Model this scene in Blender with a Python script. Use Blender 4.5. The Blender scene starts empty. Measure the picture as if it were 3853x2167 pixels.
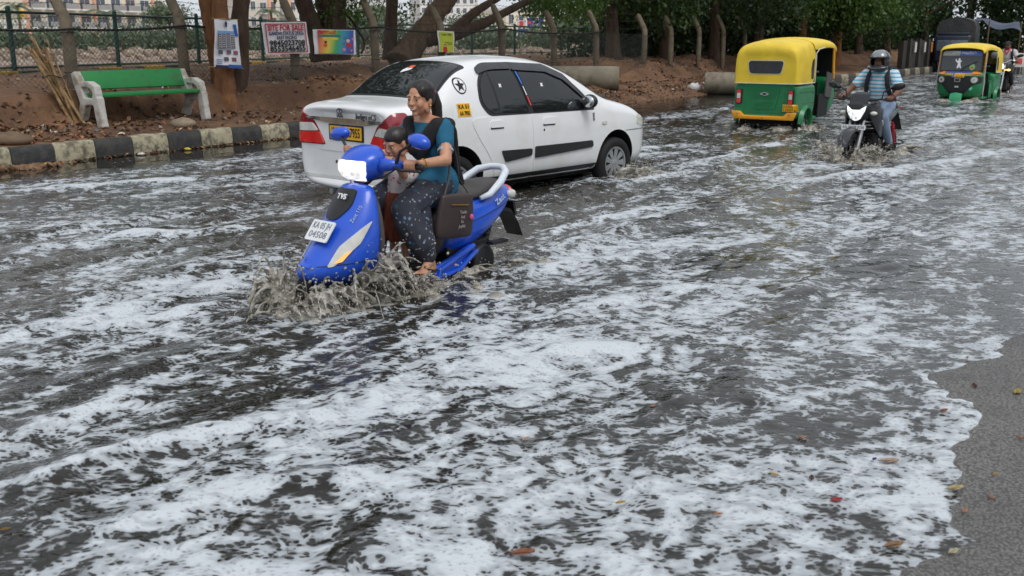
import bpy, bmesh, math, random
import numpy as np
from mathutils import Vector, Matrix, Euler, geometry, noise as mnoise
from mathutils.bvhtree import BVHTree

# ------------------------------------------------------------------ camera, sky, sun, exposure
SC = bpy.context.scene
COL = SC.collection
CAM_H, PITCH, FPX, PW, PH = 1.6, math.radians(14.007), 3750.0, 3853.0, 2167.0
cam = bpy.data.cameras.new('camera'); cam_o = bpy.data.objects.new('camera', cam); COL.objects.link(cam_o)
cam_o.location = (0, 0, CAM_H); cam_o.rotation_euler = (math.pi/2 - PITCH, 0, 0)
cam.sensor_width = 36.0; cam.lens = 36.0*FPX/PW; cam.clip_start = 0.05; cam.clip_end = 2500
cam.dof.use_dof = True; cam.dof.focus_distance = 8.5; cam.dof.aperture_fstop = 5.0
SC.camera = cam_o
SUN_EL, SUN_AZ = math.radians(58), math.radians(150)      # azimuth measured clockwise from +Y
world = bpy.data.worlds.new('World'); SC.world = world; world.use_nodes = True
wn = world.node_tree.nodes; wl = world.node_tree.links; wn.clear()
w_sky = wn.new('ShaderNodeTexSky'); w_sky.sky_type = 'NISHITA'; w_sky.sun_disc = False
w_sky.sun_elevation = SUN_EL; w_sky.sun_rotation = SUN_AZ; w_sky.air_density = 1.0; w_sky.dust_density = 4.0; w_sky.ozone_density = 1.0
w_hsv = wn.new('ShaderNodeHueSaturation'); w_hsv.inputs['Saturation'].default_value = 0.30
w_mix = wn.new('ShaderNodeMix'); w_mix.data_type = 'RGBA'; w_mix.inputs['Factor'].default_value = 0.62
w_mix.inputs['B'].default_value = (9.3, 9.9, 10.6, 1)      # even overcast layer
w_bg = wn.new('ShaderNodeBackground'); w_bg.inputs['Strength'].default_value = 0.10
w_out = wn.new('ShaderNodeOutputWorld')
wl.new(w_sky.outputs[0], w_hsv.inputs['Color']); wl.new(w_hsv.outputs[0], w_mix.inputs['A'])
wl.new(w_mix.outputs['Result'], w_bg.inputs['Color']); wl.new(w_bg.outputs[0], w_out.inputs['Surface'])
sun = bpy.data.lights.new('sun', 'SUN'); sun_o = bpy.data.objects.new('sun', sun); COL.objects.link(sun_o)
sun.energy = 1.1; sun.angle = math.radians(25); sun.color = (1.0, 0.97, 0.92)
_sd = Vector((math.sin(SUN_AZ)*math.cos(SUN_EL), math.cos(SUN_AZ)*math.cos(SUN_EL), math.sin(SUN_EL)))
sun_o.rotation_euler = (-_sd).to_track_quat('-Z', 'Y').to_euler(); sun_o.location = (0, 0, 30)
SC.view_settings.view_transform = 'Standard'; SC.view_settings.look = 'None'
SC.view_settings.exposure = 0.12; SC.view_settings.gamma = 1.0; SC.view_settings.use_curve_mapping = False
SC.cycles.max_bounces = 4; SC.cycles.diffuse_bounces = 2; SC.cycles.glossy_bounces = 3; SC.cycles.transmission_bounces = 3; SC.cycles.transparent_max_bounces = 8
SC.cycles.use_denoising = True; SC.cycles.use_adaptive_sampling = True; SC.cycles.adaptive_threshold = 0.02
SC.cycles.caustics_reflective = False; SC.cycles.caustics_refractive = False

# ------------------------------------------------------------------ layout helpers (metres; z = 0 is the road)
WATER = 0.09
def ray(px, py):
    u = (px-PW/2)/FPX; v = -(py-PH/2)/FPX; c, s = math.cos(PITCH), math.sin(PITCH)
    return Vector((u, c+v*s, -s+v*c))
def gnd(px, py, z=0.0):
    d = ray(px, py); return Vector((0, 0, CAM_H)) + d*((z-CAM_H)/d.z)
def at(px, py, Y):
    d = ray(px, py); return Vector((0, 0, CAM_H)) + d*(Y/d.y)
ROAD_A = math.radians(34.3)
RD = Vector((math.sin(ROAD_A), math.cos(ROAD_A), 0)); RN = Vector((RD.y, -RD.x, 0)); K0 = Vector((-3.77, 15.37, 0))
def R(s, t, z=0.0):                                        # along the kerb, to the right of it
    return K0 + RD*s + RN*t + Vector((0, 0, z))
def st(x, y):
    dx, dy = x-K0.x, y-K0.y
    return dx*RD.x+dy*RD.y, dx*RN.x+dy*RN.y
RZ = math.pi/2 - ROAD_A                                    # z rotation of something whose +X runs along the road

# ------------------------------------------------------------------ numpy noise
_rng = np.random.RandomState(7)
_perm = np.concatenate([_rng.permutation(256)]*2).astype(np.int64)
_gv = _rng.uniform(-1, 1, (256, 2)); _gv /= np.linalg.norm(_gv, axis=1)[:, None]
def pnoise(x, y):
    x = np.asarray(x, float); y = np.asarray(y, float)
    xi = np.floor(x).astype(np.int64); yi = np.floor(y).astype(np.int64); xf = x-xi; yf = y-yi
    xi &= 255; yi &= 255
    u = xf*xf*xf*(xf*(xf*6-15)+10); v = yf*yf*yf*(yf*(yf*6-15)+10)
    def g(ix, iy, fx, fy):
        h = _perm[_perm[ix & 255]+(iy & 255)]; q = _gv[h]; return q[..., 0]*fx+q[..., 1]*fy
    a = g(xi, yi, xf, yf); b = g(xi+1, yi, xf-1, yf); c = g(xi, yi+1, xf, yf-1); d = g(xi+1, yi+1, xf-1, yf-1)
    return (a+u*(b-a)) + v*((c+u*(d-c))-(a+u*(b-a)))
def fbm(x, y, o=4, g=0.5):
    r = 0; a = 1; f = 1
    for i in range(o):
        r = r + a*pnoise(x*f+17.3*i, y*f-9.1*i); a *= g; f *= 2.03
    return r
def sstep(a, b, x):
    t = np.clip((x-a)/(b-a), 0, 1); return t*t*(3-2*t)

# ------------------------------------------------------------------ tagging, objects
def tag(o, label=None, cat=None, group=None, kind=None):
    if label: o['label'] = label
    if cat: o['category'] = cat
    if group: o['group'] = group
    if kind: o['kind'] = kind
    return o
def empty(name, loc=(0, 0, 0), rz=0.0, label=None, cat=None, group=None, rot=None):
    o = bpy.data.objects.new(name, None); COL.objects.link(o); o.location = loc
    o.rotation_euler = rot if rot else (0, 0, rz); o.empty_display_size = 0.1
    return tag(o, label, cat, group)
def children(o): return [c for c in bpy.data.objects if c.parent == o]
def copy_tree(o, parent=None):
    c = o.copy(); COL.objects.link(c); c.parent = parent
    for ch in list(o.children): copy_tree(ch, c)
    return c

class MB:
    """collects verts / faces / material indices and links them as one mesh object"""
    def __init__(s): s.v = []; s.f = []; s.m = []
    def add(s, vs, fs, m=0):
        b = len(s.v); s.v.extend([tuple(p) for p in vs]); s.f.extend([tuple(i+b for i in f) for f in fs]); s.m.extend([m]*len(fs)); return s
    def box(s, c, d, rot=None, m=0, taper=1.0):
        x, y, z = d[0]/2, d[1]/2, d[2]/2
        P = [(-x, -y, -z), (x, -y, -z), (x, y, -z), (-x, y, -z), (-x*taper, -y*taper, z), (x*taper, -y*taper, z), (x*taper, y*taper, z), (-x*taper, y*taper, z)]
        M = Euler(rot).to_matrix() if rot is not None and not isinstance(rot, Matrix) else (rot if rot is not None else Matrix.Identity(3))
        C = Vector(c); P = [C + M @ Vector(p) for p in P]
        return s.add(P, [(0, 3, 2, 1), (4, 5, 6, 7), (0, 1, 5, 4), (1, 2, 6, 5), (2, 3, 7, 6), (3, 0, 4, 7)], m)
    def rings(s, rings, closed=True, cap=True, m=0):
        n = len(rings[0]); V = [p for r in rings for p in r]; F = []
        for i in range(len(rings)-1):
            for j in range(n if closed else n-1):
                k = (j+1) % n; F.append((i*n+j, i*n+k, (i+1)*n+k, (i+1)*n+j))
        if cap and closed:
            F.append(tuple(reversed(range(n)))); F.append(tuple((len(rings)-1)*n+j for j in range(n)))
        return s.add(V, F, m)
    def tube(s, path, r, n=8, cap=True, m=0, flat=None):
        P = [Vector(p) for p in path]; rr = r if isinstance(r, (list, tuple)) else [r]*len(P)
        rings = []; up = None
        for i, p in enumerate(P):
            t = (P[min(i+1, len(P)-1)]-P[max(i-1, 0)])
            t = t.normalized() if t.length > 1e-9 else Vector((0, 0, 1))
            if up is None:
                a = Vector((0, 0, 1)) if abs(t.z) < 0.9 else Vector((1, 0, 0)); up = (a-t*a.dot(t)).normalized()
            else:
                up = up-t*up.dot(t); up = up.normalized() if up.length > 1e-6 else t.orthogonal().normalized()
            w = t.cross(up)
            fl = flat if flat else 1.0
            rings.append([p+(up*math.cos(q)*fl+w*math.sin(q))*rr[i] for q in [2*math.pi*k/n for k in range(n)]])
        return s.rings(rings, True, cap, m)
    def lathe(s, prof, o=(0, 0, 0), axis='Z', n=24, m=0, cap=False, M=None):
        rings = []
        for r, h in prof:
            ring = []
            for k in range(n):
                a = 2*math.pi*k/n; p = Vector((r*math.cos(a), r*math.sin(a), h))
                if axis == 'Y': p = Vector((p.x, p.z, p.y))
                elif axis == 'X': p = Vector((p.z, p.x, p.y))
                if M is not None: p = M @ p
                ring.append(Vector(o)+p)
            rings.append(ring)
        return s.rings(rings, True, cap, m)
    def prism(s, poly, h0, h1, M=None, m=0):
        """2-D polygon in local XY extruded along local Z from h0 to h1, moved by M (4x4)"""
        M = M or Matrix.Identity(4); n = len(poly)
        V = [M @ Vector((p[0], p[1], h0)) for p in poly]+[M @ Vector((p[0], p[1], h1)) for p in poly]
        F = [tuple(reversed(range(n))), tuple(range(n, 2*n))]+[(i, (i+1) % n, n+(i+1) % n, n+i) for i in range(n)]
        return s.add(V, F, m)
    def ell(s, c, r, rot=None, nu=12, nv=8, m=0):
        M = Euler(rot).to_matrix() if rot is not None and not isinstance(rot, Matrix) else (rot if rot is not None else Matrix.Identity(3))
        C = Vector(c); r = (r, r, r) if isinstance(r, (int, float)) else r
        V = [C+M @ Vector((0, 0, r[2]))]; F = []
        for i in range(1, nv):
            th = math.pi*i/nv
            for j in range(nu):
                ph = 2*math.pi*j/nu; V.append(C+M @ Vector((r[0]*math.sin(th)*math.cos(ph), r[1]*math.sin(th)*math.sin(ph), r[2]*math.cos(th))))
        V.append(C+M @ Vector((0, 0, -r[2]))); L = len(V)-1
        for j in range(nu): F.append((0, 1+j, 1+(j+1) % nu))
        for i in range(nv-2):
            for j in range(nu):
                a = 1+i*nu+j; b = 1+i*nu+(j+1) % nu; F.append((a, a+nu, b+nu, b))
        for j in range(nu): F.append((L, 1+(nv-2)*nu+(j+1) % nu, 1+(nv-2)*nu+j))
        return s.add(V, F, m)
    def caps(s, p0, p1, r0, r1, m=0, n=10):
        """tapered capsule (for remeshing)"""
        a, b = Vector(p0), Vector(p1); d = (b-a); L = d.length
        if L < 1e-6: return s.ell(a, r0, m=m)
        d.normalize(); P = []; rr = []
        for k in range(5):
            q = math.pi/2*k/4; P.append(a-d*(r0*math.cos(q))); rr.append(max(r0*math.sin(q), 1e-4))
        for k in range(5):
            q = math.pi/2*k/4; P.append(b+d*(r1*math.sin(q))); rr.append(max(r1*math.cos(q), 1e-4))
        return s.tube(P, rr, n, True, m)
    def chain(s, pts, rad, m=0, n=10):
        for i in range(len(pts)-1): s.caps(pts[i], pts[i+1], rad[i], rad[i+1], m, n)
        return s
    def mesh(s, name):
        me = bpy.data.meshes.new(name); me.from_pydata([tuple(p) for p in s.v], [], s.f); me.update()
        if any(s.m): me.polygons.foreach_set('material_index', s.m)
        return me
    def build(s, name, mats, parent=None, smooth=True, ang=40, bevel=0, seg=2, sub=0, fix=True):
        me = s.mesh(name)
        if fix:
            bm = bmesh.new(); bm.from_mesh(me); bmesh.ops.recalc_face_normals(bm, faces=bm.faces); bm.to_mesh(me); bm.free()
        for q in (mats if isinstance(mats, (list, tuple)) else [mats]): me.materials.append(q)
        o = bpy.data.objects.new(name, me); COL.objects.link(o); o.parent = parent
        if bevel:
            md = o.modifiers.new('bevel', 'BEVEL'); md.width = bevel; md.segments = seg; md.limit_method = 'ANGLE'; md.angle_limit = math.radians(35)
        if sub:
            md = o.modifiers.new('sub', 'SUBSURF'); md.levels = sub; md.render_levels = sub
        if bevel or sub: bake(o)
        if smooth:
            o.data.shade_smooth()
            if ang < 180: o.data.set_sharp_from_angle(angle=math.radians(ang))
        return o
SCRATCH = bpy.data.scenes.new('scratch')                    # modifiers are evaluated here, away from the full scene
def evaluated_mesh(o, extra=()):
    for q in (o,)+tuple(extra): SCRATCH.collection.objects.link(q)
    vl = SCRATCH.view_layers[0]; vl.update(); me = bpy.data.meshes.new_from_object(o.evaluated_get(vl.depsgraph))
    for q in (o,)+tuple(extra): SCRATCH.collection.objects.unlink(q)
    return me
def bake(o, extra=()):
    p = o.parent; o.parent = None
    me = evaluated_mesh(o, extra); me.name = o.data.name
    old = o.data; o.modifiers.clear(); o.data = me; o.parent = p
    if old.users == 0: bpy.data.meshes.remove(old)
    return o
def remesh(mb, name, mats, parent=None, voxel=0.01, it=6, ang=180):
    o = mb.build(name, mats, parent, smooth=False, fix=False)
    md = o.modifiers.new('r', 'REMESH'); md.mode = 'VOXEL'; md.voxel_size = voxel
    if it:
        m2 = o.modifiers.new('s', 'SMOOTH'); m2.factor = 0.5; m2.iterations = it
    bake(o); o.data.shade_smooth()
    return o
def bvh_of(o):
    me = o.data; return BVHTree.FromPolygons([v.co.copy() for v in me.vertices], [tuple(p.vertices) for p in me.polygons])
def roundpoly(pts, r=0.03, n=4):
    """round the corners of a 2-D polygon; r may be one number or one per corner"""
    out = []; N = len(pts)
    for i in range(N):
        p = Vector(pts[i][:2]); a = Vector(pts[i-1][:2]); b = Vector(pts[(i+1) % N][:2]); rr = r[i] if isinstance(r, (list, tuple)) else r
        u = (a-p); v = (b-p); q = min(rr, u.length*0.45, v.length*0.45); u.normalize(); v.normalize()
        A = p+u*q; B = p+v*q
        for k in range(n+1):
            t = k/n; out.append(tuple((1-t)**2*A+2*t*(1-t)*p+t*t*B))
    return out
def patch(bvh, poly, o, ux, uy, d, off, step=0.05, skirt=0.0):
    """lay a 2-D outline onto a surface: outline point (a, b) starts at o + a*ux + b*uy and is shot along d; returns an MB proud by off"""
    o, ux, uy, d = Vector(o), Vector(ux), Vector(uy), Vector(d).normalized()
    B = []
    for i in range(len(poly)):
        a = Vector(poly[i]); b = Vector(poly[(i+1) % len(poly)]); k = max(1, int((b-a).length/step))
        B += [a+(b-a)*(j/k) for j in range(k)]
    xs = [p.x for p in B]; ys = [p.y for p in B]; pts = list(B)
    nx = int((max(xs)-min(xs))/step)+1; ny = int((max(ys)-min(ys))/step)+1
    for i in range(1, nx):
        for j in range(1, ny): pts.append(Vector((min(xs)+i*step, min(ys)+j*step)))
    nb = len(B)
    vs, es, fs, *_ = geometry.delaunay_2d_cdt(pts, [], [list(range(nb))], 1, 1e-5)
    P = []; last = None
    for p in vs:
        w = o+ux*p.x+uy*p.y; h = bvh.ray_cast(w, d)
        if h[0] is None: h = bvh.find_nearest(w)
        nn = h[1] if h[1].dot(d) < 0 else -h[1]
        P.append(h[0]+(nn*0.6-d*0.4)*off)
    mb = MB(); mb.add(P, fs)
    if skirt:
        # border loop
        from collections import Counter
        E = Counter()
        for f in fs:
            for a, b in zip(f, f[1:]+f[:1]): E[tuple(sorted((a, b)))] += 1
        for f in fs:
            for a, b in zip(f, f[1:]+f[:1]):
                if E[tuple(sorted((a, b)))] == 1: mb.add([P[a], P[b], P[b]+d*skirt, P[a]+d*skirt], [(1, 0, 3, 2)])
    return mb
def text(body, size, mt, parent, M, name='lettering', align='CENTER', ext=0.0008, squash=1.0, bold=0.0, mx=None):
    cu = bpy.data.curves.new(name, 'FONT'); cu.body = body; cu.size = size; cu.align_x = align; cu.align_y = 'CENTER'; cu.extrude = ext; cu.resolution_u = 2
    cu.offset = bold
    t = bpy.data.objects.new(name, cu)
    me = evaluated_mesh(t); bpy.data.objects.remove(t); bpy.data.curves.remove(cu)
    me.name = name
    if mx and len(me.vertices):
        w = max(v.co.x for v in me.vertices)-min(v.co.x for v in me.vertices)
        if w > 0: squash = mx/w
    me.transform(M @ Matrix.Diagonal((squash, 1, 1, 1))); me.materials.clear(); me.materials.append(mt)
    o = bpy.data.objects.new(name, me); COL.objects.link(o); o.parent = parent
    return o
def frame(o, x, y):
    """4x4 whose local x, y run along the given vectors (z = x cross y)"""
    x = Vector(x).normalized(); z = x.cross(Vector(y)).normalized(); y = z.cross(x)
    return Matrix(((x.x, y.x, z.x, o[0]), (x.y, y.y, z.y, o[1]), (x.z, y.z, z.z, o[2]), (0, 0, 0, 1)))

# ------------------------------------------------------------------ materials
class NT:
    """small node-tree helper"""
    def __init__(s, name):
        s.mat = bpy.data.materials.new(name); s.mat.use_nodes = True; s.t = s.mat.node_tree; s.t.nodes.clear()
        s.out = s.t.nodes.new('ShaderNodeOutputMaterial')
    def n(s, typ, **kw):
        nd = s.t.nodes.new('ShaderNode'+typ)
        for k, v in kw.items():
            if k.startswith('_'): setattr(nd, k[1:], v)
        for k, v in kw.items():
            if k.startswith('_'): continue
            sock = nd.inputs[int(k[1:])] if (k[0] == 'i' and k[1:].isdigit()) else nd.inputs[k.replace('__', ' ')]
            if hasattr(v, 'is_output') or isinstance(v, bpy.types.NodeSocket): s.t.links.new(v, sock)
            elif isinstance(v, bpy.types.Node): s.t.links.new(v.outputs[0], sock)
            else: sock.default_value = v
        return nd
    def link(s, a, b): s.t.links.new(a, b)
    def math(s, op, a, b=None, c=None, clamp=False):
        nd = s.t.nodes.new('ShaderNodeMath'); nd.operation = op; nd.use_clamp = clamp
        for i, v in enumerate((a, b, c)):
            if v is None: continue
            if isinstance(v, (int, float)): nd.inputs[i].default_value = v
            else: s.t.links.new(v, nd.inputs[i])
        return nd.outputs[0]
    def mix(s, f, a, b, blend='MIX'):
        nd = s.t.nodes.new('ShaderNodeMix'); nd.data_type = 'RGBA'; nd.blend_type = blend
        for k, v in (('Factor', f), ('A', a), ('B', b)):
            if isinstance(v, (int, float)): nd.inputs[k].default_value = v
            elif isinstance(v, tuple): nd.inputs[k].default_value = (*v[:3], 1)
            else: s.t.links.new(v, nd.inputs[k])
        return nd.outputs['Result']
    def ramp(s, f, stops):
        nd = s.t.nodes.new('ShaderNodeValToRGB'); cr = nd.color_ramp
        while len(cr.elements) < len(stops): cr.elements.new(0.5)
        for e, (p, c) in zip(cr.elements, stops):
            e.position = p; e.color = (c, c, c, 1) if isinstance(c, (int, float)) else (*c[:3], 1)
        s.t.links.new(f, nd.inputs[0]); return nd.outputs[0]
    def smooth(s, f, a, b):
        nd = s.t.nodes.new('ShaderNodeMapRange'); nd.interpolation_type = 'SMOOTHSTEP'
        for k, v in (('Value', f), ('From Min', a), ('From Max', b)):
            if isinstance(v, (int, float)): nd.inputs[k].default_value = v
            else: s.t.links.new(v, nd.inputs[k])
        return nd.outputs[0]
    def noise(s, vec, scale, detail=3, rough=0.55, dist=0.0):
        nd = s.t.nodes.new('ShaderNodeTexNoise'); nd.inputs['Scale'].default_value = scale; nd.inputs['Detail'].default_value = detail
        nd.inputs['Roughness'].default_value = rough; nd.inputs['Distortion'].default_value = dist
        if vec is not None: s.t.links.new(vec, nd.inputs['Vector'])
        return nd.outputs[0]
    def voro(s, vec, scale, feature='F1', out=0, rnd=1.0):
        nd = s.t.nodes.new('ShaderNodeTexVoronoi'); nd.feature = feature; nd.inputs['Scale'].default_value = scale; nd.inputs['Randomness'].default_value = rnd
        if vec is not None: s.t.links.new(vec, nd.inputs['Vector'])
        return nd.outputs[out]
    def obj(s): return s.n('TexCoord').outputs['Object']
    def geo(s): return s.n('NewGeometry').outputs['Position']
    def bump(s, h, strength=0.3, dist=0.01, normal=None):
        nd = s.t.nodes.new('ShaderNodeBump'); nd.inputs['Strength'].default_value = strength; nd.inputs['Distance'].default_value = dist
        s.t.links.new(h, nd.inputs['Height'])
        if normal is not None: s.t.links.new(normal, nd.inputs['Normal'])
        return nd.outputs[0]
    def pbsdf(s, base, rough=0.5, metal=0.0, normal=None, **kw):
        nd = s.t.nodes.new('ShaderNodeBsdfPrincipled')
        def put(k, v):
            if isinstance(v, (int, float)): nd.inputs[k].default_value = v
            elif isinstance(v, tuple): nd.inputs[k].default_value = (*v[:3], 1) if len(nd.inputs[k].default_value) == 4 else v
            else: s.t.links.new(v, nd.inputs[k])
        put('Base Color', base); put('Roughness', rough); put('Metallic', metal)
        if normal is not None: s.t.links.new(normal, nd.inputs['Normal'])
        for k, v in kw.items(): put(k.replace('__', ' '), v)
        return nd.outputs[0]
    def done(s, sh): s.t.links.new(sh, s.out.inputs['Surface']); return s.mat
def C(*rgb):
    """sRGB 0-255 to linear"""
    return tuple(((c/255)/12.92 if c/255 <= 0.04045 else ((c/255+0.055)/1.055)**2.4) for c in rgb)
_pm = {}
def pm(name, col, rough=0.5, metal=0.0, var=0.12, scale=6.0, bump=0.0, bscale=None, dirt=None, dirt_amt=0.0, dscale=3.0, coat=0.0, spec=0.5, world=False, bdist=0.004, rvar=0.0):
    """plain procedural material: base colour with soft variation, optional dirt patches and bump"""
    if name in _pm: return _pm[name]
    k = NT(name); v = k.geo() if world else k.obj()
    n1 = k.noise(v, scale, 4, 0.6)
    dark = tuple(c*(1-var) for c in col); lite = tuple(min(1, c*(1+var)) for c in col)
    c = k.mix(k.smooth(n1, 0.3, 0.7), dark, lite)
    if dirt:
        n2 = k.noise(v, dscale, 6, 0.65); c = k.mix(k.math('MULTIPLY', k.smooth(n2, 0.48, 0.68), dirt_amt), c, dirt)
    nb = None
    if bump: nb = k.bump(k.noise(v, bscale or scale*6, 4, 0.6), bump, bdist)
    r = rough
    if rvar: r = k.math('ADD', rough, k.math('MULTIPLY', k.math('SUBTRACT', n1, 0.5), rvar))
    sh = k.pbsdf(c, r, metal, nb, Coat__Weight=coat, Specular__IOR__Level=spec)
    _pm[name] = k.done(sh); return _pm[name]
def emit(name, col, strength, base=(0.8, 0.8, 0.8)):
    if name in _pm: return _pm[name]
    k = NT(name); sh = k.pbsdf(base, 0.2, 0.0, None, Emission__Color=col, Emission__Strength=strength); _pm[name] = k.done(sh); return _pm[name]
# ================================================================== setting: ground, road, water, kerbs
rnd = random.Random(11)
def grid_mesh(name, X, Y, Z, mt, attrs=None, smooth=True, keep=None):
    ny, nx = X.shape; co = np.stack([X, Y, Z], -1).reshape(-1, 3).astype(np.float32)
    i = np.arange(ny*nx).reshape(ny, nx)
    q = np.stack([i[:-1, :-1], i[:-1, 1:], i[1:, 1:], i[1:, :-1]], -1).reshape(-1, 4)
    if keep is not None:
        kq = (keep[:-1, :-1] | keep[:-1, 1:] | keep[1:, 1:] | keep[1:, :-1]).reshape(-1); q = q[kq]
        used = np.unique(q); mp = np.full(ny*nx, -1, np.int64); mp[used] = np.arange(len(used)); q = mp[q]; co = co[used]
    else: used = None
    me = bpy.data.meshes.new(name); me.vertices.add(len(co)); me.vertices.foreach_set('co', co.reshape(-1))
    me.loops.add(q.size); me.loops.foreach_set('vertex_index', q.reshape(-1).astype(np.int32))
    me.polygons.add(len(q)); me.polygons.foreach_set('loop_start', np.arange(0, q.size, 4, dtype=np.int32)); me.polygons.foreach_set('loop_total', np.full(len(q), 4, np.int32))
    me.update(calc_edges=True)
    for k, v in (attrs or {}).items():
        a = me.attributes.new(k, 'FLOAT', 'POINT'); vv = v.reshape(-1).astype(np.float32); a.data.foreach_set('value', vv[used] if used is not None else vv)
    me.materials.append(mt); o = bpy.data.objects.new(name, me); COL.objects.link(o)
    if smooth: me.shade_smooth()
    return o

# ---- materials of the setting
def mat_dirt():
    k = NT('bare_red_earth'); v = k.geo()
    n1 = k.noise(v, 0.9, 6, 0.6); n2 = k.noise(v, 7, 6, 0.7); n3 = k.noise(v, 45, 4, 0.7)
    c = k.mix(k.smooth(n1, 0.35, 0.65), C(92, 66, 48), C(128, 95, 69))
    c = k.mix(k.math('MULTIPLY', k.smooth(n2, 0.52, 0.7), 0.75), c, C(56, 40, 30))
    c = k.mix(k.math('MULTIPLY', k.smooth(n3, 0.6, 0.75), 0.5), c, C(156, 126, 100))
    c = k.mix(k.math('MULTIPLY', k.smooth(k.noise(v, 19, 3, 0.6), 0.60, 0.72), 0.6), c, C(44, 31, 24))
    h = k.math('ADD', k.math('MULTIPLY', n2, 0.7), k.math('MULTIPLY', n3, 0.3))
    return k.done(k.pbsdf(c, 0.85, 0, k.bump(h, 0.9, 0.05)))
def mat_field():
    k = NT('dry_rubble_ground'); v = k.geo()
    n1 = k.noise(v, 0.25, 5, 0.6); n2 = k.noise(v, 2.2, 6, 0.75)
    c = k.mix(k.smooth(n1, 0.35, 0.65), C(146, 120, 104), C(172, 154, 136))
    c = k.mix(k.smooth(n2, 0.5, 0.68), c, C(190, 178, 162)); c = k.mix(k.math('MULTIPLY', k.smooth(k.noise(v, 3.1, 5, 0.7), 0.54, 0.7), 0.75), c, C(118, 92, 74))
    return k.done(k.pbsdf(c, 0.9, 0, k.bump(n2, 1.0, 0.25)))
def mat_asphalt():
    k = NT('wet_asphalt'); v = k.geo()
    n1 = k.noise(v, 2.5, 5, 0.6); vo = k.voro(v, 85, 'F1'); n2 = k.noise(v, 160, 3, 0.6)
    c = k.mix(k.smooth(vo, 0.2, 0.75), (0.23, 0.22, 0.205), (0.08, 0.077, 0.072))
    c = k.mix(k.math('MULTIPLY', k.smooth(n2, 0.6, 0.72), 0.6), c, (0.32, 0.31, 0.30))
    c = k.mix(k.math('MULTIPLY', k.smooth(n1, 0.35, 0.75), 0.5), c, (0.065, 0.062, 0.06))
    h = k.math('ADD', k.math('MULTIPLY', k.math('SUBTRACT', 1.0, vo), 0.7), k.math('MULTIPLY', n2, 0.5))
    r = k.math('ADD', 0.24, k.math('MULTIPLY', n2, 0.35))
    return k.done(k.pbsdf(c, r, 0, k.bump(h, 1.0, 0.012), Specular__IOR__Level=0.5))
def mat_water():
    k = NT('murky_flood_water_with_foam'); g = k.geo()
    mp = k.n('Mapping', Vector=g, Rotation=(0, 0, -RZ), Scale=(0.74, 1.0, 1.0)).outputs[0]           # x runs along the flow
    def att(n): return k.n('Attribute', _attribute_name=n).outputs['Fac']
    F0, muck, calm = att('foam'), att('churn'), att('calm')
    wn_ = k.n('TexNoise', Vector=mp, Scale=7.0, Detail=1.0).outputs['Color']
    wv = k.n('VectorMath', _operation='MULTIPLY_ADD', i0=wn_, i1=(0.11, 0.09, 0), i2=mp).outputs[0]
    fine = k.noise(wv, 15.0, 2, 0.5)
    cell = k.voro(wv, 19.0, 'F1'); cell2 = k.voro(wv, 56.0, 'F1'); cell3 = k.voro(g, 150.0, 'F1'); isl = k.voro(wv, 11.0, 'F1')
    F = k.math('ADD', F0, k.math('MULTIPLY', k.math('SUBTRACT', fine, 0.5), 6.5))
    F = k.math('ADD', F, k.math('MULTIPLY', k.math('SUBTRACT', cell, 0.40), 2.0))          # round openings, foam gathers on the cell walls
    F = k.math('ADD', F, k.math('MULTIPLY', k.math('SUBTRACT', cell2, 0.42), 1.5))
    I = k.math('ADD', k.math('MULTIPLY', k.math('SUBTRACT', 0.26, isl), 7.0), k.math('ADD', k.math('MULTIPLY', F0, 0.75), k.math('MULTIPLY', k.math('SUBTRACT', fine, 0.42), 3.0)))
    F = k.math('MAXIMUM', F, I)
    mask = k.smooth(F, 0.0, 0.13); film = k.smooth(F, -1.3, 0.2); thick = k.smooth(F, 0.2, 2.2)
    lace = k.math('MULTIPLY', k.math('MULTIPLY', k.smooth(cell2, 0.44, 0.56), k.smooth(F, -1.1, -0.1)), 0.62)
    mask = k.math('MAXIMUM', mask, lace)
    bub = k.math('MULTIPLY', k.smooth(cell2, 0.30, 0.18), k.math('SUBTRACT', 1.0, k.math('MULTIPLY', thick, 0.5)))
    pores = k.smooth(cell3, 0.30, 0.08)
    fo = k.mix(thick, (0.36, 0.385, 0.41), (0.56, 0.595, 0.63)); fo = k.mix(k.math('MULTIPLY', bub, 0.75), fo, (0.14, 0.15, 0.16)); fo = k.mix(k.math('MULTIPLY', pores, 0.42), fo, (0.24, 0.25, 0.27))
    wc = k.mix(muck, (0.020, 0.0185, 0.0155), (0.050, 0.045, 0.036)); wc = k.mix(k.math('MULTIPLY', film, 0.2), wc, (0.12, 0.12, 0.115))
    col = k.mix(mask, wc, fo)
    rough = k.math('ADD', 0.045, k.math('MULTIPLY', mask, 0.55))
    r1 = k.noise(mp, 8.0, 3, 0.6, 0.4); r2 = k.noise(mp, 30.0, 2, 0.6, 0.2)
    rip = k.math('MULTIPLY', k.math('ADD', r1, k.math('MULTIPLY', r2, 0.36)), k.math('SUBTRACT', 1.0, calm))
    b1 = k.n('Bump', Strength=0.75, Distance=0.021, Height=rip).outputs[0]
    b2 = k.n('Bump', Strength=0.5, Distance=0.012, Height=k.math('MULTIPLY', k.math('SUBTRACT', fine, k.math('MULTIPLY', cell2, 0.5)), mask), Normal=b1).outputs[0]
    return k.done(k.pbsdf(col, rough, 0, b2, IOR=1.33, Specular__IOR__Level=0.5))
M_DIRT, M_FIELD, M_ASPH, M_WATER = mat_dirt(), mat_field(), mat_asphalt(), mat_water()

# ---- base ground sheet out to the horizon
g = MB(); g.add([(-1800, -1800, -0.6), (1800, -1800, -0.6), (1800, 1800, -0.6), (-1800, 1800, -0.6)], [(0, 1, 2, 3)])
tag(g.build('ground', M_FIELD, smooth=False), kind='structure')

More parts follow.
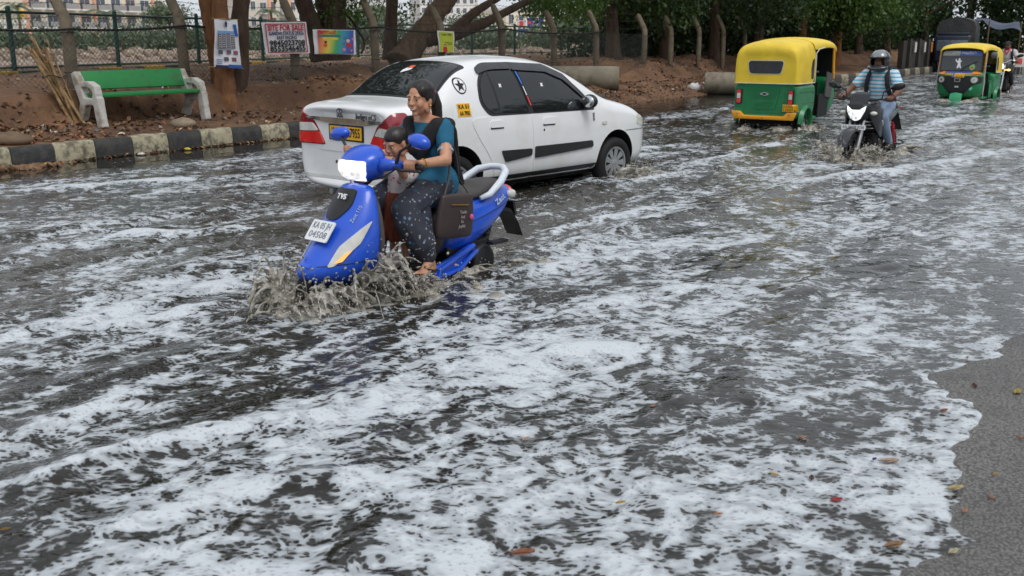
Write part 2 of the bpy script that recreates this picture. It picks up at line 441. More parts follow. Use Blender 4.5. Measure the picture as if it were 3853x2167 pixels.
# ---- earth bank left of the kerb
def bank_z(s, u):
    """height of the earth at u metres behind the kerb face"""
    n1 = fbm(s*0.7, u*0.9, 4); n2 = fbm(s*3.1+40, u*3.1, 4)
    e = 1.45 + 0.25*np.sin(s*0.55+1.0) + 0.35*fbm(s*0.45+9, 0*s, 2) + 0.5*sstep(9, 14, s)
    z = 0.33 + 0.09*sstep(0.2, 1.3, u) + 0.10*n1*sstep(0.3, 1.2, u)*0.6
    face = sstep(e, e+0.30+0.5*sstep(6, 12, s)+0.3*sstep(-2.5, -4.5, s), u+0.10*n2)
    top = 0.40*face + 0.17*sstep(e+0.3, e+1.6, u)
    z = z + top*(1+0.15*n1) + 0.035*n2*sstep(0.2, 0.8, u)
    # kerb is broken away here and the earth has slumped into the road
    gap = sstep(10.1, 10.9, s)*(1-sstep(19.5, 21.5, s))
    low = 0.30*sstep(-0.7, 0.75, u) + 0.035*n2 + 0.0*u
    z = np.where(u < 1.2, z*(1-gap*(1-sstep(0.7, 1.2, u))) + low*gap*(1-sstep(0.7, 1.2, u)), z)
    z = np.where(u < 0.12, -0.06*(1-gap)+low*gap, z)
    return z
ss = np.concatenate([np.linspace(-16, -6, 40), np.linspace(-6, 14, 300)[1:], np.linspace(14, 70, 220)[1:]])
uu = np.concatenate([np.linspace(-0.9, 3.6, 110), np.linspace(3.6, 12, 40)[1:]])
S_, U_ = np.meshgrid(ss, uu); Zb = bank_z(S_, U_)
Zb = Zb*(1-sstep(10, 12, U_)) + 0.86*sstep(10, 12, U_)
Xb = K0.x+RD.x*S_-RN.x*U_; Yb = K0.y+RD.y*S_-RN.y*U_
tag(grid_mesh('earth_bank', Xb, Yb, Zb, M_DIRT), kind='structure')
# ---- dry lake bed beyond the fences
ss = np.linspace(-90, 320, 200); uu = 12+np.linspace(0, 1, 120)**1.8*400
S_, U_ = np.meshgrid(ss, uu); Zf = 0.86+0.10*fbm(S_*0.35, U_*0.35, 5)*sstep(12, 16, U_)
tag(grid_mesh('dry_lake_bed', K0.x+RD.x*S_-RN.x*U_, K0.y+RD.y*S_-RN.y*U_, Zf, M_FIELD), kind='structure')
def bank_at(x, y):
    s, t = st(x, y); return float(bank_z(np.array([s]), np.array([-t]))[0])
def onbank(s, u, dz=0.0):
    z = float(bank_z(np.array([float(s)]), np.array([float(u)]))[0]); return R(s, -u, z+dz)

# ---- road
ss = np.concatenate([np.linspace(-22, 4, 260), np.linspace(4, 140, 80)[1:]]); tt = np.concatenate([np.linspace(-1.2, 8, 30), np.linspace(8, 20, 150)[1:]])
S_, T_ = np.meshgrid(ss, tt)
def road_z(s, t):
    sh = np.interp(s, [-9, -7.9, -7.57, -7.23, -6.95, -6.39, -5.53, -4.3, 0], [11.45, 11.30, 11.30, 11.20, 10.98, 10.92, 11.02, 11.2, 11.9]) + 0.05*fbm(s*2.2, t*0.6, 3) + 0.07*fbm(s*5, t*2.0, 3)
    z = np.where(t < sh, -(sh-t)*0.022, (t-sh)*0.030) + 0.086
    return np.maximum(z, 0.0) - 0.014*(1-sstep(10.4, 11.1, t)) + 0.012*fbm(s*1.5, t*1.5, 3)*sstep(8, 11, t) + 0.0035*fbm(s*9, t*14, 3)*sstep(9.5, 11, t)
tag(grid_mesh('road', K0.x+RD.x*S_+RN.x*T_, K0.y+RD.y*S_+RN.y*T_, road_z(S_, T_), M_ASPH), kind='structure')

# ---- flood water: one sheet with real swell, wakes and wave crests
WV_CAR = (-1.105, 9.85); 
naz, nr = 640, 760
az = np.radians(np.linspace(-52, 50, naz)); rr = 1.3*np.exp(np.linspace(0, 1, nr)*math.log(130/1.3))
A_, R_ = np.meshgrid(az, rr); Xw = R_*np.sin(A_); Yw = R_*np.cos(A_)
dx, dy = Xw-K0.x, Yw-K0.y; Sw = dx*RD.x+dy*RD.y; Tw = dx*RN.x+dy*RN.y
def seg_d(S, T, pts):
    """distance to a polyline in (s, t) and the position along it (0-1)"""
    best = np.full(S.shape, 1e9); along = np.zeros(S.shape); n = len(pts)-1
    for i in range(n):
        (a, b), (c, d) = pts[i], pts[i+1]; vx, vy = c-a, d-b; L = vx*vx+vy*vy
        q = np.clip(((S-a)*vx+(T-b)*vy)/L, 0, 1); e = np.hypot(S-a-q*vx, T-b-q*vy)
        m = e < best; best = np.where(m, e, best); along = np.where(m, (i+q)/n, along)
    return best, along
CREST = [  # crests of the wakes, in photo pixels of the flooded surface
    [(0, 955), (520, 882), (930, 865), (1180, 835)], [(0, 1275), (380, 1195), (700, 1110), (930, 1050)], [(190, 1275), (500, 1212), (840, 1150)],
    [(0, 1660), (345, 1545), (590, 1425)], [(2510, 1100), (2710, 1080)], [(1990, 900), (2330, 815), (2450, 780)], [(1880, 1035), (2450, 945)],
    [(3470, 480), (3660, 430)], [(2700, 620), (2820, 560), (3000, 545)], [(2560, 640), (2700, 600), (2790, 585)], [(2350, 705), (2500, 660), (2650, 655)],
    [(3600, 1500), (3640, 1560), (3600, 1640)], [(0, 1830), (500, 1700), (1000, 1590), (1500, 1530)], [(3000, 690), (3400, 640), (3853, 560)], [(300, 2000), (900, 1850), (1500, 1780)],
    [(2250, 1150), (2450, 1120)], [(2050, 1330), (2400, 1300)], [(0, 720), (500, 690), (1100, 650)], [(2150, 610), (2420, 560), (2600, 540)]]
swirl = 0.10*fbm(Sw*0.9, Tw*0.9, 3); swirl2 = 0.10*fbm(Sw*0.9+31, Tw*0.9+7, 3)
crest = np.zeros(Sw.shape); hcrest = np.zeros(Sw.shape); cn = 0.75+0.6*fbm(Sw*2.5, Tw*2.5, 3)
for cl in CREST:
    pts = [st(*gnd(p[0], p[1], WATER)[:2]) for p in cl]
    d0, al = seg_d(Sw+swirl, Tw+swirl2, pts); wd = 0.055+0.008*np.hypot(pts[0][0]+8.4, pts[0][1]-10.3)
    f = np.sin(np.clip(al, 0.02, 0.98)*math.pi)**0.4*cn
    crest = np.maximum(crest, np.exp(-(d0/wd)**2)*np.clip(f, 0, 1.3)); hcrest = np.maximum(hcrest, np.exp(-(d0/(wd*1.25))**2)*np.clip(f, 0, 1.2))
def wake(s0, t0, hd, L, w0, spread, amp):
    """churned trail behind a vehicle at (s0, t0) that moves along hd (+1 / -1) on s"""
    back = (s0-Sw)*hd; lat = Tw-t0; w = w0+spread*np.maximum(back, 0); m = sstep(-0.3, 0.4, back)*(1-sstep(L*0.5, L, back))
    arms = np.exp(-((np.abs(lat)-w)/(0.14+0.03*np.maximum(back, 0)))**2)*m
    core = (1-sstep(w*0.7, w*1.15, np.abs(lat)))*m
    return arms*amp, core
h_arm = np.zeros(Sw.shape); churn = np.zeros(Sw.shape)
cs, ct = st(-1.1, 9.85); a1 = wake(cs-0.5, ct, 1, 14, 0.8, 0.10, 0.035)
cs2, ct2 = st(2.3, 13.1); a1b = wake(cs+2.6, ct+0.75, 1, 3.2, 0.25, 0.16, 0.05)
ks, kt = st(-0.55, 6.7); a2 = wake(ks-0.6, kt, -1, 9, 0.22, 0.13, 0.05)
bs_, bt_ = st(5.0, 14.0); a3 = wake(bs_-0.6, bt_, -1, 9, 0.25, 0.14, 0.05)
as_, at_ = st(4.6, 17.4); a4 = wake(as_, at_, 1, 10, 0.75, 0.09, 0.05)
a2s, a2t = st(12.2, 26.4); a5 = wake(a2s-1.5, a2t, -1, 9, 0.8, 0.08, 0.05)
for q in (a1, a1b, a2, a3, a4, a5): h_arm = np.maximum(h_arm, q[0]); churn = np.maximum(churn, q[1]*0.8); churn = np.maximum(churn, q[0]*9)
calm = np.maximum(1-sstep(0.72, 1.15, Tw+0.16*fbm(Sw*0.6, Tw, 2)), sstep(10.6, 11.3, Tw)*0.35)
calm = np.maximum(calm, 0.75*(1-sstep(1.0, 2.2, Tw))*sstep(1.5, 4, Sw)*(1-sstep(12, 16, Sw)))
cshade = np.maximum(calm, 0.55*sstep(7.8, 9.2, Tw))
far = 1/(1+0.03*np.maximum(R_-10, 0))
amp = (1-calm)*(1-0.75*sstep(10.0, 11.2, Tw))
wvx = 0.25*pnoise(Sw*0.8, Tw*0.8); rp1 = fbm(Sw*0.75+wvx, Tw*1.7, 2); rp2 = fbm(Sw*2.1+5+wvx*2, Tw*3.9, 2); rp3 = pnoise(Sw*6.5+wvx*5, Tw*9.5); rp4 = pnoise(Sw*15, Tw*19)
Zw = WATER + amp*far*(0.022*rp1 + 0.019*rp2*(0.6+0.8*np.abs(rp1)/0.3) + 0.0065*rp3 + 0.0022*rp4*(R_ < 14))
Zw += amp*(0.034*hcrest + h_arm*(0.55+0.9*np.abs(fbm(Sw*4, Tw*4, 3))) + churn*0.020*fbm(Sw*5, Tw*5, 3))
# foam cover across the road, in standard deviations of the pattern (0 = half covered)
fb = np.interp(Tw, [0, 0.95, 1.4, 3.0, 5.0, 6.2, 7.4, 8.6, 10.6, 11.2, 11.7], [-4, -3.6, -1.75, -1.5, -1.5, -1.45, -1.3, -1.0, -0.84, -0.75, -1.9])
fb = fb + 0.35*sstep(-4.5, -8.5, Sw)*sstep(4.6, 7.0, Tw) + 0.20*sstep(2.0, 7.0, Sw)*sstep(8.0, 9.5, Tw) - 0.12*sstep(-1, 2, Sw)*sstep(8.3, 9.5, Tw)
fb = fb - 1.6*(1-sstep(1.6, 3.4, Tw))*sstep(-0.5, 3, Sw)*(1-sstep(15, 20, Sw)) - 0.35*churn
wx = 0.55*fbm(Sw*0.55, Tw*0.8, 3); wy = 0.40*fbm(Sw*0.55+20, Tw*0.8+11, 3)
big = fbm((Sw+wx)*0.42, (Tw+wy)*0.95, 2); wx2 = 0.20*fbm(Sw*2, Tw*3, 2); wy2 = 0.14*fbm(Sw*2+8, Tw*3+3, 2); S2 = Sw+wx+wx2; T2 = Tw+wy+wy2
med = fbm(S2*1.25, T2*2.7, 3, 0.62); hi1 = pnoise(S2*5.6, T2*8.2); hi2 = pnoise(S2*12+4, T2*16+2); rid = 0.24-np.abs(pnoise(S2*2.3+3, T2*4.4)); rid2 = 0.24-np.abs(pnoise(S2*6+13, T2*9.4))
pat = 0.62*big/0.30 + 0.58*med/0.36 + 0.40*hi1/0.25 + 0.34*hi2/0.25 + 0.32*rid/0.15 + 0.26*rid2/0.15 - 0.35*rp2/0.3
foam = np.clip(pat*0.95+fb+3.0*crest*(0.7+1.2*np.abs(hi1)/0.25*0.5), -4.5, 4.5)
Zw = Zw + amp*(R_ < 14)*0.006*sstep(-0.1, 1.2, foam)
WATER_O = tag(grid_mesh('water', Xw, Yw, Zw, M_WATER, {'foam': foam, 'churn': np.clip(churn, 0, 1), 'calm': np.clip(cshade, 0, 1)}, keep=(Tw > -1.4) & (Tw < 13.5)), kind='structure')

# ---- painted kerb, block by block
def mat_kerb(name, base, chip, amt):
    k = NT(name); v = k.geo(); n = k.noise(v, 9, 6, 0.7); n2 = k.noise(v, 30, 5, 0.7); n3 = k.noise(v, 2.5, 3, 0.6)
    c = k.mix(k.math('MULTIPLY', k.smooth(n, 0.42, 0.62), amt), base, chip); c = k.mix(k.math('MULTIPLY', k.smooth(n2, 0.55, 0.72), 0.4), c, C(120, 104, 80)); c = k.mix(k.math('MULTIPLY', k.smooth(n3, 0.5, 0.7), 0.35), c, C(60, 55, 48))
    return k.done(k.pbsdf(c, 0.7, 0, k.bump(k.math('ADD', n, k.math('MULTIPLY', n2, 0.5)), 0.6, 0.012)))
M_KB = mat_kerb('worn_black_kerb_paint', C(42, 44, 46), C(76, 73, 68), 0.6); M_KW = mat_kerb('worn_white_kerb_paint', C(172, 164, 138), C(88, 84, 72), 0.9)
M_KG = mat_kerb('bare_concrete_kerb', C(74, 72, 66), C(50, 48, 44), 0.7)
kerb = tag(empty('kerb', R(0, 0, 0), RZ), kind='structure')
def kerb_block(s0, s1, mt, parent, t0=0.0, lift=0.0):
    b = MB(); L = s1-s0-0.012; z1 = 0.335+lift+rnd.uniform(-0.008, 0.008)
    n = 4; jit = lambda a: rnd.uniform(-a, a)
    prof = [(0.03, -0.1), (0.0, 0.02), (0.01, 0.25), (0.035, z1-0.02), (0.06, z1), (0.15, z1), (0.16, -0.1)]
    rings = [[(s0+0.006+L*i/n, t0-0+p[0]*1+jit(0.004), p[1]+(jit(0.006) if p[1] > 0 else 0)) for p in prof] for i in range(n+1)]
    b.rings(rings, True, True); return b.build('kerb_block', mt, parent, ang=35)
_i = 0
for q in range(-14, 26):
    s0 = -4.02+0.565*q
    if s0 > 10.6: break
    odd = q % 2
    mt = (M_KW if odd else M_KB) if s0 < 4.5 else (M_KB if q % 3 == 0 else M_KG)
    b = kerb_block(s0, s0+0.565, mt, kerb)
for q in range(40):
    s0 = 21.0+0.9*q; off = -0.6-0.012*(s0-21)
    kerb_block(s0, s0+0.9, M_KW if q % 2 else M_KG, kerb, t0=off)
# ================================================================== things on the verge
def bp(px, py, t):
    """photo pixel -> point on the vertical plane t metres right of the kerb"""
    d = ray(px, py); o = Vector((0, 0, CAM_H)); k = (t-(o-K0).dot(RN))/d.dot(RN); return o+d*k
M_CONC = pm('weathered_concrete', C(122, 110, 92), 0.85, var=0.3, scale=3, bump=0.5, bscale=30, dirt=C(58, 50, 42), dirt_amt=0.85, bdist=0.01)
M_BENCHW = pm('chipped_white_cement', C(188, 186, 180), 0.75, var=0.12, scale=7, bump=0.4, bscale=40, dirt=C(120, 104, 82), dirt_amt=0.75, dscale=4)
M_BENCHG = pm('green_bench_paint', C(28, 128, 62), 0.5, var=0.10, scale=5, bump=0.15, bscale=60, dirt=C(54, 88, 58), dirt_amt=0.65, dscale=5)
M_GREENP = pm('dark_green_fence_paint', C(22, 66, 60), 0.45, var=0.2)
M_BLACK = pm('black_rubber', C(24, 24, 25), 0.6, var=0.15)
M_WIRE = pm('dull_steel_wire', C(74, 78, 76), 0.5, 0.6, var=0.2)
M_RUST = pm('rusty_barbed_wire', C(58, 50, 46), 0.7, 0.3, var=0.2)

# ---- bench
bench = empty('bench', onbank(-1.2, 1.28, -0.03), RZ, 'green and white cement bench on the red earth bank behind the kerb', 'bench')
bench.location.z = 0.385
def strip(path, w):
    """outline of a band of given widths along a 2-D path"""
    L = []; Rr = []
    for i, p in enumerate(path):
        a = Vector(path[max(i-1, 0)]); b = Vector(path[min(i+1, len(path)-1)]); t = (b-a).normalized(); n = Vector((-t.y, t.x)); ww = w[i] if isinstance(w, (list, tuple)) else w
        L.append(tuple(Vector(p)+n*ww/2)); Rr.append(tuple(Vector(p)-n*ww/2))
    return L+Rr[::-1]
for sx in (-0.90, 0.90):
    b = MB(); M = Matrix(((0, 0, 1, sx), (1, 0, 0, 0), (0, 1, 0, 0), (0, 0, 0, 1)))
    for path, w in [([(-0.30, 0.0), (-0.26, 0.22), (-0.24, 0.42)], [0.12, 0.13, 0.13]), ([(0.22, 0.0), (0.13, 0.18), (0.06, 0.34), (0.13, 0.52), (0.20, 0.66), (0.24, 0.76)], [0.13, 0.11, 0.14, 0.15, 0.13, 0.09]),
                    ([(-0.24, 0.36), (-0.08, 0.36), (0.08, 0.36)], [0.10, 0.10, 0.12]), ([(0.17, 0.52), (0.05, 0.60), (-0.10, 0.60), (-0.21, 0.55), (-0.24, 0.46), (-0.20, 0.38)], [0.09, 0.08, 0.09, 0.10, 0.09, 0.08])]:
        pl = strip(path, w)
        n = len(path)
        for i in range(n-1):
            b.prism([pl[i], pl[i+1], pl[2*n-2-i], pl[2*n-1-i]], -0.055, 0.055, M)
        for i in range(1, n-1):
            p = path[i]; ww = w[i]; b.lathe([(ww*0.49, -0.055), (ww*0.49, 0.055)], (0, 0, 0), 'Z', 12, cap=True, M=None) if False else b.prism([(p[0]+ww*0.49*math.cos(a), p[1]+ww*0.49*math.sin(a)) for a in np.linspace(0, 2*math.pi, 12, endpoint=False)], -0.0549, 0.0549, M)
    remesh(b, 'side_frame', M_BENCHW, bench, 0.011, 4)
b = MB(); b.box((0, -0.06, 0.445), (1.78, 0.38, 0.05)); b.build('seat', M_BENCHG, bench, bevel=0.008)
b = MB(); b.box((0, 0.155, 0.645), (1.70, 0.045, 0.27), (-0.33, 0, 0)); b.build('backrest', M_BENCHG, bench, bevel=0.008)

# ---- bundle of bamboo poles
M_BAMB = pm('dry_bamboo', C(150, 122, 84), 0.6, var=0.35, scale=9, dirt=C(70, 52, 38), dirt_amt=0.8, dscale=12)
base = bp(292, 452, -1.45); top = bp(135, 150, -1.75)
bam = empty('bamboo_bundle', base, 0, 'bundle of dry split bamboo poles leaning left of the green bench', 'bamboo poles')
for i in range(15):
    rb = random.Random(i+3); o = Vector((rb.uniform(-0.13, 0.13), rb.uniform(-0.07, 0.07), -0.05)); k = rb.uniform(0.72, 1.04)
    e = (top-base)*k+Vector((rb.uniform(-0.16, 0.13), rb.uniform(-0.1, 0.1), rb.uniform(-0.05, 0.05))); r0 = rb.uniform(0.016, 0.026)
    mid = o.lerp(e, 0.5)+Vector((rb.uniform(-0.03, 0.03), 0, rb.uniform(-0.02, 0.02))); pts = []; rad = []
    for q in range(13):
        t = q/12; p = (1-t)**2*o+2*t*(1-t)*mid+t*t*e; pts.append(p); rad.append(r0*(1.18 if q % 3 == 0 else 0.95)*(1-0.25*t))
    b = MB(); b.tube(pts, rad, 7)
    b.build('pole', M_BAMB, bam, ang=60)
b = MB(); b.tube([base.lerp(top, 0.55)-base+Vector((0.17*math.cos(a), 0.11*math.sin(a), 0.02*math.sin(3*a))) for a in np.linspace(0, 6.2, 20)], 0.008, 5); b.build('binding_cord', M_RUST, bam)

# ---- concrete fence posts with cranked tops, hose and barbed wire
PT = -2.4
post_px = [-190, 262, 691, 1107, 1413, 1660, 1888, 2084, 2244, 2423, 2523, 2628, 2720, 2800]
posts = []
plab = ['the post at the picture\'s left edge', 'just left of the bench', 'behind the right end of the bench', 'carrying the site sale banner', 'left of the leaning tree trunk', 'beside the yellow green poster', 'above the white car roof', 'above the windscreen of the car', 'above the long concrete pipe', 'twisted and leaning, right of the pipe', 'under the dark foliage', 'in the shade of the trees', 'deep in the shade', 'near the yellow rickshaw hood']
for i, px in enumerate(post_px):
    p = bp(px, 200, PT); s, t = st(p.x, p.y); rb = random.Random(50+i)
    z0 = onbank(s, -PT).z
    po = empty('concrete_post', R(s, PT, z0-0.1), RZ)
    h1 = 1.93-z0+0.1+rb.uniform(-0.05, 0.05); tilt = rb.uniform(-0.03, 0.03)
    path = [Vector((0, 0, 0)), Vector((tilt*0.5, 0, h1*0.5)), Vector((tilt, 0, h1-0.1)), Vector((tilt, 0.03, h1)), Vector((tilt-0.02, 0.12, h1+0.16)), Vector((tilt-0.05, 0.26, h1+0.48))]
    w = 0.098
    b = MB(); rings = []
    for q, p_ in enumerate(path):
        ww = w*(1.08-0.03*q)+rb.uniform(-0.006, 0.006); c = 0.32
        sq = [(1, -c), (1, c), (c, 1), (-c, 1), (-1, c), (-1, -c), (-c, -1), (c, -1)]
        rings.append([p_+Vector((a*ww, bb*ww*0.85, (-bb*ww*0.4 if q >= 3 else 0))) for a, bb in sq])
    b.rings(rings); b.build('shaft', M_CONC, po, ang=50, sub=1)
    for z in (h1-0.2, 0.35):
        b = MB(); b.tube([Vector((0.11*math.cos(a)+tilt*z/h1, 0.11*math.sin(a), z)) for a in np.linspace(0, 2*math.pi, 14)], 0.006, 4); b.build('wire_tie', M_RUST, po)
    tag(po, 'grey concrete fence post with cranked top, '+plab[i], 'fence post', 'concrete fence posts')
    posts.append((s, z0, h1-0.1+z0, tilt))
def wire_run(name, pts, r, mt, label, cat, group=None, sag=0.03, n=6, barbs=False):
    b = MB(); P = []
    for a, c in zip(pts[:-1], pts[1:]):
        for q in range(n):
            t = q/n; P.append(a.lerp(c, t)-Vector((0, 0, sag*4*t*(1-t))))
    P.append(pts[-1]); b.tube(P, r, 5)
    if barbs:
        for a in range(0, len(P)-1):
            for q in (0.1, 0.4, 0.7):
                p = P[a].lerp(P[a+1], q); b.tube([p+Vector((-0.02, 0, -0.02)), p+Vector((0.02, 0.01, 0.02))], r*0.8, 3)
    o = b.build(name, mt); tag(o, label, cat, group); return o
for j, (dz, dt) in enumerate([(0.44, 0.24), (0.24, 0.13), (0.05, 0.03)]):
    pts = [R(s-0.03, PT-dt, zt+dz) for s, z0, zt, ti in posts[:11]]
    wire_run('barbed_wire', pts, 0.004, M_RUST, ['topmost', 'middle', 'lowest'][j]+' strand of barbed wire strung along the cranked post tops', 'barbed wire', 'barbed wire strands', 0.02+0.03*j, 6, True)
pts = [R(s+0.0, PT+0.11, zt-0.13-(0.03 if i < 3 else 0.0)) for i, (s, z0, zt, ti) in enumerate(posts[:9])]
wire_run('black_hose', pts, 0.021, M_BLACK, 'black hose sagging along the row of concrete posts', 'hose', None, 0.035, 8)

def chain_link(name, P0, P1, zb0, zb1, zt0, zt1, pitch, r, parent=None):
    """crossing diagonal wires between two points, from zb to zt"""
    b = MB(); L = (P1-P0).length; d = (P1-P0)/L; nrm = Vector((-d.y, d.x, 0)); H = max(zt0-zb0, zt1-zb1); n = int((L+H)/pitch)+1
    for sg in (1, -1):
        for i in range(-1, n+1):
            a = i*pitch-(H if sg > 0 else 0); A = [a, 0.0]; e = a+H*sg if sg > 0 else a-H
            # line from (a, 0) to (a+-H, H), clipped to 0..L
            x0, y0, x1, y1 = a, 0.0, a+sg*H, H
            t0, t1 = 0.0, 1.0
            dxx = x1-x0
            lo, hi = (0-x0)/dxx, (L-x0)/dxx
            if lo > hi: lo, hi = hi, lo
            t0, t1 = max(t0, lo), min(t1, hi)
            if t1 <= t0: continue
            pts = []
            for t in (t0, t1):
                x = x0+dxx*t; f = t; k = x/L; zb = zb0+(zb1-zb0)*k; zt = zt0+(zt1-zt0)*k
                pts.append(P0+d*x+Vector((0, 0, zb+(zt-zb)*f-P0.z))+nrm*(0.003*sg))
            b.tube(pts, r, 3, False)
    o = b.build(name, M_WIRE, parent, fix=False); o['kind'] = 'stuff'; return o
cl = empty('chain_link_fence', R(-9, PT+0.13, 0.8), 0, 'rusty chain link netting stretched in front of the concrete posts', 'fence')
for a, c in zip(posts[:9], posts[1:10]):
    A = R(a[0], PT+0.13, 0); B = R(c[0], PT+0.13, 0); o = chain_link('wire_netting', A, B, a[1]-0.12, c[1]-0.12, a[2]-0.16, c[2]-0.16, 0.085, 0.0028)
    o.parent = cl; o.matrix_parent_inverse = Matrix.Translation(-cl.location)

# ---- green tubular fence along the lake, on a yellow and green kerb
gposts = []
for k in range(-3, 7):
    Y = 18.6+2.78*k; gposts.append(Vector((-9.07+0.3015*(Y-18.6), Y, 0.93)))
q0 = Vector((-1.45, 37, 0.93)); gposts += [q0+RD*2.75*k for k in range(0, 9)]
gf = empty('tubular_fence', gposts[0], 0, 'dark green tubular fence with wire netting along the dry lake', 'fence')
def kid(o, p): o.parent = p; o.matrix_parent_inverse = Matrix.Translation(-p.location); return o
for p in gposts:
    b = MB(); b.tube([p, p+Vector((0, 0, 1.22))], 0.045, 10); b.ell(p+Vector((0, 0, 1.22)), 0.046, nu=10, nv=4); kid(b.build('fence_post', M_GREENP), gf)
for h, r in ((1.15, 0.026), (0.17, 0.022)):
    for a, c in zip(gposts[:-1], gposts[1:]):
        b = MB(); b.tube([a+Vector((0, 0, h)), c+Vector((0, 0, h))], r, 8); kid(b.build('rail', M_GREENP), gf)
for a, c in zip(gposts[:-1], gposts[1:]):
    o = chain_link('wire_netting', Vector((a.x, a.y, 0)), Vector((c.x, c.y, 0)), 1.06, 1.06, 2.07, 2.07, 0.10, 0.003); kid(o, gf)
M_KY = mat_kerb('yellow_kerb_paint', C(196, 160, 46), C(150, 120, 50), 0.5); M_KGR = mat_kerb('green_kerb_paint', C(38, 70, 62), C(52, 74, 64), 0.5)
lk = tag(empty('lake_kerb', gposts[0], 0), kind='structure'); _n = 0
for a, c in zip(gposts[:-1], gposts[1:]):
    L = (c-a).length; d = (c-a)/L; m = int(round(L/0.69))
    for q in range(m):
        b = MB(); ce = a+d*(L*(q+0.5)/m)-Vector((0, 0, 0.0)); ang = math.atan2(d.y, d.x); b.box(ce, (L/m-0.008, 0.2, 0.22), (0, 0, ang)); kid(b.build('kerb_block', M_KY if _n % 2 else M_KGR, bevel=0.012, seg=1), lk); _n += 1

# ---- banners
M_VINYL = pm('white_vinyl', C(226, 226, 230), 0.45, var=0.05, scale=4, bump=0.25, bscale=9, bdist=0.02)
def flat(name, rgb, rough=0.55): return pm(name, C(*rgb), rough, var=0.05)
M_RED = flat('red_print', (190, 40, 52)); M_NAVY = flat('navy_print', (42, 44, 96)); M_INK = flat('black_print', (24, 24, 28)); M_WHITEP = flat('white_print', (232, 232, 236)); M_BLUEP = flat('blue_print', (38, 92, 168))
def sheet(corners, nx=10, ny=8, wave=0.01, seed=0, mt=None, name='sheet', parent=None, thick=0.003):
    """cloth quad tl, tr, br, bl with soft waves"""
    tl, tr, br, bl = corners; nrm = (tr-tl).cross(bl-tl).normalized(); b = MB()
    P = []
    for sd in (0, 1):
        for j in range(ny+1):
            for i in range(nx+1):
                u, v = i/nx, j/ny; p = (tl.lerp(tr, u)).lerp(bl.lerp(br, u), v)
                P.append(p+nrm*(wave*math.sin(u*7+v*3+seed)+wave*0.6*math.sin(v*9+seed*2+u*2)+sd*thick))
    N = (nx+1)*(ny+1); F = []
    for j in range(ny):
        for i in range(nx):
            a = j*(nx+1)+i; F.append((a, a+1, a+nx+2, a+nx+1)); F.append((N+a, N+a+nx+1, N+a+nx+2, N+a+1))
    for i in range(nx): a = i; F.append((a, N+a, N+a+1, a+1)); a = ny*(nx+1)+i; F.append((a+1, N+a+1, N+a, a))
    for j in range(ny): a = j*(nx+1); F.append((a+nx+1, N+a+nx+1, N+a, a)); a = j*(nx+1)+nx; F.append((a, N+a, N+a+nx+1, a+nx+1))
    b.add(P, F); return b.build(name, mt or M_VINYL, parent)
class Ban:
    """a banner: local 2-D frame in metres on its own plane"""
    def __init__(s, name, label, corners, mt, seed=0, wave=0.008, cat='banner'):
        c = [Vector(p) for p in corners]; s.o = empty(name, c[3], 0, label, cat); s.c = [p-c[3] for p in c]
        s.o2 = sheet(s.c, wave=wave, seed=seed, mt=mt, name='vinyl_sheet', parent=s.o)
        s.x = (s.c[1]-s.c[0]+s.c[2]-s.c[3]).normalized(); s.y = (s.c[0]-s.c[3]+s.c[1]-s.c[2]).normalized(); n = s.x.cross(s.y).normalized(); s.n = n if n.dot(-c[3]) > 0 else -n; s.wave = wave
    def p(s, u, v, off): 
        a = s.c[3].lerp(s.c[2], u); b = s.c[0].lerp(s.c[1], u); return a.lerp(b, v)+s.n*(off+s.wave*1.6)
    def rect(s, u0, v0, u1, v1, mt, off=0.004, name='printed_panel'):
        b = MB(); P = [s.p(u0, v0, off), s.p(u1, v0, off), s.p(u1, v1, off), s.p(u0, v1, off)]; b.add(P, [(0, 1, 2, 3)]); return b.build(name, mt, s.o, smooth=False)
    def poly(s, pts, mt, off=0.007, name='printed_shape'):
        b = MB(); b.add([s.p(u, v, off) for u, v in pts], [tuple(range(len(pts)))]); return b.build(name, mt, s.o, smooth=False)
    def text(s, body, u, v, size, mt, mx=None, off=0.008, bold=0.0):
        o = s.p(u, v, off); M = frame(o, s.x, s.y)
        return text(body, size, mt, s.o, M, mx=mx, bold=bold)
tsl = -2.22
B1 = Ban('sale_banner', 'white banner with red border advertising a site for sale', [bp(984, 84, tsl), bp(1152, 82, tsl), bp(1166, 200, tsl), bp(1000, 205, tsl)], M_VINYL, 1)
W1 = (B1.c[2]-B1.c[3]).length; H1 = (B1.c[0]-B1.c[3]).length
for a in ((0.05, 0.045, 0.95, 0.075), (0.05, 0.93, 0.95, 0.96), (0.05, 0.075, 0.07, 0.93), (0.93, 0.075, 0.95, 0.93)): B1.rect(*a, M_RED, name='printed_border')
B1.text('SITE FOR SALE', 0.5, 0.815, H1*0.25, M_RED, W1*0.80, bold=0.004); B1.text('GANDHI STATUE 29X56', 0.5, 0.645, H1*0.16, M_NAVY, W1*0.78, bold=0.002); B1.text('EAST FACING', 0.5, 0.51, H1*0.15, M_NAVY, W1*0.44, bold=0.002)
B1.text('9845023708', 0.5, 0.34, H1*0.24, M_INK, W1*0.80, bold=0.004); B1.text('8553546455', 0.5, 0.16, H1*0.24, M_INK, W1*0.80, bold=0.004)
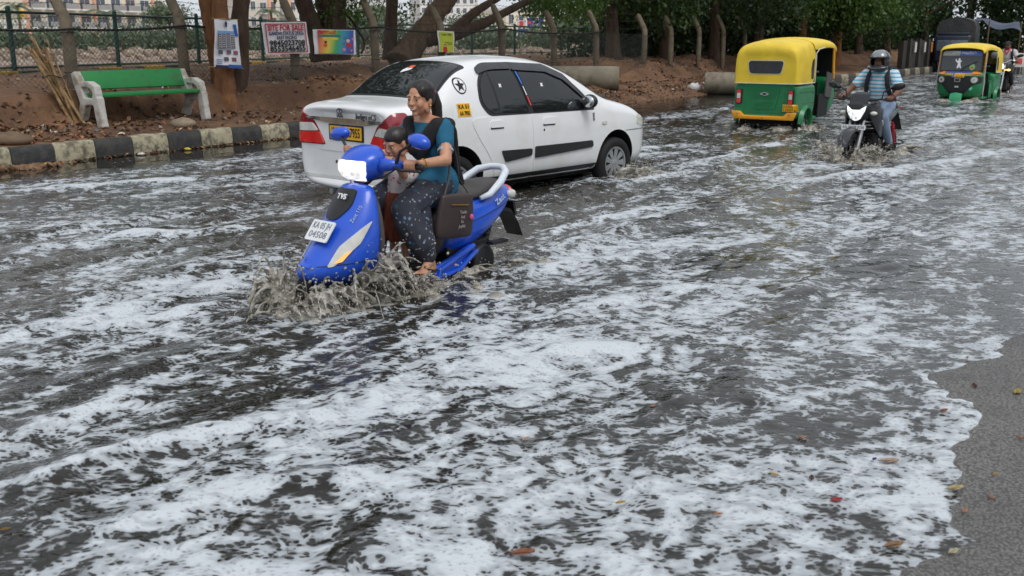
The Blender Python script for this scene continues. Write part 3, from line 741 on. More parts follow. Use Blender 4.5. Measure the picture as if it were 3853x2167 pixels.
def mat_rainbow():
    k = NT('rainbow_print'); v = k.n('TexCoord').outputs['Generated']
    sx = k.n('SeparateXYZ', Vector=v); f = k.math('ADD', k.math('MULTIPLY', sx.outputs[0], 0.92), k.math('MULTIPLY', sx.outputs[2], -0.12)); f = k.math('ADD', f, 0.08)
    c = k.ramp(f, [(0.0, C(226, 84, 92)), (0.16, C(232, 160, 84)), (0.30, C(222, 208, 84)), (0.48, C(74, 172, 96)), (0.66, C(62, 150, 190)), (0.82, C(58, 96, 178)), (1.0, C(104, 64, 160))])
    return k.done(k.pbsdf(c, 0.5))
B2 = Ban('school_banner', 'rainbow coloured school banner with white ends between the trees', [bp(1177, 110, tsl), bp(1337, 113, tsl), bp(1338, 205, tsl), bp(1183, 203, tsl)], M_VINYL, 2)
B2.rect(0.09, 0.03, 0.94, 0.98, mat_rainbow()); H2 = (B2.c[0]-B2.c[3]).length; W2 = (B2.c[2]-B2.c[3]).length
B2.rect(0.10, 0.70, 0.62, 0.79, flat('teal_print', (34, 130, 120)), 0.007); B2.rect(0.20, 0.59, 0.56, 0.685, flat('yellow_print', (232, 208, 70)), 0.007)
B2.text('ಬಾಲ್ಯಮನೆ', 0.30, 0.885, H2*0.20, flat('crimson_print', (200, 40, 70)), W2*0.42, 0.010, 0.002)
for u, v, r, rgb in [(0.82, 0.38, 0.07, (190, 50, 60)), (0.80, 0.56, 0.045, (240, 200, 190)), (0.70, 0.44, 0.03, (150, 90, 60)), (0.92, 0.64, 0.035, (225, 130, 120)), (0.70, 0.20, 0.045, (220, 130, 160)), (0.88, 0.17, 0.03, (200, 150, 90)), (0.25, 0.36, 0.05, (214, 90, 50)), (0.26, 0.49, 0.035, (70, 40, 30)), (0.72, 0.66, 0.03, (90, 120, 80))]:
    B2.poly([(u+r*math.cos(a), v+r*1.5*math.sin(a)*(1+0.2*math.sin(3*a))) for a in np.linspace(0, 2*math.pi, 12, endpoint=False)], flat('print_%d_%d_%d' % rgb, rgb))
B3 = Ban('villa_poster', 'small lime green poster hanging from the hose near the car roof', [bp(1645, 115, tsl), bp(1708, 119, tsl), bp(1708, 196, tsl), bp(1652, 196, tsl)], M_VINYL, 3, cat='poster')
H3 = (B3.c[0]-B3.c[3]).length; W3 = (B3.c[2]-B3.c[3]).length
B3.rect(0.07, 0.0, 0.93, 0.95, flat('lime_print', (184, 196, 56))); B3.text('Little Villa', 0.5, 0.84, H3*0.16, M_INK, W3*0.66); B3.text('Admissions Open', 0.6, 0.47, H3*0.09, flat('olive_print', (96, 108, 40)), W3*0.5); B3.text('2024-25', 0.68, 0.38, H3*0.09, flat('olive_print', (96, 108, 40)), W3*0.3)
B3.poly([(0.25, 0), (0.52, 0), (0.52, 0.2), (0.44, 0.27), (0.31, 0.27), (0.24, 0.2)], flat('print_red_dress', (196, 40, 50))); B3.poly([(0.38+0.09*math.cos(a), 0.31+0.085*math.sin(a)) for a in np.linspace(0, 6.28, 12, endpoint=False)], flat('print_brown_hair', (84, 52, 38)), 0.009); B3.poly([(0.37+0.06*math.cos(a), 0.30+0.06*math.sin(a)) for a in np.linspace(0, 6.28, 12, endpoint=False)], flat('print_skin', (214, 168, 140)), 0.011)
tp = -1.60
B4 = Ban('tree_poster', 'tall white and blue housing poster tied to the tree beside the bench', [bp(806, 70, tp), bp(890, 74, tp), bp(910, 258, tp), bp(806, 252, tp)], M_VINYL, 4, 0.012, 'poster')
H4 = (B4.c[0]-B4.c[3]).length; W4 = (B4.c[2]-B4.c[3]).length
M_TOW = flat('tower_print', (92, 88, 92))
B4.rect(0.10, 0.69, 0.80, 0.76, flat('sky_print', (120, 160, 206))); B4.rect(0.10, 0.40, 0.80, 0.70, flat('sky_print2', (164, 178, 196)))
for i, (u, h) in enumerate([(0.10, 0.28), (0.27, 0.29), (0.45, 0.30), (0.63, 0.27)]):
    B4.rect(u+0.01, 0.41, u+0.15, 0.41+h, M_TOW, 0.006, 'printed_tower')
    for q in range(7): B4.rect(u+0.03, 0.43+h*q/7.6, u+0.13, 0.445+h*q/7.6, flat('tower_print2', (186, 180, 176)), 0.008, 'printed_floor')
B4.poly([(0.82, 0.66), (0.95, 0.66), (0.90, 0.90), (0.76, 0.90)], M_BLUEP)
for u, v in ((0.12, 0.28), (0.44, 0.29), (0.70, 0.28), (0.33, 0.14), (0.62, 0.14)): B4.rect(u, v, u+0.17, v+0.08, flat('photo_print_%d' % int(u*100), (60+int(u*120), 84, 100)), 0.006, 'printed_photo')
B4.rect(0.02, 0.0, 0.48, 0.05, M_NAVY); B4.rect(0.48, 0.0, 0.99, 0.07, M_BLUEP); B4.poly([(0.42, 0.84), (0.50, 0.84), (0.52, 0.92), (0.46, 0.97), (0.40, 0.92)], M_NAVY)
for q in (0.20, 0.24, 0.27): B4.rect(0.05, q-0.12, 0.26, q-0.105, M_BLUEP, 0.006, 'printed_line')
b = MB(); b.tube([B4.c[0]-B4.x*0.05, B4.c[1]+B4.x*0.03], 0.008, 6); b.build('batten', M_BAMB, B4.o); b = MB(); b.tube([B4.c[3]-B4.x*0.1, B4.c[2]+B4.x*0.03], 0.008, 6); b.build('batten', M_BAMB, B4.o)

# ---- trees
def mat_bark(name, a, b_):
    k = NT(name); v = k.obj(); m = k.n('Mapping', Vector=v, Scale=(1, 1, 0.25)).outputs[0]
    n1 = k.noise(m, 9, 6, 0.7); n2 = k.noise(v, 2.0, 4, 0.6); n3 = k.noise(m, 34, 4, 0.7)
    c = k.mix(k.smooth(n1, 0.35, 0.65), a, b_); c = k.mix(k.math('MULTIPLY', k.smooth(n2, 0.5, 0.7), 0.5), c, tuple(x*0.55 for x in a)); c = k.mix(k.math('MULTIPLY', k.smooth(n3, 0.55, 0.75), 0.4), c, tuple(x*0.4 for x in a))
    return k.done(k.pbsdf(c, 0.9, 0, k.bump(k.math('ADD', n1, k.math('MULTIPLY', n3, 0.5)), 1.0, 0.05)))
M_BARKR = mat_bark('reddish_bark', C(116, 78, 52), C(146, 102, 68)); M_BARKD = mat_bark('dark_bark', C(66, 50, 40), C(92, 72, 58)); M_BARKG = mat_bark('grey_brown_bark', C(92, 74, 58), C(122, 100, 80))
def mat_leaf(name, a, b_, tr=0.35):
    k = NT(name); rp = k.n('NewGeometry').outputs['Random Per Island']; n = k.noise(k.geo(), 0.9, 3, 0.6)
    c = k.mix(k.math('ADD', k.math('MULTIPLY', rp, 0.6), k.math('MULTIPLY', n, 0.4)), a, b_)
    p = k.pbsdf(c, 0.45, 0, None, Specular__IOR__Level=0.4); t = k.n('BsdfTranslucent', Color=k.mix(0.5, c, (0.12, 0.20, 0.03))).outputs[0]
    return k.done(k.n('MixShader', i0=tr, i1=p, i2=t).outputs[0])
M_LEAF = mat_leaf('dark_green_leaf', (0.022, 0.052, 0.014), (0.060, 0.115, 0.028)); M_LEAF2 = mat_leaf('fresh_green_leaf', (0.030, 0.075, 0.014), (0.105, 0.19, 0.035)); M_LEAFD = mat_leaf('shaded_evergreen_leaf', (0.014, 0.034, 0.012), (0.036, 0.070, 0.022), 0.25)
def limb(b, pts, rad, n=10, seed=0, rough=0.08):
    rb = random.Random(seed); P = []; rr = []; m = 5
    for i in range(len(pts)-1):
        p0 = Vector(pts[max(i-1, 0)]); p1 = Vector(pts[i]); p2 = Vector(pts[i+1]); p3 = Vector(pts[min(i+2, len(pts)-1)])
        for q in range(m):
            t = q/m; P.append(0.5*((2*p1)+(p2-p0)*t+(2*p0-5*p1+4*p2-p3)*t*t+(3*p1-p0-3*p2+p3)*t**3)); rr.append((rad[i]*(1-t)+rad[i+1]*t)*(1+rb.uniform(-rough, rough)))
    P.append(Vector(pts[-1])); rr.append(rad[-1]); b.tube(P, rr, n)
def leaf_cloud(name, blobs, n, size, mt, parent, seed=1, droop=0.5, shell=0.55, elong=1.9):
    """many small leaves in clumps spread through ellipsoids: (centre, radii)"""
    r = np.random.RandomState(seed); vol = np.array([b[1][0]*b[1][1]*b[1][2] for b in blobs])**0.8; vol = vol/vol.sum(); V = []; cl = 26
    for (c, rad), w in zip(blobs, vol):
        k = max(1, int(n*w/cl)); d = r.normal(size=(k, 3)); d /= np.linalg.norm(d, axis=1)[:, None]; q = r.uniform(shell, 1.0, (k, 1))**0.7
        cc = np.array(c)+d*q*np.array(rad)*(1+0.22*r.normal(size=(k, 1)))
        cs = np.repeat(cc, cl, 0)+r.normal(size=(k*cl, 3))*np.array([size*1.9, size*1.9, size*1.5]); V.append(cs)
    P = np.concatenate(V); m = len(P)
    ax = r.normal(size=(m, 3)); ax[:, 2] -= droop*1.6; ax /= np.linalg.norm(ax, axis=1)[:, None]
    sd = np.cross(ax, r.normal(size=(m, 3))); sd /= np.linalg.norm(sd, axis=1)[:, None]
    L = size*r.uniform(0.7, 1.3, (m, 1)); Wd = L/elong
    nn = np.cross(ax, sd)
    co = np.stack([P-ax*L*0.5, P+sd*Wd*0.5+nn*L*0.06, P+ax*L*0.5-nn*L*0.12, P-sd*Wd*0.5+nn*L*0.06], 1).reshape(-1, 3)
    me = bpy.data.meshes.new(name); me.vertices.add(m*4); me.vertices.foreach_set('co', co.astype(np.float32).reshape(-1))
    me.loops.add(m*4); me.loops.foreach_set('vertex_index', np.arange(m*4, dtype=np.int32)); me.polygons.add(m); me.polygons.foreach_set('loop_start', np.arange(0, m*4, 4, dtype=np.int32)); me.polygons.foreach_set('loop_total', np.full(m, 4, np.int32))
    me.update(calc_edges=True); me.materials.append(mt); o = bpy.data.objects.new(name, me); COL.objects.link(o); o.parent = parent; return o
def rel(o, pts): return [Vector(p)-o for p in pts]
def img_limb(b, o, pl, t, ppm, n=10, seed=0):
    """trunk drawn through photo pixels (x, y, width) on the plane t"""
    limb(b, [bp(x, y, t)-o for x, y, w in pl], [w/ppm/2 for x, y, w in pl], n, seed)
# 1: reddish multi-stem tree that carries the housing poster
o = bp(862, 428, -1.9); tr = empty('roadside_tree', o, 0, 'reddish multi stemmed tree with the housing poster tied to it', 'tree')
b = MB(); img_limb(b, o, [(858, 440, 120), (850, 400, 88), (848, 330, 74), (842, 250, 70), (836, 150, 62), (828, 40, 58), (822, -60, 54), (800, -300, 46), (760, -560, 34)], -1.9, 210, 12, 1); b.build('trunk', M_BARKR, tr, ang=180)
b = MB(); img_limb(b, o, [(868, 425, 70), (896, 330, 56), (906, 240, 58), (900, 140, 62), (905, 40, 60), (925, -80, 56), (1000, -300, 44), (1080, -500, 30)], -2.05, 200, 10, 2); b.build('stem', M_BARKD, tr, ang=180)
b = MB(); img_limb(b, o, [(835, 400, 50), (812, 250, 44), (800, 150, 46), (778, 40, 44), (762, -60, 42), (700, -300, 36), (640, -520, 26)], -2.3, 190, 10, 3); b.build('stem', M_BARKR, tr, ang=180)
leaf_cloud('crown', [((-2.5, 0.0, 4.40), (2.6, 2.4, 1.2)), ((0.5, -2.0, 4.80), (2.2, 2.0, 1.0)), ((-2.2, -2.2, 5.10), (2.2, 2.0, 1.0)), ((-1.5, 0.5, 4.80), (2.2, 2.2, 1.2)), ((0.8, 1.2, 5.40), (2.4, 2.2, 1.3)), ((0, -0.5, 6.20), (2.6, 2.4, 1.4)), ((2.2, 0.5, 4.60), (1.6, 1.6, 1.0))], 15000, 0.16, M_LEAF, tr, 3, 0.5, 0.25)
# 2: pair of dark trunks behind the rainbow banner
o = bp(1240, 212, -3.4); o.z = 0.9; tr = empty('roadside_tree', o, 0, 'thick dark twin trunked tree standing behind the rainbow banner', 'tree')
b = MB(); img_limb(b, o, [(1262, 225, 120), (1258, 170, 108), (1250, 90, 106), (1245, 20, 108), (1245, -80, 104), (1270, -300, 80), (1300, -520, 50)], -3.4, 172, 12, 4); b.build('trunk', M_BARKD, tr, ang=180)
b = MB(); img_limb(b, o, [(1205, 225, 70), (1185, 140, 66), (1160, 60, 64), (1140, 0, 62), (1110, -100, 58), (1020, -350, 40)], -3.5, 172, 10, 5); b.build('stem', M_BARKD, tr, ang=180)
leaf_cloud('crown', [((0.0, 0.3, 4.40), (2.6, 2.6, 1.3)), ((-2.0, 0.6, 5.20), (2.0, 2.0, 1.2)), ((1.4, -0.8, 5.80), (2.4, 2.2, 1.2)), ((0.15, -0.35, 1.75), (0.42, 0.25, 0.32)), ((0.75, -0.3, 1.80), (0.28, 0.2, 0.30)), ((-0.75, -0.3, 1.70), (0.25, 0.2, 0.3))], 14000, 0.14, M_LEAF2, tr, 4, 0.5, 0.3)
# 3: slim dark trunk
o = bp(1470, 210, -3.6); o.z = 0.9; tr = empty('roadside_tree', o, 0, 'slim dark tree trunk just left of the big leaning tree', 'tree')
b = MB(); img_limb(b, o, [(1468, 225, 60), (1470, 130, 50), (1474, 40, 44), (1480, -80, 42), (1500, -350, 30)], -3.6, 165, 10, 6); b.build('trunk', M_BARKD, tr, ang=180)
b = MB()
for pl in ([(1360, 200, 9), (1372, 160, 10), (1350, 120, 10), (1318, 70, 9), (1290, 45, 7)], [(1374, 155, 7), (1392, 135, 6), (1410, 128, 4)], [(1480, 110, 8), (1510, 85, 6), (1545, 62, 4)], [(1425, 70, 4), (1435, 35, 4), (1448, 0, 4)]): img_limb(b, o, pl, -3.2, 170, 6, 7)
b.build('branch', M_BARKD, tr, ang=180)
leaf_cloud('crown', [((0.3, 0.2, 3.80), (1.8, 1.8, 1.1)), ((-0.5, -0.3, 4.80), (1.9, 1.9, 1.0)), ((0.25, -0.1, 1.90), (0.35, 0.25, 0.28))], 4500, 0.11, M_LEAF2, tr, 5)
# 4: the big leaning trunk with two long limbs
o = bp(1530, 222, -3.3); o.z = 0.88; tr = empty('leaning_tree', o, 0, 'big brown trunk leaning right with two long bare limbs over the fence', 'tree')
b = MB(); img_limb(b, o, [(1508, 240, 122), (1534, 196, 104), (1575, 140, 92), (1612, 92, 84), (1642, 45, 80), (1680, 0, 76), (1730, -80, 66), (1800, -250, 50), (1850, -420, 36)], -3.3, 168, 14, 8); b.build('trunk', M_BARKG, tr, ang=180)
b = MB(); img_limb(b, o, [(1580, 150, 60), (1640, 140, 66), (1700, 130, 58), (1760, 112, 48), (1830, 82, 40), (1905, 44, 34), (1985, 2, 30), (2100, -70, 24), (2260, -160, 16)], -3.2, 168, 12, 9); b.build('limb', M_BARKD, tr, ang=180)
b = MB(); img_limb(b, o, [(1690, 128, 40), (1735, 92, 44), (1775, 55, 38), (1830, 18, 32), (1890, -20, 28), (2000, -120, 20)], -3.25, 168, 10, 10); b.build('limb', M_BARKD, tr, ang=180)
hang = [(bp(px, py, -3.3)-o, (r_, r_, r_*0.8)) for px, py, r_ in ((1990, 22, 0.30), (2040, 14, 0.36), (2095, 30, 0.34), (2060, 48, 0.22), (2150, 20, 0.40), (2185, 52, 0.28), (2230, 30, 0.42), (1310, 40, 0.22), (1345, 70, 0.20), (1235, 30, 0.30), (1545, 40, 0.18))]
leaf_cloud('hanging_leaves', [(tuple(c), r_) for c, r_ in hang], 3600, 0.10, M_LEAF2, tr, 77, 0.9, 0.1)
leaf_cloud('crown', [((2.2, -1.2, 4.20), (2.2, 2.0, 1.0)), ((0.2, -1.6, 4.80), (2.2, 2.0, 1.0)), ((2.6, 1.5, 3.80), (2.2, 2.2, 0.9)), ((1.4, 0.6, 5.00), (2.6, 2.4, 1.2)), ((4.3, 2.6, 3.40), (1.8, 1.8, 0.9)), ((3.2, 2.6, 5.60), (2.8, 2.6, 1.3))], 14000, 0.15, M_LEAF, tr, 6, 0.5, 0.25)
# 5: the row of shady trees to the right
rowt = [(17.6, 3.6, 2.7, 3.1, 'hanging over the shaded concrete posts'), (21.0, 3.4, 3.4, 3.0, 'above the drain pipes'), (24.0, 3.0, 3.6, 3.0, 'left of the yellow rickshaw'), (27.5, 2.8, 3.8, 3.1, 'behind the rickshaw hood'), (31.0, 2.2, 4.0, 3.4, 'right of the near rickshaw'), (35.0, 2.0, 4.3, 3.6, 'left of the helmet'), (41.0, 2.6, 4.8, 3.9, 'behind the helmeted rider'), (48.0, 3.0, 5.2, 4.4, 'between the rider and the lorry'), (57.0, 3.0, 6.0, 4.6, 'left of the lorry')]
for i, (s, u, rad, zc, wh) in enumerate(rowt):
    rb = random.Random(90+i); o = onbank(s, u, -0.1); tr = empty('shade_tree', o, 0, 'dense dark green shade tree '+wh, 'tree', 'row of shade trees on the right')
    lean = Vector((rb.uniform(-0.5, 0.5), rb.uniform(-0.4, 0.4), 0)); b = MB(); r0 = rb.uniform(0.15, 0.21)
    limb(b, [(0, 0, -0.2), lean*0.3+Vector((0, 0, 1.2)), lean*0.7+Vector((0, 0, 2.4)), lean+Vector((0, 0, 4.2)), lean*1.2+Vector((0.2, 0, 6))], [r0*1.5, r0, r0*0.85, r0*0.6, 0.05], 10, i); b.build('trunk', M_BARKR if i in (4, 5) else M_BARKD, tr, ang=180)
    for q in range(4):
        a = rb.uniform(0, 6.28); b = MB(); st_ = lean*0.7+Vector((0, 0, 2.2+0.3*q)); e = st_+Vector((math.cos(a)*rad*0.6, math.sin(a)*rad*0.6, rb.uniform(0.8, 2.0))); limb(b, [st_, st_.lerp(e, 0.5)+Vector((0, 0, 0.2)), e], [0.09, 0.06, 0.025], 7, q+i*5); b.build('limb', M_BARKD, tr, ang=180)
    bl = []
    for q in range(15):
        a = rb.uniform(0, 6.28); d = rad*rb.uniform(0.25, 0.85); bl.append(((math.cos(a)*d, math.sin(a)*d, zc+rb.uniform(-1.15, 2.1)-0.25*d/rad), (rad*rb.uniform(0.26, 0.42),)*2+(rb.uniform(0.55, 0.95),)))
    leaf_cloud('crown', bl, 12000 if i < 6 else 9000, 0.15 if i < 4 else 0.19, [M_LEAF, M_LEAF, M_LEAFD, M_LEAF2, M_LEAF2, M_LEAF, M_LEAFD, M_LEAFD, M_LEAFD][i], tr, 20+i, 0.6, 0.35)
shrub_at = ['behind the twisted concrete post', 'behind the shaded posts', 'left of the rickshaw hood', 'behind the rickshaw hood', 'above the rickshaw rear window', 'right of the rickshaw pillar', 'left of the helmet', 'behind the helmet', 'right of the helmet', 'between the rider and the wall', 'above the poster wall', 'beside the lorry', 'behind the lorry cover', 'right of the lorry', 'behind the stall', 'farthest in the dark thicket']
for i in range(16):
    rb = random.Random(300+i); s = 21.2+i*2.5+rb.uniform(-0.4, 0.4); u = 4.9+rb.uniform(-0.5, 1.2); o = onbank(s, u, 0); sh = empty('hedge_shrub', o, 0, 'dark overgrown thicket shrub '+shrub_at[i], 'shrub', 'thicket shrubs under the shade trees')
    bl = [((rb.uniform(-1.5, 1.5), rb.uniform(-0.9, 0.9), 0.15+2.5*(q/11)**1.2), (rb.uniform(0.75, 1.25),)*2+(0.6,)) for q in range(12)]
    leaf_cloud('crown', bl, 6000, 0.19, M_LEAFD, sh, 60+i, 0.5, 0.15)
    b = MB(); limb(b, [(0, 0, -0.1), (0.1, 0, 1.2), (0.2, 0.1, 2.6)], [0.07, 0.05, 0.02], 7, i); b.build('stem', M_BARKD, sh, ang=180)

# ---- concrete drain pipes
M_PIPE = pm('grey_concrete_pipe', C(134, 126, 110), 0.85, var=0.18, scale=2.5, bump=0.35, bscale=25, dirt=C(84, 76, 62), dirt_amt=0.75, dscale=2.2, bdist=0.01)
def pipe(c, rz, L, label):
    o = empty('drain_pipe', c, rz, label, 'concrete pipe', 'concrete drain pipes'); b = MB(); R0, R1 = 0.31, 0.245
    b.lathe([(R1, -L/2), (R0-0.03, -L/2), (R0, -L/2+0.05), (R0, 0), (R0, L/2-0.05), (R0-0.03, L/2), (R1, L/2), (R1, 0), (R1, -L/2)], (0, 0, R0-0.02), 'X', 32); b.build('barrel', M_PIPE, o)
    b = MB(); b.lathe([(R0+0.001, -0.012), (R0+0.006, 0), (R0+0.001, 0.012)], (L*0.16, 0, R0-0.02), 'X', 32); b.build('joint_ring', M_PIPE, o)
    return o
e1 = bp(2330, 345, -0.75); s1, _ = st(e1.x, e1.y); pipe(e1+Vector((-2.1, 0.25, 0.33-e1.z)), -0.10, 4.2, 'long grey concrete drain pipe lying beyond the white car bonnet')
e2 = bp(2648, 360, 0.05); s2, _ = st(e2.x, e2.y); pipe(e2+Vector((1.25, -0.15, 0.10-e2.z)), -0.17, 2.5, 'grey concrete drain pipe half hidden behind the yellow green rickshaw')

# ---- leaf litter, stones, rubbish
def litter(name, pts, size, mt, seed, label, cat, flatness=0.35):
    r = np.random.RandomState(seed); P = np.array([tuple(p) for p in pts]); m = len(P); a = r.uniform(0, 6.28, m); L = size*r.uniform(0.5, 1.4, (m, 1)); ax = np.stack([np.cos(a), np.sin(a), r.normal(0, flatness, m)], 1); sd = np.stack([-np.sin(a), np.cos(a), r.normal(0, flatness, m)], 1)*0.55; up = np.array([0, 0, 1.0])
    co = np.stack([P-ax*L*0.5, P+sd*L*0.5+up*L*0.18, P+ax*L*0.5, P-sd*L*0.5+up*L*0.18], 1).reshape(-1, 3); b = MB(); b.add(co.tolist(), [(4*i, 4*i+1, 4*i+2) for i in range(m)]+[(4*i, 4*i+2, 4*i+3) for i in range(m)])
    o = b.build(name, mt, smooth=False, fix=False); tag(o, label, cat, None, 'stuff'); return o
def mat_litter(name, cols):
    k = NT(name); rp = k.n('NewGeometry').outputs['Random Per Island']; c = k.ramp(rp, [(i/len(cols), C(*c)) for i, c in enumerate(cols)]); k.t.nodes[-1].color_ramp.interpolation = 'CONSTANT' if k.t.nodes[-1].type == 'VALTORGB' else 'CONSTANT'
    return k.done(k.pbsdf(c, 0.75))
M_LIT = mat_litter('dead_leaves', [(92, 58, 36), (120, 80, 50), (76, 52, 38), (146, 104, 66), (104, 86, 66), (60, 42, 32), (160, 122, 84)])
M_TRASH = mat_litter('paper_and_plastic_scraps', [(206, 204, 198), (150, 142, 130), (110, 92, 76), (186, 178, 166), (90, 110, 120), (168, 96, 70), (196, 196, 200)])
r = np.random.RandomState(5)
def bank_pts(s, u, dz):
    z = bank_z(s, u)+dz; return np.stack([K0.x+RD.x*s-RN.x*u, K0.y+RD.y*s-RN.y*u, z], 1)
N = 11000; s_a = r.uniform(-8, 24, N); u_a = 0.2+np.where(r.rand(N) < 0.55, np.abs(r.normal(0, 1.2, N)), r.uniform(0.2, 3.4, N)); w_a = fbm(s_a*0.9, u_a*1.3, 3)
near = np.exp(-((s_a+4.0)/1.6)**2)*(u_a < 1.7) + np.exp(-((s_a+1.2)/1.0)**2)*((u_a > 1.1) & (u_a < 1.9)) + (s_a > 10.5)*0.25 + 0.25*np.exp(-((u_a-0.3)/0.2)**2)
kp = r.rand(N) < 0.28+1.4*w_a+0.9*near
litter('leaf_litter', bank_pts(s_a[kp], u_a[kp], 0.012), 0.085, M_LIT, 6, 'brown dead leaves strewn over the red earth bank', 'leaf litter')
pts = np.concatenate([np.array([tuple(R(r.uniform(-4.3, 10.5), r.uniform(0.01, 0.30)**1.5*0.55, WATER+0.012)) for _ in range(900)]), bank_pts(r.uniform(10.5, 20, 900), r.uniform(-0.75, 0.4, 900), 0.014)])
litter('gutter_debris', pts[pts[:, 2] > WATER+0.005], 0.06, M_LIT, 8, 'brown leaf debris washed up against the kerb', 'leaf litter')
litter('scattered_scraps', bank_pts(r.uniform(-7, 24, 260), 0.2+np.abs(r.normal(0, 1.1, 260)), 0.012), 0.07, M_TRASH, 9, 'small paper and plastic scraps scattered over the bank', 'litter', 0.5)
M_STONE = pm('dusty_stone', C(138, 124, 106), 0.9, var=0.3, scale=3, bump=0.4)
b = MB(); r2 = random.Random(4)
for p in bank_pts(r.uniform(-7, 24, 420), r.uniform(0.25, 3.2, 420), 0.0):
    q = r2.uniform(0.012, 0.05); b.ell(p, (q, q*r2.uniform(0.6, 1), q*0.6), (r2.random()*3, r2.random()*3, 0), 6, 4)
tag(b.build('pebbles', M_STONE, fix=False), 'small stones lying in the red earth', 'stones', None, 'stuff')
def blob(name, p, rx, ry, rz, mt, label, cat, seed, rough=0.3):
    b = MB(); rb = random.Random(seed); b.ell((0, 0, rz*0.6), (rx, ry, rz), None, 14, 9); b.v = [tuple(Vector(v)*(1+rough*0.6*mnoise.noise(Vector(v)*3.2/max(rx, 0.05)+Vector((seed, 0, 0))))) for v in b.v]
    b.v = [(v[0], v[1], max(v[2], 0.0)) for v in b.v]; o = b.build(name, mt, ang=180); o.location = p; tag(o, label, cat); return o
M_SACK = pm('white_woven_sack', C(206, 204, 204), 0.7, var=0.1, scale=9, bump=0.4, bscale=20)
blob('plastic_sack', e2+Vector((-0.22, 0.25, 0.16-e2.z)), 0.20, 0.15, 0.15, M_SACK, 'white plastic sack slumped at the end of the half hidden pipe', 'sack', 3, 0.9)
blob('rock', bp(690, 470, -0.62)-Vector((0, 0, 0.04)), 0.2, 0.12, 0.09, M_STONE, 'flat grey stone in the earth in front of the bench', 'rock', 5)
blob('rock', bp(30, 530, -0.45)-Vector((0, 0, 0.05)), 0.30, 0.22, 0.10, pm('brown_rock', C(104, 86, 68), 0.9, var=0.2, bump=0.5), 'squared brown rock behind the kerb at the left edge', 'rock', 6)
for px, py, rgb, lab, nm in [(458, 515, (222, 218, 200), 'crumpled white cup on the earth below the bench', 'paper_cup'), (2528, 383, (196, 216, 190), 'pale green and white cup at the water edge', 'paper_cup'), (2610, 318, (214, 212, 206), 'flattened white plastic plate on the slope', 'plastic_plate'), (2170, 232, (214, 214, 212), 'torn white bag on the bank behind the car', 'plastic_bag'), (2750, 375, (206, 120, 96), 'small orange wrapper by the hidden pipe', 'wrapper'), (707, 575, (200, 176, 84), 'yellow wrapper lying in the gutter', 'wrapper'), (532, 592, (206, 200, 188), 'torn white paper in the gutter by the kerb', 'paper_scrap'), (105, 415, (196, 92, 60), 'orange scrap on the leaf heap left of the bamboo', 'wrapper'), (180, 620, (206, 170, 90), 'tan wrapper beside the sodden leaf heap', 'wrapper')]:
    P = bp(px, py, -0.35 if px not in (707, 532, 180) else 0.12)
    if px in (707, 532, 180): P.z = WATER+0.005
    else: s_, t_ = st(P.x, P.y); P = onbank(s_, -t_, 0.0); 
    blob(nm, P, 0.05, 0.036, 0.022, pm('scrap_%d' % px, C(*rgb), 0.6), lab, nm.replace('_', ' '), px, 0.6)
b = MB(); r3 = random.Random(2)
for _ in range(60): b.ell(R(-4.1+r3.gauss(0, 0.32), 0.13+abs(r3.gauss(0, 0.10)), WATER+0.01), (r3.uniform(0.03, 0.09), r3.uniform(0.03, 0.07), r3.uniform(0.01, 0.045)), (r3.random(), r3.random(), r3.random()*3), 6, 4)
tag(b.build('sodden_leaf_heap', pm('sodden_leaves', C(120, 92, 68), 0.8, var=0.4, scale=20, bump=0.5), fix=False), 'sodden brown leaf heap in the gutter at the left', 'leaf heap', None, 'stuff')
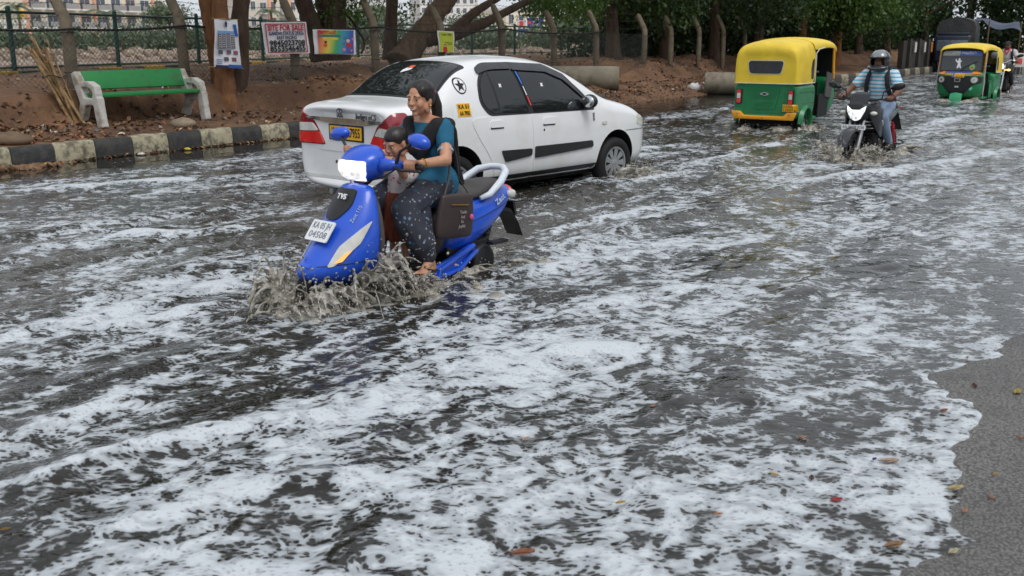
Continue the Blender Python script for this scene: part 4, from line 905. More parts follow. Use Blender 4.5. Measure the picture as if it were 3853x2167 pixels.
# ================================================================== beyond the fences: buildings, hedges, hoardings
M_GLASSD = pm('dark_window_glass', (0.10, 0.12, 0.15), 0.15, var=0.2)
def wallm(n, rgb): return pm('plaster_'+n, C(*rgb), 0.85, var=0.06, scale=0.3, dirt=tuple(c*0.8 for c in C(*rgb)), dirt_amt=0.35, dscale=0.25)
M_CREAM, M_ORNG, M_WHITEB, M_PALE, M_GREYB = wallm('cream', (232, 224, 204)), wallm('orange', (228, 178, 150)), wallm('white', (226, 226, 224)), wallm('pale', (214, 208, 196)), wallm('grey', (160, 160, 158))
def building(name, label, A, B, depth, z0, floors, fh, bays, wall, alt=None, slab=M_WHITEB, balc=(), win=(0.45, 0.5), roofh=0.5):
    A, B = Vector(A), Vector(B); A.z = B.z = z0; x = (B-A); L = x.length; x.normalize(); rz = math.atan2(x.y, x.x)
    o = empty(name, A, rz, label, 'building'); H = floors*fh
    b = MB(); b.box((L/2, depth/2+0.6, H/2), (L, depth, H)); b.build('wall', wall, o, smooth=False)
    b = MB(); b.box((L/2, depth/2+0.6, H+roofh/2), (L+0.3, depth+0.3, roofh)); b.build('roof', slab, o, smooth=False)
    bw = L/bays
    for f in range(floors):
        for k in range(bays):
            xc = bw*(k+0.5); zc = f*fh
            if balc == 'all' or k in balc:
                b = MB(); b.box((xc, 0.15, zc+0.08), (bw*0.82, 1.1, 0.24)); bo = b.build('balcony', slab, o, smooth=False)
                b = MB(); b.box((xc, -0.35, zc+0.62), (bw*0.78, 0.06, 0.8)); b.build('railing', M_GREYB, bo, smooth=False)
                ww, wh, wz = bw*0.6, fh*0.62, zc+fh*0.36+0.1
            else: ww, wh, wz = bw*win[0], fh*win[1], zc+fh*0.52
            b = MB(); b.box((xc, 0.57, wz), (ww+0.16, 0.12, wh+0.16)); w = b.build('window', alt if (alt and k % 3 == 0) else slab, o, smooth=False)
            for q in (-1, 1):
                b = MB(); b.box((xc+q*ww*0.255, 0.52, wz), (ww*0.46, 0.06, wh)); b.build('pane', M_GLASSD, w, smooth=False)
        if alt and f < floors:
            for k in (0, bays//2, bays-1):
                b = MB(); b.box((bw*k+0.25, 0.5, f*fh+fh/2), (0.5, 0.5, fh)); b.build('pilaster', alt, o, smooth=False)
    return o
def gx(px, Y, py=148): p = at(px, py, Y); return (p.x, p.y, 0)
building('apartment_block', 'long cream and orange apartment block behind the left fence', gx(118, 150), gx(640, 176), 14, 0.4, 3, 2.75, 9, M_CREAM, M_ORNG, balc='all')
building('apartment_house', 'low cream apartment house seen past the sale banner', gx(905, 190), gx(1130, 196), 12, 0.4, 3, 2.9, 6, M_PALE, M_ORNG, balc=(0, 2, 4))
building('house', 'pale flat roofed house at the far left behind the yellow tank', gx(-150, 120), gx(110, 126), 8, 0.4, 1, 3.0, 5, M_WHITEB)
building('tower_block', 'white tower block between the dark trunks', gx(1330, 330), gx(1470, 334), 16, 0, 8, 3.1, 5, M_WHITEB, win=(0.55, 0.55))
building('tower_block', 'white tower block right of the big leaning trunk', gx(1585, 340), gx(1790, 346), 16, 0, 9, 3.1, 8, M_WHITEB, win=(0.5, 0.5))
building('tower_block', 'distant pale tower block behind the long limbs', gx(1745, 420), gx(1800, 422), 16, 0, 12, 3.1, 3, M_PALE, win=(0.5, 0.5))
building('house', 'cream house low behind the long bare limbs', gx(1800, 150), gx(1880, 152), 8, 0.4, 1, 3.9, 4, M_CREAM)
building('apartment_house', 'cream terraced building behind the blue hoarding', gx(1910, 190), gx(2095, 196), 12, 0.4, 2, 3.2, 5, M_CREAM)
building('apartment_house', 'wide white building right of the blue hoarding', gx(2085, 175), gx(2250, 170), 12, 0.4, 2, 3.0, 5, M_WHITEB)
building('apartment_house', 'white building partly hidden by hanging leaves', gx(2255, 160), gx(2420, 150), 12, 0.4, 2, 3.3, 4, M_PALE)
# water tank on the far house
M_TANK = pm('yellow_plastic_tank', C(228, 180, 60), 0.5)
p = at(57, 56, 122); b = MB(); b.lathe([(0.01, 0), (0.42, 0), (0.45, 0.1), (0.45, 0.75), (0.36, 0.9), (0.14, 0.95), (0.14, 1.02), (0.01, 1.02)], (0, 0, 0), 'Z', 16); o = b.build('water_tank', M_TANK); o.location = (p.x, p.y+1.5, p.z-0.25); tag(o, 'yellow plastic water tank on the roof at far left', 'water tank')
b = MB(); b.box((p.x, p.y+1.5, (p.z-0.25+3.4)/2+0.2), (1.2, 1.2, p.z-0.25-3.4+0.4)); 
# hoardings
M_HBLUE = flat('hoarding_blue', (48, 66, 140)); M_HRED = flat('hoarding_red', (206, 70, 66))
def hoard(name, label, x0, y0, x1, y1, Y, mt):
    a, c = at(x0, y0, Y), at(x1, y1, Y); o = empty(name, (a.x, Y, 0.6), 0, label, 'billboard'); w = c.x-a.x; h = a.z-c.z; zc = (a.z+c.z)/2-0.6
    b = MB(); b.box((w/2, 0.1, zc), (w, 0.18, h)); b.build('panel', mt, o, smooth=False)
    for k in (0.15, 0.85): b = MB(); b.tube([(w*k, 0.3, 0), (w*k, 0.3, zc+h/2)], 0.12, 6); b.build('post', M_GREYB, o)
    def rect(u0, v0, u1, v1, m, off=0.02): b = MB(); b.box((w*(u0+u1)/2, 0.01-off/2, zc-h/2+h*(v0+v1)/2), (w*(u1-u0), off, h*(v1-v0))); b.build('printed_panel', m, o, smooth=False)
    def txt(t, u, v, sz, m, mx): text(t, sz, m, o, frame((w*u, -0.03, zc-h/2+h*v), (1, 0, 0), (0, 0, 1)), mx=mx)
    return rect, txt, w, h
r_, t_, w_, h_ = hoard('billboard', 'blue framed white billboard with a red square', 1948, 74, 1976, 103, 130, M_HBLUE); r_(0.08, 0.08, 0.92, 0.92, M_WHITEP); r_(0.2, 0.2, 0.8, 0.85, M_HRED, 0.04)
r_, t_, w_, h_ = hoard('billboard', 'large blue billboard with white lettering above the fence', 1984, 68, 2045, 106, 128, M_HBLUE); t_('ಕಾಮತ್', 0.52, 0.72, h_*0.4, M_WHITEP, w_*0.4); t_('ಲೋಕರುಚಿ', 0.52, 0.32, h_*0.4, M_WHITEP, w_*0.42); r_(0.04, 0.4, 0.24, 0.7, M_HRED)
r_, t_, w_, h_ = hoard('billboard', 'lower blue billboard seen through the wire netting', 1949, 108, 2006, 150, 126, M_HBLUE); r_(0.1, 0.1, 0.45, 0.35, M_WHITEP); r_(0.55, 0.3, 0.85, 0.75, M_HRED); r_(0.12, 0.5, 0.5, 0.8, flat('hoarding_pale', (150, 160, 200)))
# far hedges and trees past the lake bed
M_LEAFH = mat_leaf('haze_tinted_green_leaf', (0.085, 0.125, 0.080), (0.16, 0.21, 0.12), 0.2)  # distance haze is mixed into this paler leaf colour
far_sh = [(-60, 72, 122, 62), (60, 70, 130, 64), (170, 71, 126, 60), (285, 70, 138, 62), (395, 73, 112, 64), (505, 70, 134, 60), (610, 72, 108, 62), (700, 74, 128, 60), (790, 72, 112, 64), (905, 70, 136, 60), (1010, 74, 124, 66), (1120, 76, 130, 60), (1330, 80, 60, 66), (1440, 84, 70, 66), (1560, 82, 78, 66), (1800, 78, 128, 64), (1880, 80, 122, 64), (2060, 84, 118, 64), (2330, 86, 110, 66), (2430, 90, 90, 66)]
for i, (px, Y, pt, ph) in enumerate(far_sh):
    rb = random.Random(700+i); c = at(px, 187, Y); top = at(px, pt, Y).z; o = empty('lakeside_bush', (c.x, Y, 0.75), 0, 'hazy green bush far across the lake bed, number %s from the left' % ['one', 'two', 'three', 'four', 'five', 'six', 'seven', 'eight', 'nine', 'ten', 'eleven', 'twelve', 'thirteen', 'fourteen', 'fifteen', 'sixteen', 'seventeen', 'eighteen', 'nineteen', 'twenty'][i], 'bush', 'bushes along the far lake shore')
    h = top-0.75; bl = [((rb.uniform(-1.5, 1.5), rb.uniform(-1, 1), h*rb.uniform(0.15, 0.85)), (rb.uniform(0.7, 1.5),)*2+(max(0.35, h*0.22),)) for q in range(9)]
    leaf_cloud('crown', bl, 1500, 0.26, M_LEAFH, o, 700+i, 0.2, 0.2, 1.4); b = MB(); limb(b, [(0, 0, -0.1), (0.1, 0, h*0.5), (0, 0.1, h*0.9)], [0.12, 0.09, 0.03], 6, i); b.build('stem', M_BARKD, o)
# flat-topped rain tree beyond the fence, round tree between the towers
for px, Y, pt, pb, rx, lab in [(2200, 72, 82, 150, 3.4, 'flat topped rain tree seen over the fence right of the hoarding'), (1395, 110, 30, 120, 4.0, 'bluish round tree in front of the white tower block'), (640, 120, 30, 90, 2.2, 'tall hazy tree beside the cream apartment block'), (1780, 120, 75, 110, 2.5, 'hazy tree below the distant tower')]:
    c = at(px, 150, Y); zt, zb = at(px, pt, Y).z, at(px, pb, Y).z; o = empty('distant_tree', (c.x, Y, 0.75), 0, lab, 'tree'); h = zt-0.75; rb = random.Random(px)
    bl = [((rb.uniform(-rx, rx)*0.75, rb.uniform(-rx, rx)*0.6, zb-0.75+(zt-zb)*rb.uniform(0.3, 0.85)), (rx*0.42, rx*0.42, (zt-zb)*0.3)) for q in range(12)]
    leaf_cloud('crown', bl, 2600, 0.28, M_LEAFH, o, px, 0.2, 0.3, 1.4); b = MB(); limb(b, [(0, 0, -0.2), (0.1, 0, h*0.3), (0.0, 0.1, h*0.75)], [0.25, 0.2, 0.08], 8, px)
    for q in range(5): a = q*1.3; limb(b, [(0.1, 0, h*0.3), (math.cos(a)*rx*0.3, math.sin(a)*rx*0.3, h*0.5), (math.cos(a)*rx*0.65, math.sin(a)*rx*0.6, h*0.75)], [0.12, 0.08, 0.04], 6, q)
    b.build('trunk', M_BARKD, o)
# coconut palms
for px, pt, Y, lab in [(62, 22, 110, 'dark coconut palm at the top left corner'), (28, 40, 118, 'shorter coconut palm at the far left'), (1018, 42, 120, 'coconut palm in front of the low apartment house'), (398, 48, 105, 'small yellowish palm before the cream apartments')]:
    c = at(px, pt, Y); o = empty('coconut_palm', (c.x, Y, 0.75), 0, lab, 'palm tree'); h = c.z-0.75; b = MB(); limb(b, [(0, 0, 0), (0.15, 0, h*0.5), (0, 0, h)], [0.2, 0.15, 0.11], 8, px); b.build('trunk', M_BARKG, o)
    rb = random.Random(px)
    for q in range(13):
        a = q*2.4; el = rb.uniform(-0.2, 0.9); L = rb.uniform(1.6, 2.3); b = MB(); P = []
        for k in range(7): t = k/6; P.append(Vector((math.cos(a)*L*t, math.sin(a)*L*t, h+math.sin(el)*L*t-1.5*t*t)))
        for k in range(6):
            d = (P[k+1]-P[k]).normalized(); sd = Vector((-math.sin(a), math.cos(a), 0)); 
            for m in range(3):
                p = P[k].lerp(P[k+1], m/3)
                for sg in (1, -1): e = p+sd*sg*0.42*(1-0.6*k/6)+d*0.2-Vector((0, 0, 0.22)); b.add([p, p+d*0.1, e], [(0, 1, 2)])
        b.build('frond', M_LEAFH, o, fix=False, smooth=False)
# rubble heaps on the lake bed just past the fence
b = MB(); r4 = random.Random(12)
for _ in range(650):
    px = r4.uniform(-100, 2500); Y = r4.uniform(32, 62); p = at(px, 160, Y); q = r4.uniform(0.05, 0.28)*(0.6+Y/70); b.ell((p.x, Y, 0.86+q*0.2), (q, q*r4.uniform(0.5, 1), q*r4.uniform(0.3, 0.7)), (r4.random(), r4.random(), r4.random()*3), 6, 4)
tag(b.build('rubble', pm('pale_rubble', C(148, 132, 116), 0.9, var=0.4, scale=0.6, world=True), fix=False), 'pale broken stones strewn over the dry lake bed', 'rubble', None, 'stuff')

# ---------------------------------------------------------------- far right: lorry, wall, stall
M_TARP = pm('black_tarpaulin', C(58, 60, 60), 0.55, var=0.25, scale=2, bump=0.5, bscale=4, bdist=0.06); M_LBLUE = pm('dark_blue_lorry_paint', C(30, 36, 52), 0.45); M_TYRE = pm('tyre_rubber', C(22, 22, 23), 0.75, var=0.15)
lp = at(3590, 200, 50); lorry = empty('lorry', (lp.x, 50, 0), math.radians(-118), 'dark blue lorry with black tarpaulin cover behind the oncoming rickshaw', 'lorry'); lorry.scale = (0.9, 0.9, 0.93)
# local +X = forward (towards the camera)
b = MB(); b.box((1.0, 0, 1.25), (1.5, 1.72, 1.35)); b.build('cab', M_LBLUE, lorry, bevel=0.12, seg=3)
b = MB(); b.box((1.77, 0, 1.42), (0.03, 1.5, 0.55), (0, -0.12, 0)); b.build('windscreen', M_GLASSD, lorry, bevel=0.02)
b = MB(); b.box((1.05, 0, 1.98), (1.3, 1.5, 0.14)); b.build('roof_rack', M_LBLUE, lorry, bevel=0.03)
b = MB()
for k in range(9):
    x = 0.25-k*0.42; w = 0.98+0.03*math.sin(k*2.1); zt = 2.78+0.05*math.sin(k*3.0)
    rg = [(x, -w, 0.95), (x, -w, 1.6), (x, -w*0.99, 2.3), (x, -w*0.88, 2.62), (x, -w*0.45, zt), (x, 0, zt+0.05), (x, w*0.45, zt), (x, w*0.88, 2.62), (x, w*0.99, 2.3), (x, w, 1.6), (x, w, 0.95)]
    b.v += rg
n = 11
b.f = [(i*n+j, i*n+j+1, (i+1)*n+j+1, (i+1)*n+j) for i in range(8) for j in range(n-1)]+[tuple(range(n)), tuple(range(8*n, 9*n))]; b.m = [0]*len(b.f); b.build('tarpaulin', M_TARP, lorry, ang=50)
b = MB(); b.box((-1.3, 0, 0.85), (3.4, 1.9, 0.3)); b.build('cargo_bed', M_LBLUE, lorry)
for x in (1.15, -2.0):
    for y in (-0.8, 0.8): b = MB(); b.lathe([(0.16, -0.1), (0.40, -0.1), (0.42, 0), (0.40, 0.1), (0.16, 0.1)], (x, y, 0.42), 'Y', 20); b.build('wheel', M_TYRE, lorry)
# poster wall
M_WALL = pm('grimy_grey_wall', C(66, 63, 58), 0.9, var=0.25, scale=0.8, dirt=C(50, 46, 42), dirt_amt=0.7, dscale=0.7)
wa, wb = at(3395, 230, 47.2), at(3530, 215, 50); L = (wb-wa).length; rzw = math.atan2(wb.y-wa.y, wb.x-wa.x)
wl_ = empty('boundary_wall', (wa.x, wa.y, 0.3), rzw, 'grimy grey wall with pasted bills behind the trees', 'wall')
b = MB(); b.box((L/2, 0.12, 0.62), (L, 0.24, 1.24)); b.build('masonry', M_WALL, wl_, smooth=False)
for k in range(4): b = MB(); b.box((L*(k+0.5)/4, -0.05, 0.66), (0.22, 0.2, 1.34)); b.build('pier', M_WALL, wl_, smooth=False)
for px, rgb, w in [(3427, (214, 210, 206), 0.20), (3462, (206, 202, 200), 0.16), (3488, (206, 132, 80), 0.18)]:
    k = (px-3395)/135*L; b = MB(); b.box((k, -0.165, 0.95), (w, 0.012, 0.46)); b.build('pasted_bill', flat('bill_%d' % px, rgb), wl_, smooth=False)
# roadside stall with blue tarpaulin
sp = at(3745, 210, 44); stall = empty('street_stall', (sp.x, 44, 0.15), -0.2, 'dark roadside stall under a sagging blue tarpaulin', 'stall')
sheet([Vector((-0.9, 0.5, 2.3)), Vector((0.9, 0.7, 2.2)), Vector((0.8, -0.6, 1.75)), Vector((-0.5, -0.6, 2.0))], 12, 8, 0.07, 3, pm('blue_tarpaulin', C(52, 62, 84), 0.5, var=0.2, bump=0.4, bscale=5, bdist=0.05), 'tarpaulin', stall)
for x, y in ((-0.9, 0.5), (1.1, 0.8), (0.95, -0.6), (-0.55, -0.7)): b = MB(); b.tube([(x, y, 0), (x, y, 2.2)], 0.03, 6); b.build('pole', M_BARKG, stall)
b = MB(); b.box((0.1, 0.1, 0.4), (1.7, 0.9, 0.8)); b.build('counter', M_WALL, stall, smooth=False)
ct_ = at(3815, 215, 38); cart = empty('push_cart', (ct_.x, 38, 0.1), 0.3, 'small white box cart at the right edge beyond the cap wearing rider', 'cart')
b = MB(); b.box((0, 0, 0.75), (0.8, 0.5, 0.5)); b.build('box', M_PALE, cart, bevel=0.02); b = MB(); b.box((0, -0.26, 0.72), (0.3, 0.02, 0.2)); b.build('painted_panel', M_HRED, cart, smooth=False)
for x in (-0.35, 0.35):
    for y in (-0.2, 0.2): b = MB(); b.tube([(x, y, 0), (x, y, 0.55)], 0.02, 6); b.build('leg', M_GREYB, cart)
# closing belt of trees where the road bends away
for i, (s, t) in enumerate([(64, -2), (66, 5), (66, 12), (62, 18), (54, 21), (70, 9)]):
    rb = random.Random(500+i); o = R(s, t, 0.0); tr = empty('shade_tree', o, 0, 'huge dark tree closing the far end of the road, '+['left of the lorry top', 'behind the lorry', 'behind the stall', 'at the right edge', 'nearest at the right edge', 'farthest back'][i], 'tree', 'trees closing the far end of the road')
    b = MB(); limb(b, [(0, 0, -0.2), (0.1, 0, 2), (0.2, 0.1, 5), (0.1, 0.1, 7)], [0.4, 0.3, 0.2, 0.08], 10, i); b.build('trunk', M_BARKD, tr, ang=180)
    bl = [((rb.uniform(-4, 4), rb.uniform(-3.4, 3.4), rb.uniform(0.8, 7.0)), (1.9, 1.9, 1.2)) for q in range(24)]
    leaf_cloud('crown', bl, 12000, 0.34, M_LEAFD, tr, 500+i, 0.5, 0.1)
# trees on the near side of the road, behind the camera: seen only mirrored in glass and paint
for i, (sq, tq) in enumerate([(-17, 17), (-8, 19), (2, 18.5), (11, 19), (21, 18), (-13, 23), (6, 24)]):
    rb = random.Random(800+i); o = R(sq, tq, 0.1); tr = empty('kerbside_tree', o, 0, 'leafy tree on the near side of the road, outside the picture, '+['far left', 'left', 'middle', 'right', 'far right', 'behind the left ones', 'behind the right ones'][i], 'tree', 'trees on the near side of the road')
    b = MB(); limb(b, [(0, 0, -0.3), (0.1, 0, 2), (0.2, 0.1, 4), (0.1, 0.1, 6)], [0.3, 0.22, 0.16, 0.06], 8, i); b.build('trunk', M_BARKD, tr, ang=180)
    bl = [((rb.uniform(-2.6, 2.6), rb.uniform(-2.6, 2.6), rb.uniform(2.6, 6.5)), (1.4, 1.4, 0.9)) for q in range(12)]; leaf_cloud('crown', bl, 3000, 0.30, M_LEAF, tr, 800+i, 0.5, 0.2)
# ================================================================== white sedan
M_CARW = pm('white_car_paint', C(232, 233, 234), 0.28, var=0.02, coat=0.6, dirt=C(206, 200, 190), dirt_amt=0.25, dscale=2)
M_TRIMB = pm('black_plastic_trim', C(32, 33, 35), 0.5, var=0.1); M_WELL = pm('black_wheel_well', C(12, 12, 12), 0.9)
M_TINT = pm('tinted_glass', (0.012, 0.014, 0.016), 0.04, var=0.1, spec=0.6); M_SILV = pm('silver_alloy', C(172, 174, 176), 0.35, 0.7, var=0.08); M_CHROME = pm('chrome', C(206, 208, 210), 0.12, 1.0, var=0.03)
M_LRED = pm('red_lamp_lens', (0.70, 0.020, 0.018), 0.12, var=0.1, coat=0.8); M_LDRED = pm('dark_red_lamp_lens', (0.25, 0.008, 0.02), 0.12, var=0.1, coat=0.8); M_LCLR = pm('clear_lamp_lens', C(206, 206, 200), 0.15, var=0.15, coat=0.8); M_LAMB = pm('amber_lamp_lens', (0.75, 0.25, 0.03), 0.15, var=0.1, coat=0.8)
M_PLY = pm('yellow_number_plate', C(238, 178, 26), 0.45, var=0.04); M_PLW = pm('white_number_plate', C(226, 228, 230), 0.45, var=0.04); M_SEAM = pm('panel_gap', C(120, 122, 124), 0.8)
def wheel(parent, c, R_, w, rim_r, mt_rim, name='wheel', spokes=9, hub=0.05, side=-1, dish=0.03):
    """tyre + rim as parts of a wheel; axis = local Y, side = outer face direction"""
    wo = bpy.data.objects.new(name, None); COL.objects.link(wo); wo.parent = parent; wo.location = c
    b = MB(); h = w/2; b.lathe([(rim_r, -h*0.8), (rim_r+0.02, -h), (R_-0.03, -h), (R_-0.008, -h*0.75), (R_, -h*0.3), (R_, h*0.3), (R_-0.008, h*0.75), (R_-0.03, h), (rim_r+0.02, h), (rim_r, h*0.8), (rim_r, -h*0.8)], (0, 0, 0), 'Y', 40); b.build('tyre', M_TYRE, wo, ang=50)
    b = MB(); b.lathe([(rim_r*0.99, h*0.7*side*-1), (rim_r*0.97, h*0.4*side), (rim_r*0.99, h*0.82*side), (rim_r*0.90, h*0.80*side), (rim_r*0.86, (h*0.62-dish*0.3)*side)], (0, 0, 0), 'Y', 40)
    for k in range(spokes):
        a = 2*math.pi*k/spokes; ca, sa = math.cos(a), math.sin(a); t = Vector((-sa, 0, ca)); r_ = Vector((ca, 0, sa)); y = (h*0.80-dish)*side
        for q in (0.0,):
            A = r_*hub*0.7+Vector((0, y+0.012*side, 0)); B = r_*rim_r*0.93+Vector((0, h*0.72*side, 0)); ww = rim_r*0.95*math.pi/spokes*0.62
            b.add([A+t*ww*0.45, A-t*ww*0.45, B-t*ww, B+t*ww, A+t*ww*0.3-Vector((0, 0.02*side, 0)), A-t*ww*0.3-Vector((0, 0.02*side, 0)), B-t*ww*0.8-Vector((0, 0.02*side, 0)), B+t*ww*0.8-Vector((0, 0.02*side, 0))], [(0, 1, 2, 3), (1, 0, 4, 5), (2, 1, 5, 6), (3, 2, 6, 7), (0, 3, 7, 4)])
    b.lathe([(0.001, (h*0.80-dish+0.02)*side), (hub, (h*0.80-dish+0.015)*side), (hub*1.1, (h*0.5-dish)*side)], (0, 0, 0), 'Y', 20)
    b.build('rim', mt_rim, wo, ang=40)
    b = MB(); b.lathe([(0.001, (h*0.25-dish)*side), (rim_r*0.9, (h*0.25-dish)*side)], (0, 0, 0), 'Y', 30); b.build('brake_disc', M_WELL, wo)
    return wo
car = empty('car', (-1.06, 9.92, -0.03), math.pi/2-math.radians(43.5), 'white sedan taxi driving away through the flood, seen from behind', 'car')
car.scale = (1, 0.97, 1.0)
def car_section(x, w, zb, zs, zt, cab=None, ws=None, wr=None):
    """half section from bottom centre to top centre; cab: (belt z, mid (y, z), edge (y, z), inner (y, z))"""
    P = [(0, zb), (w*0.62, zb), (w*0.93, zb+0.03), (w*0.985, zb+0.16), (w, 0.60), (w*0.99, 0.78)]
    if cab: P += list(cab)
    else: P += [(w*0.955, zs), (w*0.86, zs+(zt-zs)*0.62), (w*0.60, zs+(zt-zs)*0.86), (w*0.30, zt-0.008)]
    P.append((0, zt)); return [(x, y, z) for y, z in P]
KW = 0.955
CS = [
    car_section(-0.70, 0.58, 0.34, 0.90, 0.96), car_section(-0.755, 0.68, 0.28, 0.93, 1.00), car_section(-0.73, 0.75, 0.24, 0.965, 1.045), car_section(-0.62, 0.78, 0.22, 0.985, 1.07), car_section(-0.40, 0.795, 0.22, 0.995, 1.085),
    car_section(-0.20, 0.80, 0.22, 1.0, 1.10, [(0.78, 0.965), (0.745, 1.055), (0.61, 1.085), (0.32, 1.095)]),
    car_section(-0.04, 0.80, 0.22, 1.0, 1.245, [(0.78, 0.955), (0.725, 1.12), (0.645, 1.205), (0.36, 1.235)]),
    car_section(0.12, 0.80, 0.21, 1.0, 1.375, [(0.78, 0.945), (0.70, 1.175), (0.605, 1.325), (0.36, 1.365)]),
    car_section(0.28, 0.80, 0.21, 1.0, 1.445, [(0.78, 0.935), (0.69, 1.195), (0.575, 1.385), (0.36, 1.43)]),
    car_section(0.72, 0.80, 0.21, 1.0, 1.482, [(0.78, 0.92), (0.685, 1.20), (0.57, 1.415), (0.36, 1.467)]),
    car_section(1.20, 0.80, 0.21, 1.0, 1.480, [(0.78, 0.905), (0.685, 1.19), (0.575, 1.41), (0.36, 1.465)]),
    car_section(1.60, 0.80, 0.21, 1.0, 1.435, [(0.78, 0.895), (0.69, 1.16), (0.59, 1.36), (0.36, 1.415)]),
    car_section(1.95, 0.795, 0.21, 1.0, 1.285, [(0.775, 0.89), (0.705, 1.07), (0.62, 1.22), (0.36, 1.27)]),
    car_section(2.28, 0.785, 0.21, 1.0, 1.085, [(0.765, 0.885), (0.715, 0.98), (0.61, 1.045), (0.34, 1.075)]),
    car_section(2.50, 0.78, 0.21, 0.885, 1.01), car_section(2.80, 0.76, 0.22, 0.85, 0.95), car_section(3.02, 0.70, 0.23, 0.78, 0.865), car_section(3.16, 0.61, 0.24, 0.67, 0.745), car_section(3.235, 0.49, 0.27, 0.56, 0.60), car_section(3.22, 0.41, 0.32, 0.52, 0.55)]
b = MB(); n = len(CS[0]); rings = []
for sec in CS: rings.append([Vector(p) for p in sec]+[Vector((p[0], -p[1], p[2])) for p in sec[-2:0:-1]])
m_ = len(rings[0]); b.rings(rings, True, False)
for ri in (0, len(rings)-1):        # quads across both ends
    o_ = ri*m_
    for i in range(n-1):
        a, c = o_+i, o_+i+1; a2 = o_+(m_-i) % m_; c2 = o_+(m_-i-1) % m_
        if i == 0: b.f.append((a, c, c2)); b.m.append(0)
        elif i == n-2: b.f.append((a, c, a2)); b.m.append(0)
        else: b.f.append((a, c, c2, a2)); b.m.append(0)
body = b.build('body', [M_CARW, M_WELL], car, sub=2, ang=180)
def cut(o, cutter):
    md = o.modifiers.new('b', 'BOOLEAN'); md.object = cutter; md.operation = 'DIFFERENCE'; md.solver = 'EXACT'; cutter.parent = None; bake(o, (cutter,)); bpy.data.objects.remove(cutter); o.data.shade_smooth(); o.data.set_sharp_from_angle(angle=math.radians(32))
body_full = bvh_of(body)
for x in (0.0, 2.45):
    for y in (-0.75, 0.75):
        c = MB(); c.lathe([(0.001, -0.32), (0.345, -0.32), (0.345, 0.32), (0.001, 0.32)], (x, y, 0.315), 'Y', 36, m=1); c.m = [1]*len(c.f); co = c.build('cutter', [M_CARW, M_WELL], car); cut(body, co)
bv = bvh_of(body)
for x in (0.0, 2.45):
    for y, sd in ((-0.69, -1), (0.69, 1)): wheel(car, (x, y, 0.285), 0.287, 0.17, 0.185, M_SILV, 'wheel', 9, 0.045, sd)
def on_side(poly, off, mt, name, parent, sides=(-1, 1), skirt=0.0, step=0.06, ang=40, bvh=None):
    out = []
    for sd in sides:
        mb = patch(bvh or bv, poly, (0, sd*1.5, 0), (1, 0, 0), (0, 0, 1), (0, -sd, 0), off, step, skirt); out.append(mb.build(name, mt, parent, ang=ang))
    return out
def on_rear(poly, off, mt, name, parent, skirt=0.0, step=0.06, bvh=None, d=(1, 0, 0), o0=(-2, 0, 0)):
    """outline (a, b): a to the right as seen from behind = -Y"""
    return patch(bvh or bv, poly, o0, (0, -1, 0), (0, 0, 1), d, off, step, skirt).build(name, mt, parent)
# doors (front, rear), proud of the body by the panel thickness, each with handle and window
RP = roundpoly
rd = RP([(0.40, 0.905), (1.02, 0.90), (1.04, 0.26), (0.52, 0.26), (0.44, 0.50), (0.28, 0.70), (0.16, 0.90)], [0.05, 0.02, 0.02, 0.10, 0.10, 0.15, 0.10]); fd = RP([(1.035, 0.90), (2.06, 0.885), (2.12, 0.78), (2.08, 0.26), (1.055, 0.26)], [0.02, 0.05, 0.05, 0.10, 0.02])
for sd in (-1, 1):
    for poly, hx, hz, nm in ((rd, 0.52, 0.83, 'rear'), (fd, 1.28, 0.82, 'front')):
        dr = on_side(poly, 0.006, M_CARW, 'door', car, (sd,), 0.012)[0]
        big = [(x+(0.012 if x > 1.2 else -0.012)*(1 if nm else 1), z) for x, z in poly]
        h_ = on_side(RP([(hx-0.095, hz-0.03), (hx+0.095, hz-0.03), (hx+0.10, hz+0.02), (hx+0.06, hz+0.035), (hx-0.08, hz+0.035)], 0.015), 0.022, M_CARW, 'handle', dr, (sd,), 0.02, 0.04)[0]
        on_side(RP([(hx-0.09, hz-0.045), (hx+0.09, hz-0.045), (hx+0.09, hz-0.028), (hx-0.09, hz-0.028)], 0.006), 0.0085, M_TRIMB, 'handle_recess', dr, (sd,), 0, 0.04)
        a, c = (0.63, 1.01) if nm == 'rear' else (1.06, 1.98)
        mz = lambda x: 0.455+0.014*(x-0.5)
        on_side(RP([(a-(0.06 if nm == 'rear' else 0), mz(a)+0.115), (c, mz(c)+0.10), (c+(0.02 if nm == 'front' else 0), mz(c)+0.03), (a, mz(a))], [0.02, 0.02, 0.03, 0.02]), 0.022, M_TRIMB, 'side_moulding', dr, (sd,), 0.016, 0.06)
    # keyhole
    on_side([(1.20+0.012*math.cos(a), 0.735+0.012*math.sin(a)) for a in np.linspace(0, 6.28, 10, endpoint=False)], 0.010, M_TRIMB, 'keyhole', car, (sd,), 0, 0.02)
# sill trim
sill = [(0.36, 0.30), (0.40, 0.265), (2.08, 0.255), (2.12, 0.29), (2.10, 0.315), (1.9, 0.325), (0.5, 0.325)]
on_side([(0.38, 0.325), (0.42, 0.235), (2.06, 0.235), (2.10, 0.325)], 0.016, M_TRIMB, 'sill_trim', car, (-1, 1), 0.03)
